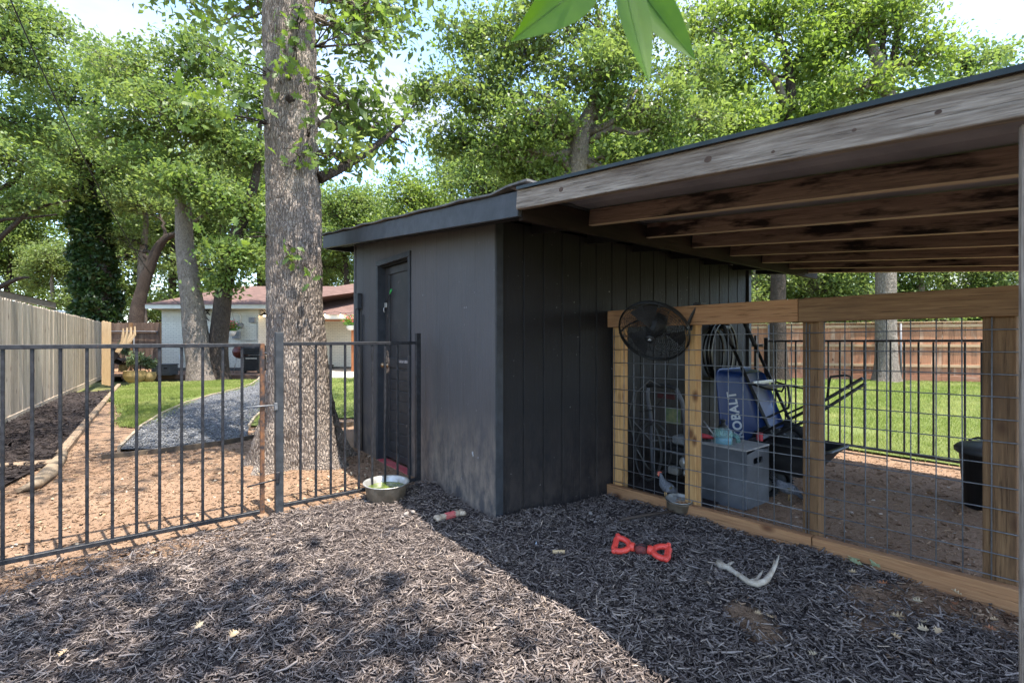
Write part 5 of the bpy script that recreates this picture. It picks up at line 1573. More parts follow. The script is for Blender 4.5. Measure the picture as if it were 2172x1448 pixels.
# --- twin trees on the lawn
b1, b2 = pt(432, 808, 15.0), pt(466, 803, 15.2); b1.z = b2.z = 0
def q_(px, py, t): return pt(px, py, t)
make_tree('lawn_tree', 'pale mottled tree trunk on the lawn, thicker of the twin pair', [up(pt(434, 724, 15.0), -0.1), pt(424, 760, 15.0), pt(415, 700, 15.0), pt(402, 600, 15.0), pt(392, 520, 15.1), pt(388, 440, 15.2), pt(380, 380, 15.4), pt(330, 250, 15.6)], [0.42, 0.36, 0.34, 0.29, 0.25, 0.22, 0.15, 0.05],
    [B(300, 170, 15.2, 1.6, 0.9, 100), B(420, 130, 15.6, 1.5, 0.8, 90), B(360, 250, 14.8, 1.8, 0.8, 100), B(250, 290, 15.4, 1.3, 0.7, 70), B(470, 260, 15.4, 1.5, 0.8, 90), B(390, 390, 14.4, 1.2, 0.45, 60), B(310, 350, 14.8, 1.2, 0.5, 55)], LF1, BARKF, leaf=0.15, per=36, sig=0.26, n=26, seg=60, flare=0.4, seed=5, limb_r=0.36, base=b1)
make_tree('lawn_tree', 'slimmer leafy trunk leaning right, of the twin pair on lawn', [up(pt(466, 724, 15.2), -0.1), pt(463, 740, 15.2), pt(472, 640, 15.2), pt(482, 580, 15.2), pt(500, 500, 15.2), pt(525, 440, 15.3), pt(545, 360, 15.4), pt(552, 240, 15.6)], [0.30, 0.27, 0.25, 0.22, 0.20, 0.16, 0.11, 0.05],
    [B(520, 330, 15.5, 1.2, 0.7, 70), B(560, 200, 15.8, 1.3, 0.8, 70), B(480, 430, 14.7, 1.1, 0.5, 60), B(500, 545, 14.9, 0.9, 0.6, 70), B(475, 600, 15.0, 0.45, 0.35, 26), B(540, 500, 15.5, 0.8, 0.6, 40)], LF1, BARKD, leaf=0.15, per=30, sig=0.24, n=20, seg=50, flare=0.3, seed=9, limb_r=0.36, base=b2)
# --- ivy-covered tree beyond the fence
iv = make_tree('ivy_tree', 'tall tree wrapped in dark green ivy behind the fence corner', [up(pt(216, 724, 25), -0.1), pt(213, 620, 25), pt(205, 530, 25), pt(195, 460, 25), pt(185, 400, 25), pt(190, 300, 25.3), pt(210, 180, 25.5)], [0.55, 0.52, 0.5, 0.45, 0.36, 0.2, 0.06],
    [B(130, 200, 24, 2.4, 1.5, 110), B(240, 150, 25.5, 2.3, 1.5, 100), B(70, 300, 24, 2.2, 1.3, 90), B(190, 330, 23.5, 2.6, 1.2, 110), B(300, 330, 25, 2.0, 1.2, 70), B(120, 400, 24, 2.0, 0.9, 70)], LF1, BARKD, leaf=0.22, per=28, sig=0.42, n=18, seg=40, seed=2, limb_r=0.5, twig=0.02)
C = []
for k in range(9500):
    f = rng.random() ** 1.15; z = lerp(0.2, 8.6, f); a = rng.uniform(0, 6.283)
    c0 = pt(lerp(216, 187, f), 724, 25); rr = lerp(0.95, 0.66, f) * (1 + 0.22 * math.sin(3 * a + 4 * z) + rng.normal(0, 0.06))
    C.append((c0.x + rr * math.cos(a), c0.y + rr * math.sin(a), z))
V, F = leaf_quads(np.array(C), 0.24, 0.20, 0.3); obj('ivy', npmesh('ivy', V, F), iv, LFI)
# --- leaning tree behind the brown fence
make_tree('leaning_tree', 'bare dark trunk leaning right behind the brown fence', [up(pt(286, 724, 24), -0.1), pt(290, 670, 24), pt(303, 610, 24), pt(318, 565, 24), pt(335, 525, 24), pt(355, 503, 24), pt(385, 490, 24), pt(440, 450, 24.3)], [0.34, 0.31, 0.27, 0.23, 0.20, 0.16, 0.11, 0.05],
    [B(440, 420, 24.6, 2.0, 1.1, 80), B(320, 430, 25, 2.0, 1.0, 70), B(260, 500, 26, 1.6, 0.9, 50)], LF3, BARKD, leaf=0.2, per=26, sig=0.36, seed=4, limb_r=0.5)
make_tree('slim_tree', 'slim pale trunk standing just behind the leaning tree', [up(pt(303, 724, 26), -0.1), pt(302, 650, 26), pt(300, 560, 26), pt(310, 470, 26), pt(300, 400, 26.2)], [0.24, 0.2, 0.18, 0.12, 0.05],
    [B(290, 420, 26.5, 1.8, 1.2, 60)], LF3, BARKF, leaf=0.2, per=26, sig=0.36, seed=6)
# --- far-left limbs
make_tree('spreading_tree', 'spreading tree with long low limbs behind neighbour outbuilding', [up(pt(-60, 724, 18), -0.1), pt(-50, 620, 18), pt(-40, 520, 18), pt(-30, 420, 18), pt(-40, 300, 18), pt(-20, 150, 18.2)], [0.42, 0.38, 0.34, 0.28, 0.2, 0.06],
    [B(40, 130, 17.5, 1.9, 1.3, 110), B(-20, 30, 17, 1.8, 1.1, 90), B(60, 260, 18, 1.6, 0.9, 80), B(0, 340, 17, 1.5, 0.7, 60), B(70, 50, 18.5, 1.2, 1.0, 60), B(60, 430, 18, 1.0, 0.4, 30)], LF1, BARKD, leaf=0.17, per=32, sig=0.28, seed=8, limb_r=0.5)
sp_ = [o for o in bpy.data.objects if o.name == 'spreading_tree'][0]
for pts_, rr_ in (([(-45, 560, 18), (0, 505, 18), (60, 450, 18), (100, 435, 18.2), (150, 425, 18.4)], 0.11), ([(-50, 640, 18), (0, 608, 18), (40, 590, 18), (62, 588, 18)], 0.13), ([(-40, 480, 18), (10, 465, 18), (60, 462, 18), (120, 455, 18)], 0.08), ([(-30, 420, 18), (15, 395, 18), (35, 380, 18), (55, 360, 18)], 0.14)):
    g = MB(); g.tube([pt(*a) for a in pts_], [lerp(rr_, 0.03, k / (len(pts_) - 1)) for k in range(len(pts_))], 7); g.build('limb', BARKD, sp_)
# --- trees behind the shed
make_tree('forked_oak', 'oak forking low above the shed roof, behind the lean-to', [up(pt(1215, 724, 12.5), -0.1), pt(1218, 500, 12.5), pt(1224, 380, 12.5), pt(1232, 300, 12.5), pt(1240, 265, 12.5), pt(1262, 215, 12.6), pt(1275, 120, 12.8), pt(1270, 20, 13)], [0.32, 0.28, 0.26, 0.25, 0.23, 0.16, 0.11, 0.05],
    [B(1010, 190, 12.4, 1.15, 0.85, 80), B(960, 290, 12.2, 0.75, 0.5, 40), B(1090, 100, 12.8, 1.3, 0.85, 90), B(1120, 260, 11.9, 1.2, 0.7, 85), B(1250, 150, 12.0, 1.3, 0.8, 90), B(1180, 20, 12.6, 1.5, 0.7, 90), B(1380, 230, 12.2, 1.2, 0.7, 80), B(1350, 90, 12.8, 1.2, 0.8, 75), B(1060, 330, 12.2, 0.9, 0.4, 40), B(1420, 330, 12.5, 0.9, 0.45, 45), B(1130, 370, 12.6, 0.9, 0.4, 40), B(1480, 160, 13.2, 1.0, 0.7, 44), B(1480, 280, 13.2, 1.0, 0.5, 36), B(900, 200, 13.0, 0.6, 0.5, 26), B(980, 70, 12.8, 0.8, 0.6, 40), B(1330, 330, 12.2, 0.8, 0.35, 36)], LF1, BARKF, leaf=0.125, per=48, sig=0.23, n=24, seg=50, seed=12, limb_r=0.42)
fo = [o for o in bpy.data.objects if o.name == 'forked_oak'][0]
for pts_, r0_ in (([(1232, 305, 12.45), (1215, 262, 12.3), (1195, 235, 12.2), (1160, 200, 12.1)], 0.13), ([(1245, 285, 12.45), (1290, 265, 12.2), (1320, 245, 12.1), (1350, 190, 12.0)], 0.12), ([(1250, 300, 12.4), (1300, 272, 12.2), (1340, 285, 12.0), (1380, 275, 11.9)], 0.10)):
    g = MB(); g.tube([pt(*a) for a in pts_], [lerp(r0_, 0.04, k / (len(pts_) - 1)) for k in range(len(pts_))], 8); g.build('limb', BARKF, fo)
make_tree('lawn_elm', 'slender elm with a crooked left limb on the far lawn', [up(pt(1652, 724, 15.2), -0.1), pt(1651, 760, 15.2), pt(1650, 640, 15.2), pt(1655, 480, 15.2), pt(1672, 300, 15.2), pt(1678, 225, 15.2), pt(1672, 140, 15.3), pt(1645, 60, 15.4), pt(1625, -30, 15.6)], [0.30, 0.25, 0.225, 0.21, 0.20, 0.17, 0.11, 0.09, 0.05],
    [B(1560, 150, 15.2, 1.3, 0.9, 75), B(1640, 40, 15.4, 1.4, 0.9, 75), B(1730, 120, 15.2, 1.1, 0.9, 60), B(1560, 260, 14.8, 1.4, 0.6, 70), B(1690, 250, 15.4, 1.2, 0.5, 50), B(1500, 60, 15.6, 1.3, 0.9, 65), B(1620, 320, 14.8, 1.0, 0.35, 36), B(1760, 20, 15.6, 1.2, 0.8, 55)], LF2, BARKD, leaf=0.16, per=40, sig=0.27, n=20, seg=60, seed=14, limb_r=0.42)
el_ = [o for o in bpy.data.objects if o.name == 'lawn_elm'][0]
g = MB(); g.tube([pt(1668, 232, 15.2), pt(1650, 180, 15.1), pt(1620, 140, 15.0), pt(1580, 115, 14.9), pt(1545, 95, 14.9), pt(1510, 65, 14.9)], [0.13, 0.12, 0.10, 0.085, 0.07, 0.04], 8); g.build('limb', BARKF, el_)
make_tree('lawn_oak', 'mottled pale trunk on far lawn forking high over the roof', [up(pt(1880, 724, 14.6), -0.1), pt(1880, 770, 14.6), pt(1879, 640, 14.6), pt(1880, 400, 14.6), pt(1882, 230, 14.6), pt(1870, 150, 14.6), pt(1845, 90, 14.7), pt(1830, 20, 14.8)], [0.36, 0.29, 0.265, 0.26, 0.25, 0.2, 0.12, 0.06],
    [B(1870, 50, 14.6, 1.3, 0.9, 80), B(1960, 120, 14.4, 1.0, 0.8, 60), B(1820, 180, 14.2, 1.0, 0.6, 50), B(1960, 220, 14.6, 0.9, 0.4, 36), B(1790, 80, 15, 1.0, 0.8, 50), B(1920, -20, 14.8, 1.3, 0.7, 60)], LF2, BARKF, leaf=0.15, per=30, sig=0.27, n=22, seg=60, seed=15, limb_r=0.42)
lo = [o for o in bpy.data.objects if o.name == 'lawn_oak'][0]
for pts_, r0_ in (([(1884, 190, 14.6), (1895, 130, 14.6), (1905, 60, 14.7), (1900, -20, 14.8)], 0.16), ([(1878, 160, 14.6), (1872, 100, 14.6), (1880, 40, 14.7)], 0.10)):
    g = MB(); g.tube([pt(*a) for a in pts_], [lerp(r0_, 0.05, k / (len(pts_) - 1)) for k in range(len(pts_))], 8); g.build('limb', BARKD, lo)
make_tree('far_oak', 'round crowned oak against blue sky beyond the far lawn', [up(pt(2085, 724, 21), -0.1), pt(2075, 500, 21), pt(2070, 300, 21), pt(2060, 180, 21), pt(2050, 110, 21)], [0.36, 0.3, 0.25, 0.18, 0.07],
    [B(2050, 130, 21, 1.2, 0.8, 55), B(2090, 190, 20.6, 1.6, 0.8, 70), B(2000, 210, 20.8, 1.3, 0.7, 50), B(2120, 120, 21.5, 0.8, 0.5, 26), B(2140, 230, 20, 1.2, 0.5, 40)], LF1, BARKD, leaf=0.19, per=26, sig=0.34, seed=17)
# --- tree standing behind the photographer: its shade falls on the run
make_tree('shade_tree', 'large oak standing behind the dog run', [Vector((-3.4, -3.2, -0.1)), Vector((-3.4, -3.2, 1.5)), Vector((-3.3, -3.1, 3.5)), Vector((-3.1, -3.0, 5.5)), Vector((-2.9, -2.9, 7.5))], [0.36, 0.30, 0.27, 0.22, 0.1],
    SHADE_BLOBS, LF1, BARK, leaf=0.15, per=20, sig=0.26, seed=19, limb_r=0.4)
# --- woodland behind: shared crown meshes, each tree its own object
protos = []
for s in range(4):
    me, C, Rr = trunk_mesh([Vector((0, 0, -0.2)), Vector((0.1, 0, 2)), Vector((-0.1, 0.1, 4.5)), Vector((0.15, 0, 7)), Vector((0.1, 0.1, 9.5))], [0.26, 0.21, 0.18, 0.12, 0.04], 14, 26, 0.05, 0.3, s)
    me.materials.append(BARKD if s % 2 else BARKF)
    bl_ = []
    for k in range(9):
        a = k * 0.7 + s; z = rng.uniform(4.0, 10.2); r = rng.uniform(1.4, 2.1); e = rng.uniform(0.6, 2.1) * (1 if z < 9 else 0.5)
        bl_.append(((e * math.cos(a * 2.1), e * math.sin(a * 2.1), z), (r, r, r * 0.6), 62))
    for k in range(4):
        a = k * 1.6 + s; bl_.append(((1.5 * math.cos(a), 1.5 * math.sin(a), rng.uniform(1.8, 3.4)), (1.3, 1.3, 0.8), 34))
    segs, LC = grow(C, Rr, bl_, 0.2, 20, 0.34, 0.4, 0.015)
    V, F = limb_tubes(segs, 5)
    bm_ = npmesh('branches', V, F, True); bm_.materials.append(BARKD)
    Ln = 0.20 * rng.uniform(0.65, 1.25, len(LC)); V, F = leaf_quads(LC, Ln, Ln * 0.55, 0.7)
    cm = npmesh('crown', V, F); cm.materials.append((LF3, LF2, LF3, LF1)[s])
    NLEAF += len(LC)
    protos.append((me, bm_, cm))
WOOD = [(-1900, 22, 1.0), (-350, 26, 1.15), (-150, 30, 1.1), (20, 34, 1.0), (110, 30, 0.72), (170, 38, 1.7), (290, 36, 1.55), (370, 31, 1.2), (470, 33, 1.4), (560, 36, 1.6), (650, 33, 1.12), (735, 29, 1.0), (800, 36, 1.2), (880, 28, 1.05), (960, 34, 1.38), (1040, 27, 1.15), (1120, 31, 1.5), (1250, 26, 1.4), (1400, 24, 1.15), (1520, 25, 1.35), (1600, 21.5, 0.72), (1690, 23, 0.95), (1780, 20.5, 0.72), (1835, 24, 1.3), (1945, 21, 0.8), (2010, 26, 1.15), (2110, 20, 0.6), (2200, 22, 0.85), (2320, 19, 0.7), (2500, 20, 0.9), (1560, 32, 1.75), (1720, 31, 1.75), (1900, 30, 1.5), (1330, 33, 1.6), (1180, 38, 1.9), (690, 42, 1.35), (420, 44, 1.3), (60, 46, 1.3)]
for k, (px, t_, s) in enumerate(WOOD):
    p = pt(px, 724, t_); p.z = -0.15
    near = t_ < 27
    lab, grp = (('leafy woodland tree beyond the tall grey cedar fence', 'woodland beyond the grey fence') if px < 300 else ('leafy woodland tree behind the brick house and shed', 'woodland behind the house') if px < 1150 else ('leafy woodland tree behind the reddish cedar fence', 'woodland behind the red fence'))
    o = thing('woodland_tree', lab, 'tree', p, random.uniform(0, 6.28), grp)
    o.scale = (s, s, s * random.uniform(0.92, 1.08))
    for nm, me in zip(('trunk', 'branches', 'crown'), protos[k % 4]):
        c = bpy.data.objects.new(nm, me); COL.objects.link(c); c.parent = o
        if nm == 'branches': c['kind'] = 'stuff'
# low shrubs seen under the lean-to roof, behind the far fence
print('leaves', NLEAF)

# ------------------------------------------------------------------ things in the kennel
# pedestal fan clamped to the beam
FC = Vector((3.10, 2.225, 1.325))
fax = Vector((-0.757, -0.209, -0.619)).normalized()
fz = fax; fx_ = fz.orthogonal().normalized(); fy_ = fz.cross(fx_)
FM = Matrix((fx_, fy_, fz)).transposed().to_4x4(); FM.translation = FC
fan = thing('cage_fan', 'round black cage fan clamped on the kennel top beam', 'fan', (3.205, 1.90, 1.51))
RAD = 0.268
q = MB()
def ring(r, z, tr): q.tube([(r * math.cos(a), r * math.sin(a), z) for a in np.linspace(0, 2 * math.pi, 49)[:-1]], tr, 5, closed=True)
def front_z(r): return 0.02 + 0.07 * math.sqrt(max(0, 1 - (r / RAD) ** 2))
def back_z(r): return -0.02 - 0.085 * math.sqrt(max(0, 1 - (r / RAD) ** 2))
for k in range(17):
    r = lerp(0.045, 0.262, k / 16); ring(r, front_z(r), 0.0021)
for k in range(16):
    a = k * math.pi / 8; q.tube([(r * math.cos(a + 0.5 * (r / RAD)), r * math.sin(a + 0.5 * (r / RAD)), front_z(r)) for r in np.linspace(0.03, RAD, 7)], 0.0022, 4)
q.build('front_grille', PLBK, fan, FM)
q = MB()
for k in range(14):
    r = lerp(0.06, 0.262, k / 13); ring(r, back_z(r), 0.002)
for k in range(16):
    a = k * math.pi / 8; q.tube([(r * math.cos(a), r * math.sin(a), back_z(r)) for r in np.linspace(0.03, RAD, 6)], 0.0017, 4)
q.build('rear_grille', PLBK, fan, FM)
q = MB(); q.tube([((RAD) * math.cos(a), (RAD) * math.sin(a), 0.0) for a in np.linspace(0, 2 * math.pi, 65)[:-1]], (0.0, 0.0) and 0.007, 6, closed=True)
q.lathe([(RAD + 0.003, -0.018), (RAD + 0.003, 0.018)], 48); q.build('rim', PLBK, fan, FM)
q = MB(); q.lathe([(0.0, front_z(0) + 0.012), (0.032, front_z(0) + 0.01), (0.036, front_z(0) - 0.002), (0.03, front_z(0) - 0.006)], 20, FM); hb = q.build('badge', PLBK, fan)
q = MB(); q.add([(-0.009, -0.013, front_z(0) + 0.0128), (-0.003, -0.013, front_z(0) + 0.0128), (-0.003, 0.013, front_z(0) + 0.0128), (-0.009, 0.013, front_z(0) + 0.0128)], [(0, 1, 2, 3)])
q.tube([(-0.003, 0.011, front_z(0) + 0.0128), (0.006, 0.010, front_z(0) + 0.0128), (0.009, 0.004, front_z(0) + 0.0128), (0.005, -0.001, front_z(0) + 0.0128), (-0.003, -0.002, front_z(0) + 0.0128)], 0.002, 4); q.build('emblem', WHITE, hb, FM)
BLD = mk('dull aluminium blade', (0.07, 0.066, 0.066), (0.045, 0.043, 0.043), 9, rough=0.45, metal=0.4)
for k in range(3):
    a0 = k * 2.094 + 0.4; q = MB()
    V = []
    for i, r in enumerate(np.linspace(0.03, 0.235, 7)):
        wd = lerp(0.35, 0.62, (i / 6) ** 0.7)
        for j in range(6):
            f = j / 5 - 0.5; a = a0 + wd * f * 1.5; V.append((r * math.cos(a), r * math.sin(a), 0.035 * f * 2 - 0.015))
    q.add(V, [(i * 6 + j, i * 6 + j + 1, i * 6 + 7 + j, i * 6 + 6 + j) for i in range(6) for j in range(5)], True); q.build('blade', BLD, fan, FM)
q = MB(); q.lathe([(0.0, 0.02), (0.045, 0.015), (0.05, -0.02), (0.075, -0.03), (0.08, -0.13), (0.05, -0.16), (0.0, -0.165)], 22, FM); q.build('motor', PLBK, fan)
q = MB()
e1 = FM @ Vector((0, 0, 0)); side = pt(1455, 697, 3.52)
hook = pt(1478, 652, 3.50); tip = Vector((3.22, 1.935, 1.53))
q.tube([side, pt(1458, 692, 3.5), pt(1468, 668, 3.5), hook, tip, Vector((3.235, 1.93, 1.52))], [(0.016, 0.006)] * 6, 6); q.build('bracket_arm', PLBK, fan)
q = MB(); q.tube([side, FM @ Vector((RAD * 0.99, 0.0, 0.0))], 0.008, 6)
yv = (side - FC); yv -= fax * yv.dot(fax); yv.normalize()
arc = [FC + (yv * math.cos(a) + fax.cross(yv) * 0 - fax * math.sin(a) * 0.75) * (RAD + 0.012) for a in np.linspace(0, math.pi, 17)]
q = MB(); q.tube(arc, [(0.012, 0.004)] * 17, 6); q.tube([arc[0], side], 0.008, 6); q.build('yoke', PLBK, fan)
q = MB(); q.box(3.18, 3.262, 1.88, 1.945, 1.516, 1.532, 0.004); q.build('clamp', PLBK, fan)
q = MB(); q.tube([FM @ Vector((0, 0, -0.15)), Vector((3.30, 2.20, 1.25)), Vector((3.36, 2.28, 1.0)), Vector((3.42, 2.35, 0.80)), Vector((3.50, 2.5, 0.66)), Vector((3.55, 2.7, 0.62))], 0.004, 6); q.build('cord', PLBK, fan)

# grey fire-table tank box
tb = thing('grey_box', 'grey square metal box with oval handle slot inside the kennel', 'box', (3.71, 1.96, 0))
BXM = mk('blue grey concrete paint', (0.060, 0.063, 0.070), (0.11, 0.115, 0.126), 5.5, rough=0.65, lo=0.3, hi=0.7, bump=0.15)
bx0, bx1, by0, by1, bh = 3.535, 3.90, 1.725, 2.19, 0.445
q = MB(); q.box(bx0, bx0 + 0.012, by0, by1, -0.03, bh - 0.014, 0.002); q.build('side_panel', BXM, tb)
q = MB(); q.box(bx1 - 0.012, bx1, by0, by1, -0.03, bh - 0.014, 0.002); q.build('side_panel', BXM, tb)
q = MB(); q.box(bx0 + 0.013, bx1 - 0.013, by1 - 0.012, by1, -0.03, bh - 0.014, 0.002); q.build('side_panel', BXM, tb)
# slotted side facing the lean-to, built as a ring of quads round the slot
q = MB()
yf = by0
out = [(bx0 + 0.0125, -0.03), (bx1 - 0.0125, -0.03), (bx1 - 0.0125, bh - 0.014), (bx0 + 0.0125, bh - 0.014)]
cxs, czs, sw, sh = (bx0 + bx1) / 2, 0.345, 0.078, 0.024
slot = []
for k in range(24):
    a = 2 * math.pi * k / 24; ca, sa = math.cos(a), math.sin(a)
    slot.append((cxs + (sw - sh) * (1 if ca > 0.01 else -1 if ca < -0.01 else 0) + sh * ca, czs + sh * sa))
outer = []
for (x, z) in slot:
    dx, dz = x - cxs, z - czs
    tx = ((out[1][0] - cxs) / abs(dx)) if abs(dx) > 1e-6 else 1e9
    tz = (((bh - 0.014) - czs) / dz) if dz > 1e-6 else ((-0.03 - czs) / dz if dz < -1e-6 else 1e9)
    t_ = min(tx, tz); outer.append((cxs + dx * t_, czs + dz * t_))
V = [(x, yf, z) for x, z in slot] + [(x, yf, z) for x, z in outer] + [(x, yf + 0.012, z) for x, z in slot]
F = [(k, 24 + k, 24 + (k + 1) % 24, (k + 1) % 24) for k in range(24)] + [(k, (k + 1) % 24, 48 + (k + 1) % 24, 48 + k) for k in range(24)]
for cz_ in ((out[0], out[1]), (out[2], out[3])): pass
q.add(V, F)
def ocorner(cx_, cz_):
    ks = sorted(range(24), key=lambda k: (outer[k][0] - cx_) ** 2 + (outer[k][1] - cz_) ** 2)[:2]
    q.add([(outer[ks[0]][0], yf, outer[ks[0]][1]), (cx_, yf, cz_), (outer[ks[1]][0], yf, outer[ks[1]][1])], [(0, 1, 2)])
for c4 in out: ocorner(*c4)
q.build('side_panel', BXM, tb)
q = MB(); q.box(bx0 - 0.003, bx1 + 0.003, by0 - 0.003, by1 + 0.003, bh - 0.013, bh, 0.003); q.build('lid', mk('dusty grey top', (0.27, 0.26, 0.25), (0.33, 0.32, 0.31), 9, rough=0.8), tb)
# blue water jug
jg = thing('water_jug', 'squat clear plastic jug with blue liquid on the grey box', 'jug', (3.60, 1.94, bh))
t = NT('clear blue plastic'); gnode = t.n('BsdfPrincipled'); t.set(gnode, 'Base Color', (0.45, 0.68, 0.66)); t.set(gnode, 'Roughness', 0.12); tpn = t.n('BsdfTransparent'); t.set(tpn, 'Color', (0.66, 0.86, 0.84)); msn = t.n('MixShader'); msn.inputs[0].default_value = 0.72; t.t.links.new(gnode.outputs[0], msn.inputs[1]); t.t.links.new(tpn.outputs[0], msn.inputs[2]); t.t.links.new(msn.outputs[0], t.out.inputs['Surface']); CLR = t.m
J = Matrix.Translation((3.60, 1.94, bh + 0.001))
q = MB(); q.lathe([(0.0, 0.0), (0.062, 0.0), (0.07, 0.008), (0.07, 0.05), (0.066, 0.056), (0.07, 0.062), (0.07, 0.105), (0.055, 0.122), (0.025, 0.13), (0.022, 0.14)], 26, J); q.build('body', CLR, jg)
q = MB(); q.lathe([(0.0, 0.006), (0.062, 0.006), (0.064, 0.05), (0.0, 0.052)], 24, J); q.build('liquid', mk('blue liquid', (0.03, 0.17, 0.36), (0.05, 0.24, 0.45), 5, rough=0.1), jg)
q = MB(); q.lathe([(0.034, 0.132), (0.034, 0.148), (0.018, 0.155), (0.016, 0.18), (0.022, 0.182), (0.022, 0.192), (0.0, 0.195)], 18, J); q.build('cap', PLBK, jg)
# red nozzle tool, clear clip and pale stick on the box
rt = thing('red_hand_tool', 'small red plastic hand tool beside the jug on grey box', 'tool', (3.60, 2.12, bh))
REDP = mk('red plastic', (0.50, 0.06, 0.07), (0.42, 0.05, 0.06), 7, rough=0.35)
q = MB(); q.tube([(3.57, 2.17, bh + 0.035), (3.58, 2.12, bh + 0.045), (3.60, 2.06, bh + 0.04), (3.62, 2.03, bh + 0.03)], [0.018, 0.022, 0.016, 0.010], 10); q.tube([(3.58, 2.13, bh + 0.04), (3.60, 2.15, bh + 0.012)], [0.014, 0.012], 8); q.build('body', REDP, rt)
q = MB(); q.box(3.56, 3.64, 2.06, 2.17, bh, bh + 0.024, 0.004); q.build('base', PLBK, rt)
cl = thing('plastic_clip', 'small clear plastic piece behind the jug on grey box', 'clip', (3.74, 1.93, bh))
q = MB(); q.tube([(3.72, 1.955, bh + 0.004), (3.72, 1.955, bh + 0.05), (3.725, 1.93, bh + 0.062), (3.73, 1.89, bh + 0.05), (3.73, 1.885, bh + 0.004)], [(0.02, 0.0015)] * 5, 6, flat=(0, 0, 1)); q.build('sheet', CLR, cl)
stk = thing('pale_stick', 'thin pale stick leaning behind the kennel post', 'stick', (3.70, 2.03, bh))
q = MB(); q.tube([pt(1493, 893, 4.15), pt(1521, 931, 3.93)], [0.007, 0.006], 6); q.build('shaft', mk('pale shaft', (0.6, 0.58, 0.55), None, 8), stk)

# blue wheelbarrow stood on its nose against the wall
wb = thing('wheelbarrow', 'upended blue wheelbarrow with black handles leaning on the shed wall', 'wheelbarrow', (4.62, 2.2, 0))
BLU = mk('blue tray paint', (0.006, 0.026, 0.115), (0.009, 0.036, 0.15), 4, rough=0.28, spec=0.5, r2=0.42)
def railp(f, x): return Vector((x, lerp(2.40, 1.90, f), lerp(1.47, 0.38, f)))
ax_ = (railp(1, 0) - railp(0, 0)).normalized(); nrm_ = Vector((0, ax_.z, -ax_.y)) * -1
if nrm_.y < 0: nrm_ = -nrm_
for x in (4.40, 4.85):
    q = MB(); q.tube([railp(0.22, x), railp(1.0, x), railp(1.06, x + (0.05 if x < 4.6 else -0.05))], [(0.016, 0.016)] * 3, 8); h_ = q.build('rail', PLBK, wb)
    q = MB(); q.tube([railp(-0.02, x), railp(0.24, x)], [0.019, 0.021], 10); q.build('grip', RUBB, h_)
# tray lofted from its floor (by the rails) out to the rim (towards the wall)
def tray_ring(d, f0, f1, hw0, hw1, rr=0.07, n=6):
    """rounded trapezoid outline in the rail plane shifted d towards the wall; f0 top, f1 nose"""
    o_ = []
    cs = [(f0, -hw0), (f0, hw0), (f1, hw1), (f1, -hw1)]
    L_ = (railp(1, 0) - railp(0, 0)).length
    P2 = [Vector((4.625 + w, f * L_)) for f, w in cs]
    for k in range(4):
        p, a, b = P2[k], P2[k - 1], P2[(k + 1) % 4]
        da, db = (a - p).normalized(), (b - p).normalized()
        for j in range(n):
            s = j / (n - 1); c = p + da * rr * (1 - s) ** 2 + db * rr * s ** 2
            o_.append(railp(0, c.x) + ax_ * c.y + nrm_ * (d * lerp(0.50, 1.35, (c.y / L_ - f0) / (f1 - f0))))
    return o_
q = MB()
rings = [tray_ring(0.022, 0.47, 0.92, 0.19, 0.15), tray_ring(0.10, 0.44, 0.96, 0.235, 0.19), tray_ring(0.24, 0.41, 1.03, 0.29, 0.25), tray_ring(0.36, 0.385, 1.09, 0.325, 0.30), tray_ring(0.37, 0.375, 1.10, 0.34, 0.315)]
nR = len(rings[0]); V = [p for r_ in rings for p in r_]
F = [(i * nR + k, i * nR + (k + 1) % nR, (i + 1) * nR + (k + 1) % nR, (i + 1) * nR + k) for i in range(len(rings) - 1) for k in range(nR)] + [tuple(range(nR))]
q.add(V, F, True); tr_ = q.build('tray', BLU, wb)
q = MB(); q.tube(rings[-1], 0.011, 6, closed=True); q.build('rim', BLU, tr_)
# lettering on the tray side
LETM = mk('silver lettering', (0.55, 0.57, 0.60), (0.50, 0.52, 0.56), 6, rough=0.4)
cu = bpy.data.curves.new('lettering', 'FONT'); cu.body = 'KOBALT'; cu.size = 0.105; cu.offset = 0.0035; cu.extrude = 0.001; cu.align_x = 'CENTER'; cu.align_y = 'CENTER'; cu.space_character = 1.12
co_ = bpy.data.objects.new('lettering_tmp', cu); COL.objects.link(co_)
dg = bpy.context.evaluated_depsgraph_get(); lm = bpy.data.meshes.new_from_object(co_.evaluated_get(dg)); bpy.data.objects.remove(co_)
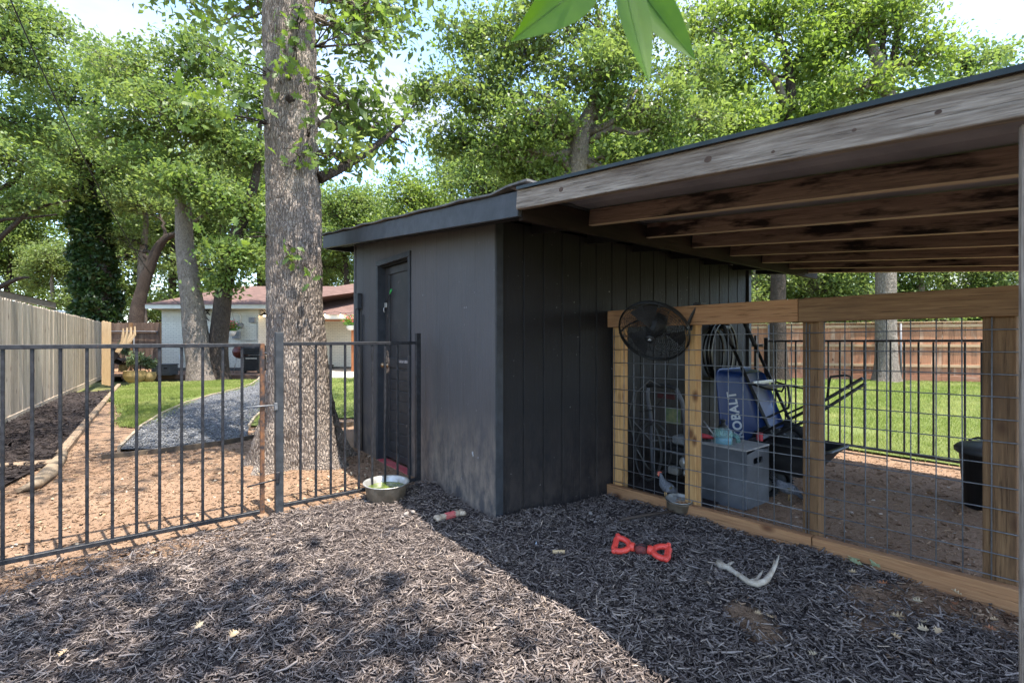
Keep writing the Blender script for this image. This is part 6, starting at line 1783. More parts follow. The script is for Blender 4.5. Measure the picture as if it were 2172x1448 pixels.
# side face plane through rings 1 and 3 on the low-x side
ia = int(nR * 0.875) % nR
k_a = nR - 1                                         # end of the fourth corner (top, low x) run
pA = (rings[1][k_a] + rings[1][(3 * nR // 4) % nR]) / 2; 
top1, top3 = rings[1][0], rings[3][0]; bot1, bot3 = rings[1][nR - 1], rings[3][nR - 1]
cen = (top1 + top3 + bot1 + bot3) / 4
e_long = ((bot1 + bot3) - (top1 + top3)).normalized(); e_out = ((top3 + bot3) - (top1 + bot1)); e_out = (e_out - e_long * e_out.dot(e_long)).normalized()
nf = e_long.cross(e_out).normalized()
if nf.x > 0: nf = -nf
lx = -e_long; ly = nf.cross(lx)
LM = Matrix((lx, ly, nf)).transposed().to_4x4(); LM.translation = cen + nf * 0.006 + e_out * 0.0 + e_long * 0.03
obj('lettering', lm, tr_, LETM, LM)
def wheel(c, r, tw, ax, parent, rimm=GREY):
    a = Vector(ax).normalized(); u = a.orthogonal().normalized(); w = a.cross(u)
    M_ = Matrix((u, w, a)).transposed().to_4x4(); M_.translation = c
    q = MB(); tr = tw / 2
    q.tube([(r - tr, 0, 0)] and [((r - tr) * math.cos(g), (r - tr) * math.sin(g), 0) for g in np.linspace(0, 2 * math.pi, 41)[:-1]], [(tr * 0.95, tr)] * 40, 10, closed=True)
    for k in range(28):
        g = 2 * math.pi * k / 28; q.tube([((r - 0.004) * math.cos(g), (r - 0.004) * math.sin(g), -tr * 0.6), ((r + 0.003) * math.cos(g + 0.05), (r + 0.003) * math.sin(g + 0.05), tr * 0.6)], 0.006, 4)
    ty = q.build('tyre', RUBB, parent, M_)
    q = MB(); q.lathe([(r - tw * 0.85, -tr * 0.7), (r - tw * 0.95, -tr * 0.4), (r * 0.45, -tr * 0.2), (0.03, -tr * 0.5), (0.0, -tr * 0.5)], 28); q.lathe([(r - tw * 0.85, tr * 0.7), (r - tw * 0.95, tr * 0.4), (r * 0.45, tr * 0.2), (0.03, tr * 0.5), (0.0, tr * 0.5)], 28); q.build('rim', rimm, ty, M_)
    return ty
for x in (4.44, 4.84):
    w_ = wheel(Vector((x, 1.95, 0.30)), 0.19, 0.085, (1, 0, 0), wb, mk('silver rim', (0.38, 0.38, 0.38), None, 5, rough=0.35, metal=0.7)); w_.name = 'wheel'
q = MB(); q.tube([(4.40, 1.95, 0.30), (4.87, 1.95, 0.30)], 0.010, 8); q.build('axle', GREY, wb)
for x in (4.40, 4.85):
    q = MB(); q.tube([Vector((x, 2.13, 0.87)), Vector((x, 1.97, 0.83)), Vector((x, 1.84, 0.815)), Vector((x, 1.815, 0.87)), Vector((x, 1.79, 0.865)), Vector((x, 1.775, 0.75)), Vector((x, 1.785, 0.68)), Vector((x, 1.95, 0.58)), Vector((x, 2.0, 0.55))], 0.010, 7); q.build('leg', PLBK, wb)
q = MB(); q.box(4.40, 4.85, 1.90, 2.06, 0.835, 0.842, 0.002); q.build('brace_plate', mk('dusty plate', (0.20, 0.17, 0.13), None, 7), wb)
q = MB(); q.box(4.41, 4.84, 2.085, 2.10, 0.855, 0.885, 0.003); q.build('brace_bar', STEEL, wb)

# black garden cart
gc = thing('garden_cart', 'black plastic garden cart tub with its long handle raised', 'cart', (4.13, 1.62, 0))
q = MB()
def rect_ring(x0, x1, y0, y1, z, r=0.04, n=5):
    o_ = []
    for cx_, cy_, a0 in ((x1 - r, y1 - r, 0), (x0 + r, y1 - r, 90), (x0 + r, y0 + r, 180), (x1 - r, y0 + r, 270)):
        for j in range(n):
            a = R(a0 + 90 * j / (n - 1)); o_.append(Vector((cx_ + r * math.cos(a), cy_ + r * math.sin(a), z)))
    return o_
rs = [rect_ring(4.0, 4.28, 1.52, 1.88, 0.20), rect_ring(3.98, 4.31, 1.42, 1.90, 0.32), rect_ring(3.96, 4.34, 1.345, 1.915, 0.425), rect_ring(3.945, 4.355, 1.315, 1.925, 0.427), rect_ring(3.945, 4.355, 1.315, 1.925, 0.443), rect_ring(3.97, 4.33, 1.35, 1.905, 0.443), rect_ring(4.0, 4.28, 1.53, 1.87, 0.215)]
nR = len(rs[0]); V = [p for r_ in rs for p in r_]
F = [(i * nR + k, i * nR + (k + 1) % nR, (i + 1) * nR + (k + 1) % nR, (i + 1) * nR + k) for i in range(len(rs) - 1) for k in range(nR)] + [tuple(range(nR))[::-1], tuple((len(rs) - 1) * nR + k for k in range(nR))]
q.add(V, F, True); q.build('tub', PLBK, gc)
for dz, dx in ((0.0, 0.0), (-0.07, 0.05)):
    q = MB(); q.tube([Vector((4.12 + dx, 1.93, 0.40 + dz + 0.05)), Vector((4.12 + dx, 1.55, 0.70 + dz)), Vector((4.12 + dx, 1.17, 0.985 + dz * 0.6))], [(0.012, 0.012)] * 3, 8); q.build('handle_bar', PLBK, gc)
q = MB(); q.tube([Vector((4.13, 1.40, 0.81)), Vector((4.10, 1.38, 0.93)), Vector((4.08, 1.36, 0.985)), Vector((4.12, 1.28, 1.0)), Vector((4.14, 1.25, 0.99)), Vector((4.14, 1.25, 0.93))], 0.009, 7); q.build('hand_grip', RUBB, gc)
q = MB(); q.box(4.06, 4.10, 1.86, 1.90, 0.40, 0.49, 0.006); q.build('release_lever', REDP, gc)
for x in (4.02, 4.27):
    w_ = wheel(Vector((x, 1.80, 0.09)), 0.10, 0.05, (1, 0, 0), gc); w_.name = 'wheel'
q = MB(); q.box(4.03, 4.26, 1.48, 1.51, -0.02, 0.20, 0.004); q.build('stand', PLBK, gc)

# pressure washer
pw = thing('pressure_washer', 'pressure washer with bent tube handle and coiled grey hose', 'pressure washer', (3.80, 2.42, 0))
FRM = mk('dark grey tube', (0.07, 0.072, 0.08), (0.10, 0.10, 0.11), 7, rough=0.4)
for y in (2.26, 2.60):
    q = MB(); q.tube([(3.62, y, 0.06), (3.60, y, 0.30), (3.58, y, 0.60), (3.54, y, 0.75), (3.50, y + (0.03 if y < 2.4 else -0.03), 0.86)], 0.017, 8); q.build('frame_tube', FRM, pw)
q = MB(); q.tube([(3.50, 2.29, 0.86), (3.49, 2.34, 0.875), (3.49, 2.52, 0.875), (3.50, 2.57, 0.86)], 0.019, 8); q.build('handle', RUBB, pw)
q = MB(); q.tube([(3.60, 2.26, 0.30), (3.60, 2.60, 0.30)], 0.012, 6); q.build('crossbar', FRM, pw)
q = MB(); q.tube([(3.62, 2.26, 0.06), (4.0, 2.26, 0.06), (4.0, 2.60, 0.06), (3.62, 2.60, 0.06)], 0.015, 6); q.build('base_frame', FRM, pw)
q = MB(); q.box(3.70, 3.98, 2.30, 2.54, 0.16, 0.34, 0.02); q.build('engine', PLBK, pw)
q = MB(); q.box(3.66, 3.80, 2.27, 2.44, 0.36, 0.43, 0.012); 
for k in range(6): q.box(3.655, 3.659, 2.28 + k * 0.025, 2.293 + k * 0.025, 0.375, 0.415)
q.build('engine_cover', GREY, pw)
q = MB(); q.lathe([(0.0, 0.0), (0.055, 0.0), (0.06, 0.03), (0.04, 0.07), (0.0, 0.075)], 20, Matrix.Translation((3.69, 2.30, 0.22)) @ Matrix.Rotation(-math.pi / 2, 4, 'Y')); q.build('air_filter', STEEL, pw)
q = MB(); q.box(3.63, 3.70, 2.36, 2.46, 0.10, 0.16, 0.008); q.tube([(3.64, 2.30, 0.13), (3.60, 2.24, 0.10), (3.62, 2.20, 0.06)], 0.012, 6); q.ball((3.63, 2.28, 0.14), 0.028, 10, 6); q.build('pump', STEEL, pw)
q = MB(); q.box(3.575, 3.58, 2.30, 2.44, 0.55, 0.68); q.build('label_plate', mk('yellow green label', (0.15, 0.15, 0.07), (0.06, 0.09, 0.05), 16, rough=0.5), pw)
q = MB(); q.tube([(3.60, 2.26, 0.33), (3.60, 2.26, 0.39)], 0.019, 8); q.build('yellow_tag', mk('yellow tag', (0.75, 0.55, 0.04), None, 8), pw)
for y in (2.22, 2.64):
    w_ = wheel(Vector((3.96, y, 0.12)), 0.13, 0.06, (0, 1, 0), pw); w_.name = 'wheel'
q = MB()
HS = []
for k in range(90):
    a = k * 0.24; r_ = 0.20 + 0.025 * math.sin(k * 0.37)
    HS.append(Vector((3.48 - 0.05 * math.sin(k * 0.11), 2.52 + r_ * 0.75 * math.cos(a), 0.32 + r_ * math.sin(a) * 1.15)))
q.tube(HS, 0.008, 6); hs_ = q.build('hose', mk('dark grey hose', (0.035, 0.034, 0.034), None, 9, rough=0.5), pw)
q = MB(); q.tube([(3.45, 2.66, 0.85), (3.42, 2.72, 0.6), (3.46, 2.66, 0.3), (3.5, 2.56, 0.14)], 0.007, 6); q.tube([(3.49, 2.4, 0.86), (3.43, 2.5, 0.92), (3.40, 2.62, 0.80), (3.42, 2.66, 0.55), (3.45, 2.5, 0.4), (3.52, 2.34, 0.42)], 0.006, 6); q.build('hose', mk('grey hose', (0.08, 0.078, 0.075), None, 9, rough=0.5), pw)
q = MB(); q.box(3.535, 3.55, 2.33, 2.50, 0.76, 0.80, 0.004); q.build('crossbar', mk('dark red bar', (0.06, 0.014, 0.014), None, 7), pw)
# coiled black hose on the wall
hc = thing('coiled_hose', 'coiled black garden hose hanging on the shed side wall', 'hose', (4.95, 2.70, 1.3))
q = MB()
for k in range(5):
    ox, oz, rr = random.uniform(-0.05, 0.05), random.uniform(-0.03, 0.03), 0.26 + 0.02 * k
    q.tube([(4.93 + ox + rr * 0.78 * math.sin(a), 2.735 - 0.024 * k, 1.12 + oz + rr * math.cos(a)) for a in np.linspace(0, 2 * math.pi, 41)[:-1]], 0.013, 8, closed=True)
q.build('coil', mk('black hose', (0.014, 0.014, 0.015), None, 8, rough=0.22, spec=0.6), hc)
q = MB(); q.box(4.87, 4.99, 2.60, 2.768, 1.385, 1.42, 0.006); q.build('hook', PLBK, hc)
# black bin by the end post
bn_ = thing('black_bin', 'round black plastic bin behind the kennel end post', 'bin', (5.05, 0.62, 0))
q = MB(); q.lathe([(0.0, -0.02), (0.155, -0.02), (0.185, 0.40), (0.20, 0.40), (0.20, 0.425), (0.185, 0.425), (0.17, 0.2), (0.0, 0.0)], 30, Matrix.Translation((5.05, 0.62, 0))); q.build('body', PLBK, bn_)
q = MB(); q.lathe([(0.213, 0.412), (0.215, 0.44), (0.20, 0.455), (0.18, 0.47), (0.06, 0.492), (0.0, 0.495)], 30, Matrix.Translation((5.05, 0.62, 0))); q.build('lid', mk('dark grey lid', (0.035, 0.035, 0.037), (0.05, 0.05, 0.052), 8, rough=0.5), bn_)
q = MB(); q.tube([(5.05, 0.75, 0.49), (5.05, 0.70, 0.515), (5.05, 0.54, 0.515), (5.05, 0.49, 0.49)], 0.009, 6); q.build('lid_handle', PLBK, bn_)

# hens -----------------------------------------------------------------------
HENG = mk('grey feathers', (0.13, 0.135, 0.155), (0.075, 0.08, 0.092), 26, st=(1, 1, 1), rough=0.7, bump=0.4)
HEND = mk('brown black feathers', (0.05, 0.04, 0.025), (0.09, 0.075, 0.04), 30, rough=0.6)
HENR = mk('red comb', (0.55, 0.10, 0.07), (0.48, 0.16, 0.11), 20, rough=0.5)
HENY = mk('horn yellow', (0.42, 0.27, 0.12), None, 9)
def hen(name, label, loc, rz, s, pose):
    o = thing(name, label, 'hen', loc, rz)
    M0 = Matrix.Translation(loc) @ Matrix.Rotation(rz, 4, 'Z') @ Matrix.Scale(s, 4)
    if pose == 'up':                   # +x is forward; upright alert hen, tail held low
        P_ = [(-0.30, 0, 0.16), (-0.24, 0, 0.24), (-0.12, 0, 0.30), (0.0, 0, 0.36), (0.09, 0, 0.46), (0.13, 0, 0.58), (0.15, 0, 0.67), (0.19, 0, 0.725), (0.225, 0, 0.72)]
        r_ = [(0.03, 0.05), (0.07, 0.09), (0.125, 0.14), (0.145, 0.165), (0.115, 0.13), (0.07, 0.075), (0.05, 0.055), (0.042, 0.045), (0.022, 0.025)]
        hd = Vector((0.20, 0, 0.73))
    else:                              # pecking, tail high
        P_ = [(-0.34, 0, 0.52), (-0.26, 0, 0.46), (-0.14, 0, 0.38), (0.0, 0, 0.34), (0.12, 0, 0.30), (0.22, 0, 0.22), (0.29, 0, 0.15), (0.34, 0, 0.10), (0.37, 0, 0.07)]
        r_ = [(0.012, 0.08), (0.05, 0.11), (0.12, 0.14), (0.14, 0.155), (0.11, 0.12), (0.07, 0.075), (0.05, 0.055), (0.042, 0.045), (0.022, 0.025)]
        hd = Vector((0.345, 0, 0.10))
    q = MB(); q.tube(P_, r_, 14, flat=(0, 0, 1)); bd_ = q.build('body', HENG, o, M0)
    for sy in (-1, 1):
        q = MB(); q.ball((0, 0, 0), (0.15, 0.03, 0.085), 12, 8, Matrix.Rotation(0.55 if pose == 'up' else -0.3, 3, 'Y')); w_ = q.build('wing', HENG, o, M0 @ Matrix.Translation((-0.05, sy * 0.125, 0.33 if pose == 'up' else 0.36)))
        q = MB(); q.ball((0, 0, 0), (0.07, 0.02, 0.045), 10, 6, Matrix.Rotation(0.55, 3, 'Y')); q.build('wing_bar', HEND, w_, M0 @ Matrix.Translation((-0.07, sy * 0.142, 0.36)))
        q = MB(); q.tube([(0.0, sy * 0.05, 0.24), (0.02, sy * 0.05, 0.12), (0.0, sy * 0.05, 0.012)], [0.028, 0.012, 0.011], 7)
        for t_ in (-0.5, 0, 0.5, 3.14): q.tube([(0.0, sy * 0.05, 0.012), (0.07 * math.cos(t_), sy * 0.05 + 0.07 * math.sin(t_), 0.006)], [0.010, 0.005], 5)
        q.build('leg', HENY, o, M0)
        q = MB(); q.ball(hd + Vector((0.02, sy * 0.038, 0.005)), 0.008, 8, 5); q.build('eye', PLBK, o, M0)
    q = MB(); q.ball(hd + Vector((0.02, 0, 0.0)), (0.035, 0.040, 0.036), 10, 6)
    for k in range(5): q.ball(hd + Vector((0.045 - 0.024 * k, 0, 0.043 + 0.012 * math.sin(k * 0.8))), (0.014, 0.006, 0.020), 8, 5)
    for sy in (-1, 1): q.ball(hd + Vector((0.035, sy * 0.018, -0.045)), (0.010, 0.008, 0.025), 8, 5)
    q.build('comb', HENR, o, M0)
    q = MB(); q.tube([hd + Vector((0.04, 0, -0.004)), hd + Vector((0.09, 0, -0.016))], [0.014, 0.002], 8); q.build('beak', HENY, o, M0)
    q = MB()
    for k in range(7):
        a = (k - 3) * 0.10
        if pose == 'up': q.tube([(-0.22, 0.04 * (k - 3) / 3, 0.25), (-0.36, 0.07 * (k - 3) / 3, 0.15 + 0.012 * abs(k - 3)), (-0.44, 0.06 * (k - 3) / 3, 0.06)], [(0.03, 0.006), (0.03, 0.005), (0.008, 0.003)], 6)
        else: q.tube([(-0.24, 0.03 * (k - 3) / 3, 0.46), (-0.38, 0.05 * (k - 3) / 3, 0.58 + a * 0.35), (-0.50, 0.05 * (k - 3) / 3, 0.64 + a)], [(0.03, 0.006), (0.035, 0.005), (0.008, 0.003)], 6)
    q.build('tail', HENG, o, M0)
    return o
hen('hen', 'small grey hen with red face standing upright on the base board', Vector((3.205, 2.185, bz(2.185) - 0.004)), math.radians(150), 0.27, 'up')
hen('hen', 'grey hen pecking beneath the garden cart behind grey box', Vector((4.03, 1.63, -0.01)), math.radians(-40), 0.30, 'peck')

# ------------------------------------------------------------------ bowls and toys on the mulch
def mz(x, y): return float(mulch_z(np.array(x), np.array(y)))
bp = gp(819, 1052, 0.03); zb_ = mz(bp.x, bp.y) - 0.006
bw = thing('water_bowl', 'large steel dog bowl of greenish water beside the black fence', 'bowl', (bp.x, bp.y, zb_))
BM_ = Matrix.Translation((bp.x, bp.y, zb_)) @ Matrix.Rotation(R(1.5), 4, 'X') @ Matrix.Scale(0.95, 4)
q = MB(); q.lathe([(0.0, 0.0), (0.145, 0.0), (0.155, 0.01), (0.172, 0.128)], 44, BM_); sh_ = q.build('outer_shell', DULL, bw)
q = MB(); q.lathe([(0.172, 0.128), (0.186, 0.133), (0.188, 0.137), (0.182, 0.140), (0.168, 0.134), (0.155, 0.05), (0.145, 0.012), (0.0, 0.010)], 44, BM_); q.build('inner_bowl', STEEL, bw)
t = NT('green water'); v_ = t.coord('Object')
t.principled(t.mix(t.rng(t.noise(v_, 14, 4), 0.4, 0.65), (0.06, 0.085, 0.02), (0.13, 0.17, 0.03)), 0.03, t.bump(t.noise(v_, 9, 2), 0.06, 0.01), Specular_IOR_Level=0.6)
q = MB(); q.lathe([(0.0, 0.088), (0.1608, 0.088)], 40, BM_); q.build('water', t.m, bw)
sp = gp(1440, 1083, -0.03); zs_ = mz(sp.x, sp.y) + 0.010
sb = thing('food_bowl', 'small dull steel food bowl by the kennel base board', 'bowl', (sp.x, sp.y, zs_))
SM_ = Matrix.Translation((sp.x, sp.y, zs_)) @ Matrix.Rotation(R(-4), 4, 'Y') @ Matrix.Rotation(R(5), 4, 'X')
q = MB(); q.lathe([(0.0, 0.0), (0.080, 0.0), (0.088, 0.008), (0.094, 0.066), (0.101, 0.070), (0.101, 0.074), (0.09, 0.074), (0.087, 0.05), (0.0, 0.048)], 36, SM_); q.build('outer_bowl', DULL, sb)
q = MB(); q.lathe([(0.094, 0.080), (0.097, 0.083), (0.093, 0.085), (0.086, 0.080), (0.074, 0.054), (0.0, 0.051)], 36, SM_); q.build('inner_bowl', STEEL, sb)
KIB = mk('kibble crumbs', (0.42, 0.27, 0.16), (0.30, 0.19, 0.11), 40, rough=0.9)
q = MB()
for k in range(14): q.ball(SM_ @ Vector((random.gauss(0.01, 0.022), random.gauss(-0.005, 0.018), 0.058)), (0.007, 0.006, 0.005), 7, 5)
q.build('kibble', KIB, sb)['kind'] = 'stuff'
# red rubber tug toy with a ball
tc_ = gp(1360, 1177, 0.0); tz = mz(tc_.x, tc_.y) + 0.022
a_, b_ = gp(1322, 1168), gp(1400, 1182); td = (b_ - a_); td.z = 0; td.normalize()
tg_ = thing('tug_toy', 'red rubber dog tug toy with a football centre', 'dog toy', (tc_.x, tc_.y, tz - 0.02))
TM = Matrix.Translation((tc_.x, tc_.y, tz)) @ Matrix.Rotation(math.atan2(td.y, td.x), 4, 'Z')
TOY = mk('red rubber', (0.72, 0.07, 0.045), (0.62, 0.055, 0.04), 9, rough=0.42, spec=0.45)
BALLM = mk('maroon leather', (0.17, 0.035, 0.03), (0.12, 0.03, 0.028), 60, rough=0.55, bump=0.4)
q = MB(); q.ball((0, 0, 0.005), (0.040, 0.034, 0.034), 20, 12); bl_ = q.build('ball', BALLM, tg_, TM)
q = MB()
for yy in (-0.012, 0.010):
    q.tube([(0.039 * math.cos(a), yy, 0.005 + 0.033 * math.sin(a)) for a in np.linspace(0.35, math.pi - 0.35, 15)], 0.0022, 5)
for k in range(7):
    xx = -0.022 + 0.0073 * k; q.tube([(xx, -0.018, 0.033), (xx, -0.008, 0.038)], 0.0018, 4)
q.build('stitching', PLBK, bl_, TM)
for s in (-1, 1):
    q = MB()
    q.tube([(s * 0.036, 0, 0.002), (s * 0.055, 0, 0.0), (s * 0.068, 0, 0.0)], [0.024, 0.027, 0.020], 14)
    loop = [(s * 0.068, 0.0, 0), (s * 0.080, 0.028, 0), (s * 0.106, 0.046, 0.0), (s * 0.134, 0.050, 0), (s * 0.152, 0.034, 0), (s * 0.150, 0.0, 0), (s * 0.152, -0.034, 0), (s * 0.134, -0.050, 0), (s * 0.106, -0.046, 0), (s * 0.080, -0.028, 0)]
    sm_ = []
    for k in range(len(loop)):
        p0, p1, p2, p3 = [Vector(loop[(k + j) % len(loop)]) for j in (-1, 0, 1, 2)]
        for f in (0, 0.33, 0.66): sm_.append(0.5 * ((2 * p1) + (p2 - p0) * f + (2 * p0 - 5 * p1 + 4 * p2 - p3) * f * f + (3 * p1 - p0 - 3 * p2 + p3) * f ** 3))
    q.tube(sm_, 0.0175, 12, closed=True)
    for yy in (-1, 1):
        q.tube([(s * 0.138, yy * 0.044, 0), (s * 0.144, yy * 0.056, 0.004), (s * 0.147, yy * 0.062, 0.006)], [0.019, 0.018, 0.015], 12); q.ball((s * 0.147, yy * 0.062, 0.006), 0.0152, 12, 7)
    for k in range(9): q.ball((s * (0.135), -0.032 + 0.008 * k, 0.006), 0.004, 6, 4)
    RM = TM @ Matrix.Translation((0, 0, 0.012)) @ Matrix.Rotation(R(24) if s < 0 else R(16), 4, 'X')
    q.build('ring_handle', TOY, tg_, RM)
# antler
ANT = mk('weathered antler', (0.52, 0.45, 0.36), (0.34, 0.27, 0.20), 30, rough=0.6, bump=0.25)
def ap(px, py, z): 
    q0 = gp(px, py, z); return Vector((q0.x, q0.y, z + mz(q0.x, q0.y)))
an = thing('antler', 'weathered deer antler lying on the dark mulch', 'antler', gp(1590, 1235))
q = MB(); q.tube([ap(1526, 1197, 0.012), ap(1532, 1203, 0.014), ap(1545, 1206, 0.016), ap(1556, 1214, 0.016), ap(1570, 1225, 0.016), ap(1590, 1236, 0.018), ap(1605, 1239, 0.022), ap(1622, 1232, 0.035), ap(1636, 1213, 0.055), ap(1646, 1194, 0.075), ap(1653, 1176, 0.09)], [0.024, 0.020, 0.016, 0.014, 0.0145, 0.0155, 0.017, 0.015, 0.012, 0.008, 0.002], 12); q.build('main_beam', ANT, an)
q = MB(); q.tube([ap(1543, 1203, 0.018), ap(1548, 1196, 0.024), ap(1556, 1190, 0.03)], [0.011, 0.008, 0.003], 9); q.build('tine', ANT, an)
q = MB(); q.tube([ap(1592, 1234, 0.022), ap(1605, 1228, 0.03), ap(1613, 1216, 0.045), ap(1619, 1206, 0.058)], [0.012, 0.010, 0.007, 0.002], 9); q.build('tine', ANT, an)
q = MB(); q.tube([ap(1628, 1230, 0.02), ap(1640, 1210, 0.032), ap(1642, 1195, 0.06), ap(1642, 1184, 0.08)], [0.010, 0.009, 0.006, 0.002], 9); q.build('tine', ANT, an)
# chew bone with red band
bo = thing('chew_bone', 'tan chew bone wrapped with red netting near the shed corner', 'dog toy', gp(953, 1098))
BON = mk('tan bone', (0.46, 0.37, 0.28), (0.36, 0.28, 0.20), 14, rough=0.75, bump=0.2)
c1, c2 = ap(935, 1100, 0.02), ap(973, 1089, 0.03)
bdv = (c2 - c1); bln = bdv.length; bdv.normalize(); bsd = Vector((-bdv.y, bdv.x, 0))
q = MB(); q.tube([c1, c1.lerp(c2, 0.3), c1.lerp(c2, 0.7), c2], [0.022, 0.019, 0.019, 0.022], 10)
for e, sg in ((c1, -1), (c2, 1)):
    for sd in (-1, 1):
        t_ = e + bdv * sg * 0.028 + bsd * sd * 0.022; q.tube([e, t_], [0.018, 0.017], 10); q.ball(t_, 0.0172, 10, 6)
q.build('bone', BON, bo)
q = MB()
for k in range(7):
    f = 0.28 + 0.075 * k; cc = c1.lerp(c2, f)
    u_ = bdv.orthogonal().normalized(); w_ = bdv.cross(u_); pts_ = [cc + u_ * 0.0215 * math.cos(a) + w_ * 0.0215 * math.sin(a) + bdv * 0.004 * math.sin(5 * a) for a in np.linspace(0, 2 * math.pi, 31)[:-1]]
    q.tube(pts_, 0.0032, 5, closed=True)
q.build('netting', mk('coral red net', (0.66, 0.13, 0.13), None, 9, rough=0.5), bo)
# rolled rawhide
rwp = ap(1185, 1164, 0.014)
rw = thing('rawhide_roll', 'small tan rolled rawhide chew lying on the mulch', 'dog chew', rwp)
q = MB(); sp_pts = []
dx_ = Vector((RT[0], RT[1], 0)); 
for k in range(26):
    a = k * 0.42; r_ = 0.014 - 0.00035 * k; sp_pts.append((r_ * math.cos(a), r_ * math.sin(a)))
dy_ = Vector((FW[0], FW[1], 0))
V = [rwp + dx_ * e + dy_ * a + Vector((0, 0, b)) for e in (-0.036, 0.036) for a, b in sp_pts]
q.add(V, [(k, k + 1, 26 + k + 1, 26 + k) for k in range(25)], True); q.build('roll', mk('rawhide', (0.62, 0.44, 0.24), (0.52, 0.34, 0.17), 12, rough=0.6), rw)
# dark rod, sticks
r0_, r1_ = ap(1315, 1096, 0.028), ap(1427, 1074, 0.030)
tag(MB().tube([r0_, r0_.lerp(r1_, 0.5) + Vector((0, 0, 0.004)), r1_], [0.010, 0.011, 0.009], 8).build('dark_rod', mk('dark wood rod', (0.05, 0.036, 0.028), (0.08, 0.055, 0.04), 14, rough=0.6)), 'straight dark wooden rod lying against the food bowl', 'rod')
for (pa, pb, r_, lab) in (((1555, 1055), (1500, 1085), 0, ''),):
    pass
tw = [ap(1495, 1068, 0.05), ap(1500, 1078, 0.03), ap(1510, 1092, 0.012)]
tag(MB().tube(tw, [0.004, 0.006, 0.007], 6).build('twig', BARKD), 'short dark twig poking up beside the food bowl', 'twig')
# stones near the corner and bits of paper
PEB = mk('dusty pebble', (0.30, 0.26, 0.23), (0.20, 0.17, 0.15), 22, rough=0.9, bump=0.4)
def pebble(px, py, r, label, mat=PEB):
    p = ap(px, py, 0.0)
    q = MB(); q.ball((0, 0, 0), (r, r * 0.75, r * 0.55), 10, 7, Matrix.Rotation(random.uniform(0, 3), 3, 'Z')); me = q.mesh('pebble')
    for v in me.vertices: v.co *= 1 + 0.35 * float(vn(v.co.x * 60 + px, v.co.y * 60, v.co.z * 60))
    tag(obj('pebble', me, None, mat, Matrix.Translation(p + Vector((0, 0, r * 0.3)))), label, 'pebble', 'pebbles on the mulch')
for px, py, r in ((1253, 1084, 0.022), (1268, 1092, 0.016), (1282, 1086, 0.018), (1155, 1077, 0.016), (1240, 1091, 0.010), (1263, 1100, 0.012), (1306, 1100, 0.014), (862, 1096, 0.024), (876, 1094, 0.02), (854, 1099, 0.014), (1073, 1194, 0.016), (775, 1070, 0.014), (787, 1068, 0.016), (1228, 1165, 0.009), (1240, 1143, 0.009)):
    pebble(px, py, r, 'small dusty grey pebble lying on the dark mulch')
p = ap(1135, 1148, 0.012)
tag(MB().add([p, p + dx_ * 0.014 + Vector((0, 0, -0.006)), p + dx_ * 0.008 + Vector((0, 0, 0.016)), p + dy_ * 0.004], [(0, 1, 2), (0, 2, 3), (0, 3, 1), (1, 3, 2)]).build('paper_scrap', mk('pale blue paper', (0.55, 0.62, 0.72), None, 8)), 'tiny pale blue scrap of paper on the mulch', 'scrap')
# green oak sprig by the base board
gs = thing('oak_sprig', 'pale green cut oak sprig lying against the base board', 'leaves', gp(1840, 1190))
PALEL = leafmat('pale green leaf', (0.30, 0.36, 0.20), (0.36, 0.42, 0.25), (0.27, 0.33, 0.17), 0.2)
def lobed_leaf(name, c, d, nr, size, mat, parent=None, curl=0.2):
    d = np.array(d, float); d /= np.linalg.norm(d); nr = np.array(nr, float); nr -= d * nr.dot(d); nr /= np.linalg.norm(nr); s = np.cross(d, nr)
    pv = np.array(c) + np.outer(LOB[:, 1] * size, d) + np.outer(LOB[:, 0] * size * 1.25, s) + np.outer(np.abs(LOB[:, 0]) * size * curl * 1.5 + (LOB[:, 1] - 0.5) ** 2 * size * curl, nr)
    return MB().add([tuple(a) for a in pv], [tuple(range(len(LOB)))]).build(name, mat, parent)
for (px, py, a) in ((1812, 1192, 0.3), (1822, 1185, 1.2), (1830, 1196, 2.2), (1838, 1188, 0.8), (1850, 1200, -0.4), (1862, 1196, 0.4), (1868, 1204, 1.5), (1845, 1192, -1.0)):
    c = ap(px, py, 0.02); lobed_leaf('leaf', c, (math.cos(a), math.sin(a), random.uniform(0.1, 0.6)), (random.gauss(0, 0.4) - 0.4, random.gauss(0, 0.4) - 0.3, 1), random.uniform(0.055, 0.085), PALEL, gs, 0.25)
q = MB(); q.tube([ap(1815, 1190, 0.012), ap(1840, 1196, 0.02), ap(1870, 1202, 0.012)], 0.003, 5); q.build('stem', BARKD, gs)
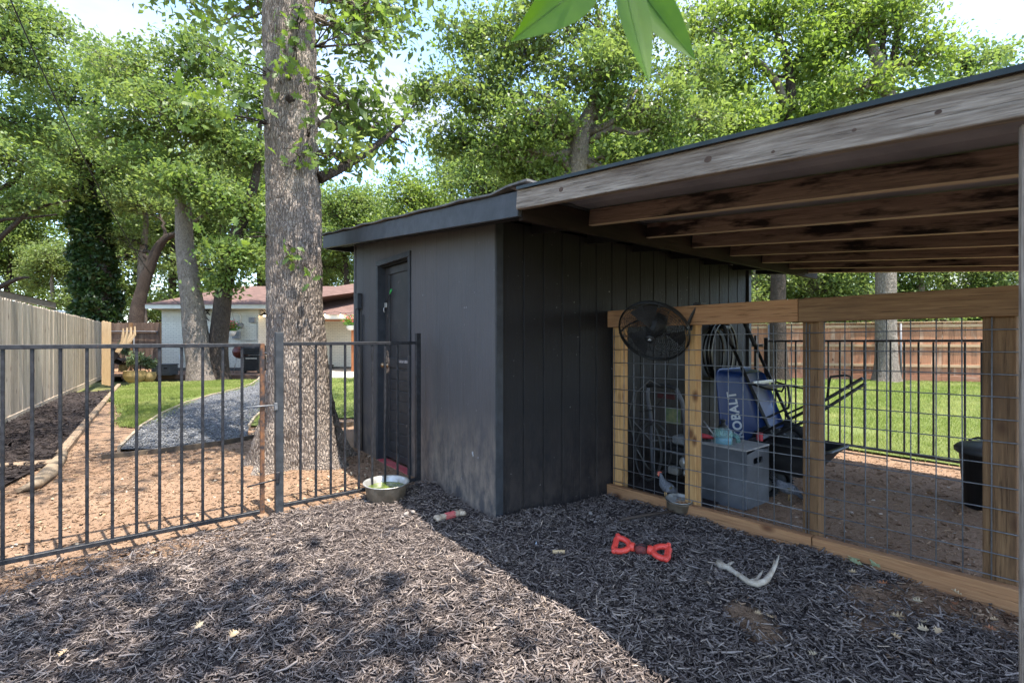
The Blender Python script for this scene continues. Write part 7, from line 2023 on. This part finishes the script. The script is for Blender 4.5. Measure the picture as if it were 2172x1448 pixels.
# dry leaves lying on the mulch
DRY = [mk('dry tan leaf', (0.48, 0.36, 0.22), (0.38, 0.26, 0.15), 14, rough=0.7), mk('dry rust leaf', (0.28, 0.10, 0.045), (0.36, 0.16, 0.08), 14, rough=0.6), mk('dry pale leaf', (0.50, 0.41, 0.28), (0.38, 0.29, 0.18), 14, rough=0.7)]
for k, (px, py, mi) in enumerate(((1935, 1275, 2), (1945, 1270, 2), (1970, 1340, 2), (1963, 1322, 2), (1890, 1318, 0), (1905, 1322, 0), (2020, 1300, 1), (2028, 1292, 1), (1860, 1244, 1), (1818, 1226, 0), (1985, 1352, 0), (2100, 1322, 0), (2115, 1345, 1), (1910, 1370, 0), (1735, 1388, 2), (2040, 1265, 0), (330, 1157, 0), (316, 1182, 2), (700, 1063, 0), (1600, 1300, 0), (1640, 1316, 0), (500, 1340, 0), (412, 1328, 2), (145, 1380, 0))):
    c = ap(px, py, 0.018); a = random.uniform(0, 6.28)
    o = lobed_leaf('dry_leaf', c, (math.cos(a), math.sin(a), random.uniform(-0.2, 0.4)), (random.gauss(0, 0.3), random.gauss(0, 0.3), 1), random.uniform(0.03, 0.055), DRY[mi], None, 0.9)
    tag(o, ('curled tan dry leaf lying on the mulch', 'curled rust red dry leaf lying on the mulch', 'curled pale cream dry leaf lying on the mulch')[mi], 'leaf', ('tan dry leaves', 'rust dry leaves', 'cream dry leaves')[mi])
# fallen leaves on the dirt yard, uncountable litter
n = 900
x = rng.uniform(-3, 2.6, n * 3); y = rng.uniform(3.75, 8, n * 3); k = ~((x > 1.95) & (y > 2.7)) & ~inpoly(x, y, path) & ~inpoly(x, y, bed); x, y = x[k][:n], y[k][:n]
x2 = rng.normal(1.35, 0.5, 240); y2 = rng.normal(4.2, 0.35, 240); kk = (x2 < 1.93) & (y2 > 3.75); x, y = np.concatenate([x, x2[kk]]), np.concatenate([y, y2[kk]])
C_ = np.stack([x, y, dirt_z(x, y) + 0.012], -1); D_ = rng.normal(0, 1, (len(x), 3)); D_[:, 2] *= 0.15
V, F = leaf_quads(C_, rng.uniform(0.018, 0.045, len(x)), rng.uniform(0.010, 0.022, len(x)), 2.5, D_)
tag(obj('leaf_litter', npmesh('leaf_litter', V, F), None, chipmat('dry leaf litter', (0.22, 0.12, 0.06), (0.38, 0.26, 0.15), (0.52, 0.42, 0.29), (0.6, 0.53, 0.42))), 'dry oak leaves strewn across the dirt behind the gate', 'leaf litter', kind='stuff')

# ------------------------------------------------------------------ broad green leaves hanging close overhead
hg = thing('leafy_twig', 'three broad green leaves hanging into view from overhead twig', 'twig', pt(1300, -120, 0.70))
BRL = NT('broad leaf'); v_ = BRL.coord('Object', rnd=False)
nz = BRL.noise(v_, 22, 4)
cl_ = BRL.mix(BRL.rng(nz, 0.35, 0.7), (0.075, 0.175, 0.006), (0.105, 0.215, 0.009))
d_ = BRL.n('BsdfPrincipled'); BRL.set(d_, 'Base Color', cl_); BRL.set(d_, 'Roughness', 0.35)
tr = BRL.n('BsdfTranslucent'); BRL.set(tr, 'Color', BRL.hsv(cl_, 0.49, 1.15, 1.9)); ms = BRL.n('MixShader'); ms.inputs[0].default_value = 0.62
BRL.t.links.new(d_.outputs[0], ms.inputs[1]); BRL.t.links.new(tr.outputs[0], ms.inputs[2]); BRL.t.links.new(ms.outputs[0], BRL.out.inputs['Surface']); BRL = BRL.m
def broad(base, tip, width, nr, bend):
    base, tip = Vector(base), Vector(tip); d = tip - base; ln = d.length; d.normalize(); nr = Vector(nr); nr = (nr - d * nr.dot(d)).normalized(); s = d.cross(nr)
    q = MB(); V = []
    for i in range(15):
        f = i / 14; w = width * (math.sin(math.pi * min(1, f * 0.98 + 0.02) ** 0.85) ** 0.9) * (1 - 0.25 * f) if 0 < i < 14 else 0.0008
        c = base + d * ln * f + nr * bend * math.sin(math.pi * f)
        for j in (-1, -0.5, 0, 0.5, 1): V.append(c + s * w * j + nr * (abs(j) * w * 0.28))
    q.add(V, [(i * 5 + j, i * 5 + j + 1, i * 5 + 6 + j, i * 5 + 5 + j) for i in range(14) for j in range(4)], True)
    l_ = q.build('leaf', BRL, hg)
    g = MB(); g.tube([base + d * ln * f + nr * bend * math.sin(math.pi * f) for f in np.linspace(0, 0.97, 9)], [lerp(0.0012, 0.0004, k / 8) for k in range(9)], 5); g.build('midrib', BRL, l_)
tw0 = pt(1310, -60, 0.70)
view = Vector((-FW[0], -FW[1], 0.0))
broad(pt(1275, -60, 0.70), pt(1084, 88, 0.66), 0.036, view + Vector((0, 0, -0.6)), 0.006)
broad(pt(1318, -70, 0.70), pt(1377, 176, 0.68), 0.030, view + Vector((0.3, 0, 0.1)), -0.004)
broad(pt(1332, -60, 0.71), pt(1474, 128, 0.70), 0.030, view + Vector((-0.2, 0.2, 0.2)), -0.005)
broad(pt(1330, -70, 0.72), pt(1480, -190, 0.78), 0.030, view + Vector((-0.2, 0.2, 0.6)), 0.004)
broad(pt(1290, -90, 0.72), pt(1150, -200, 0.78), 0.030, view + Vector((0.2, 0.2, 0.6)), 0.004)
q = MB(); q.tube([tw0, pt(1308, -160, 0.74), pt(1290, -400, 0.6), Vector((0.1, -0.3, 3.2)), Vector((-0.9, -1.6, 5.6))], [0.002, 0.003, 0.004, 0.010, 0.03], 6); q.build('stem', BARKD, hg)
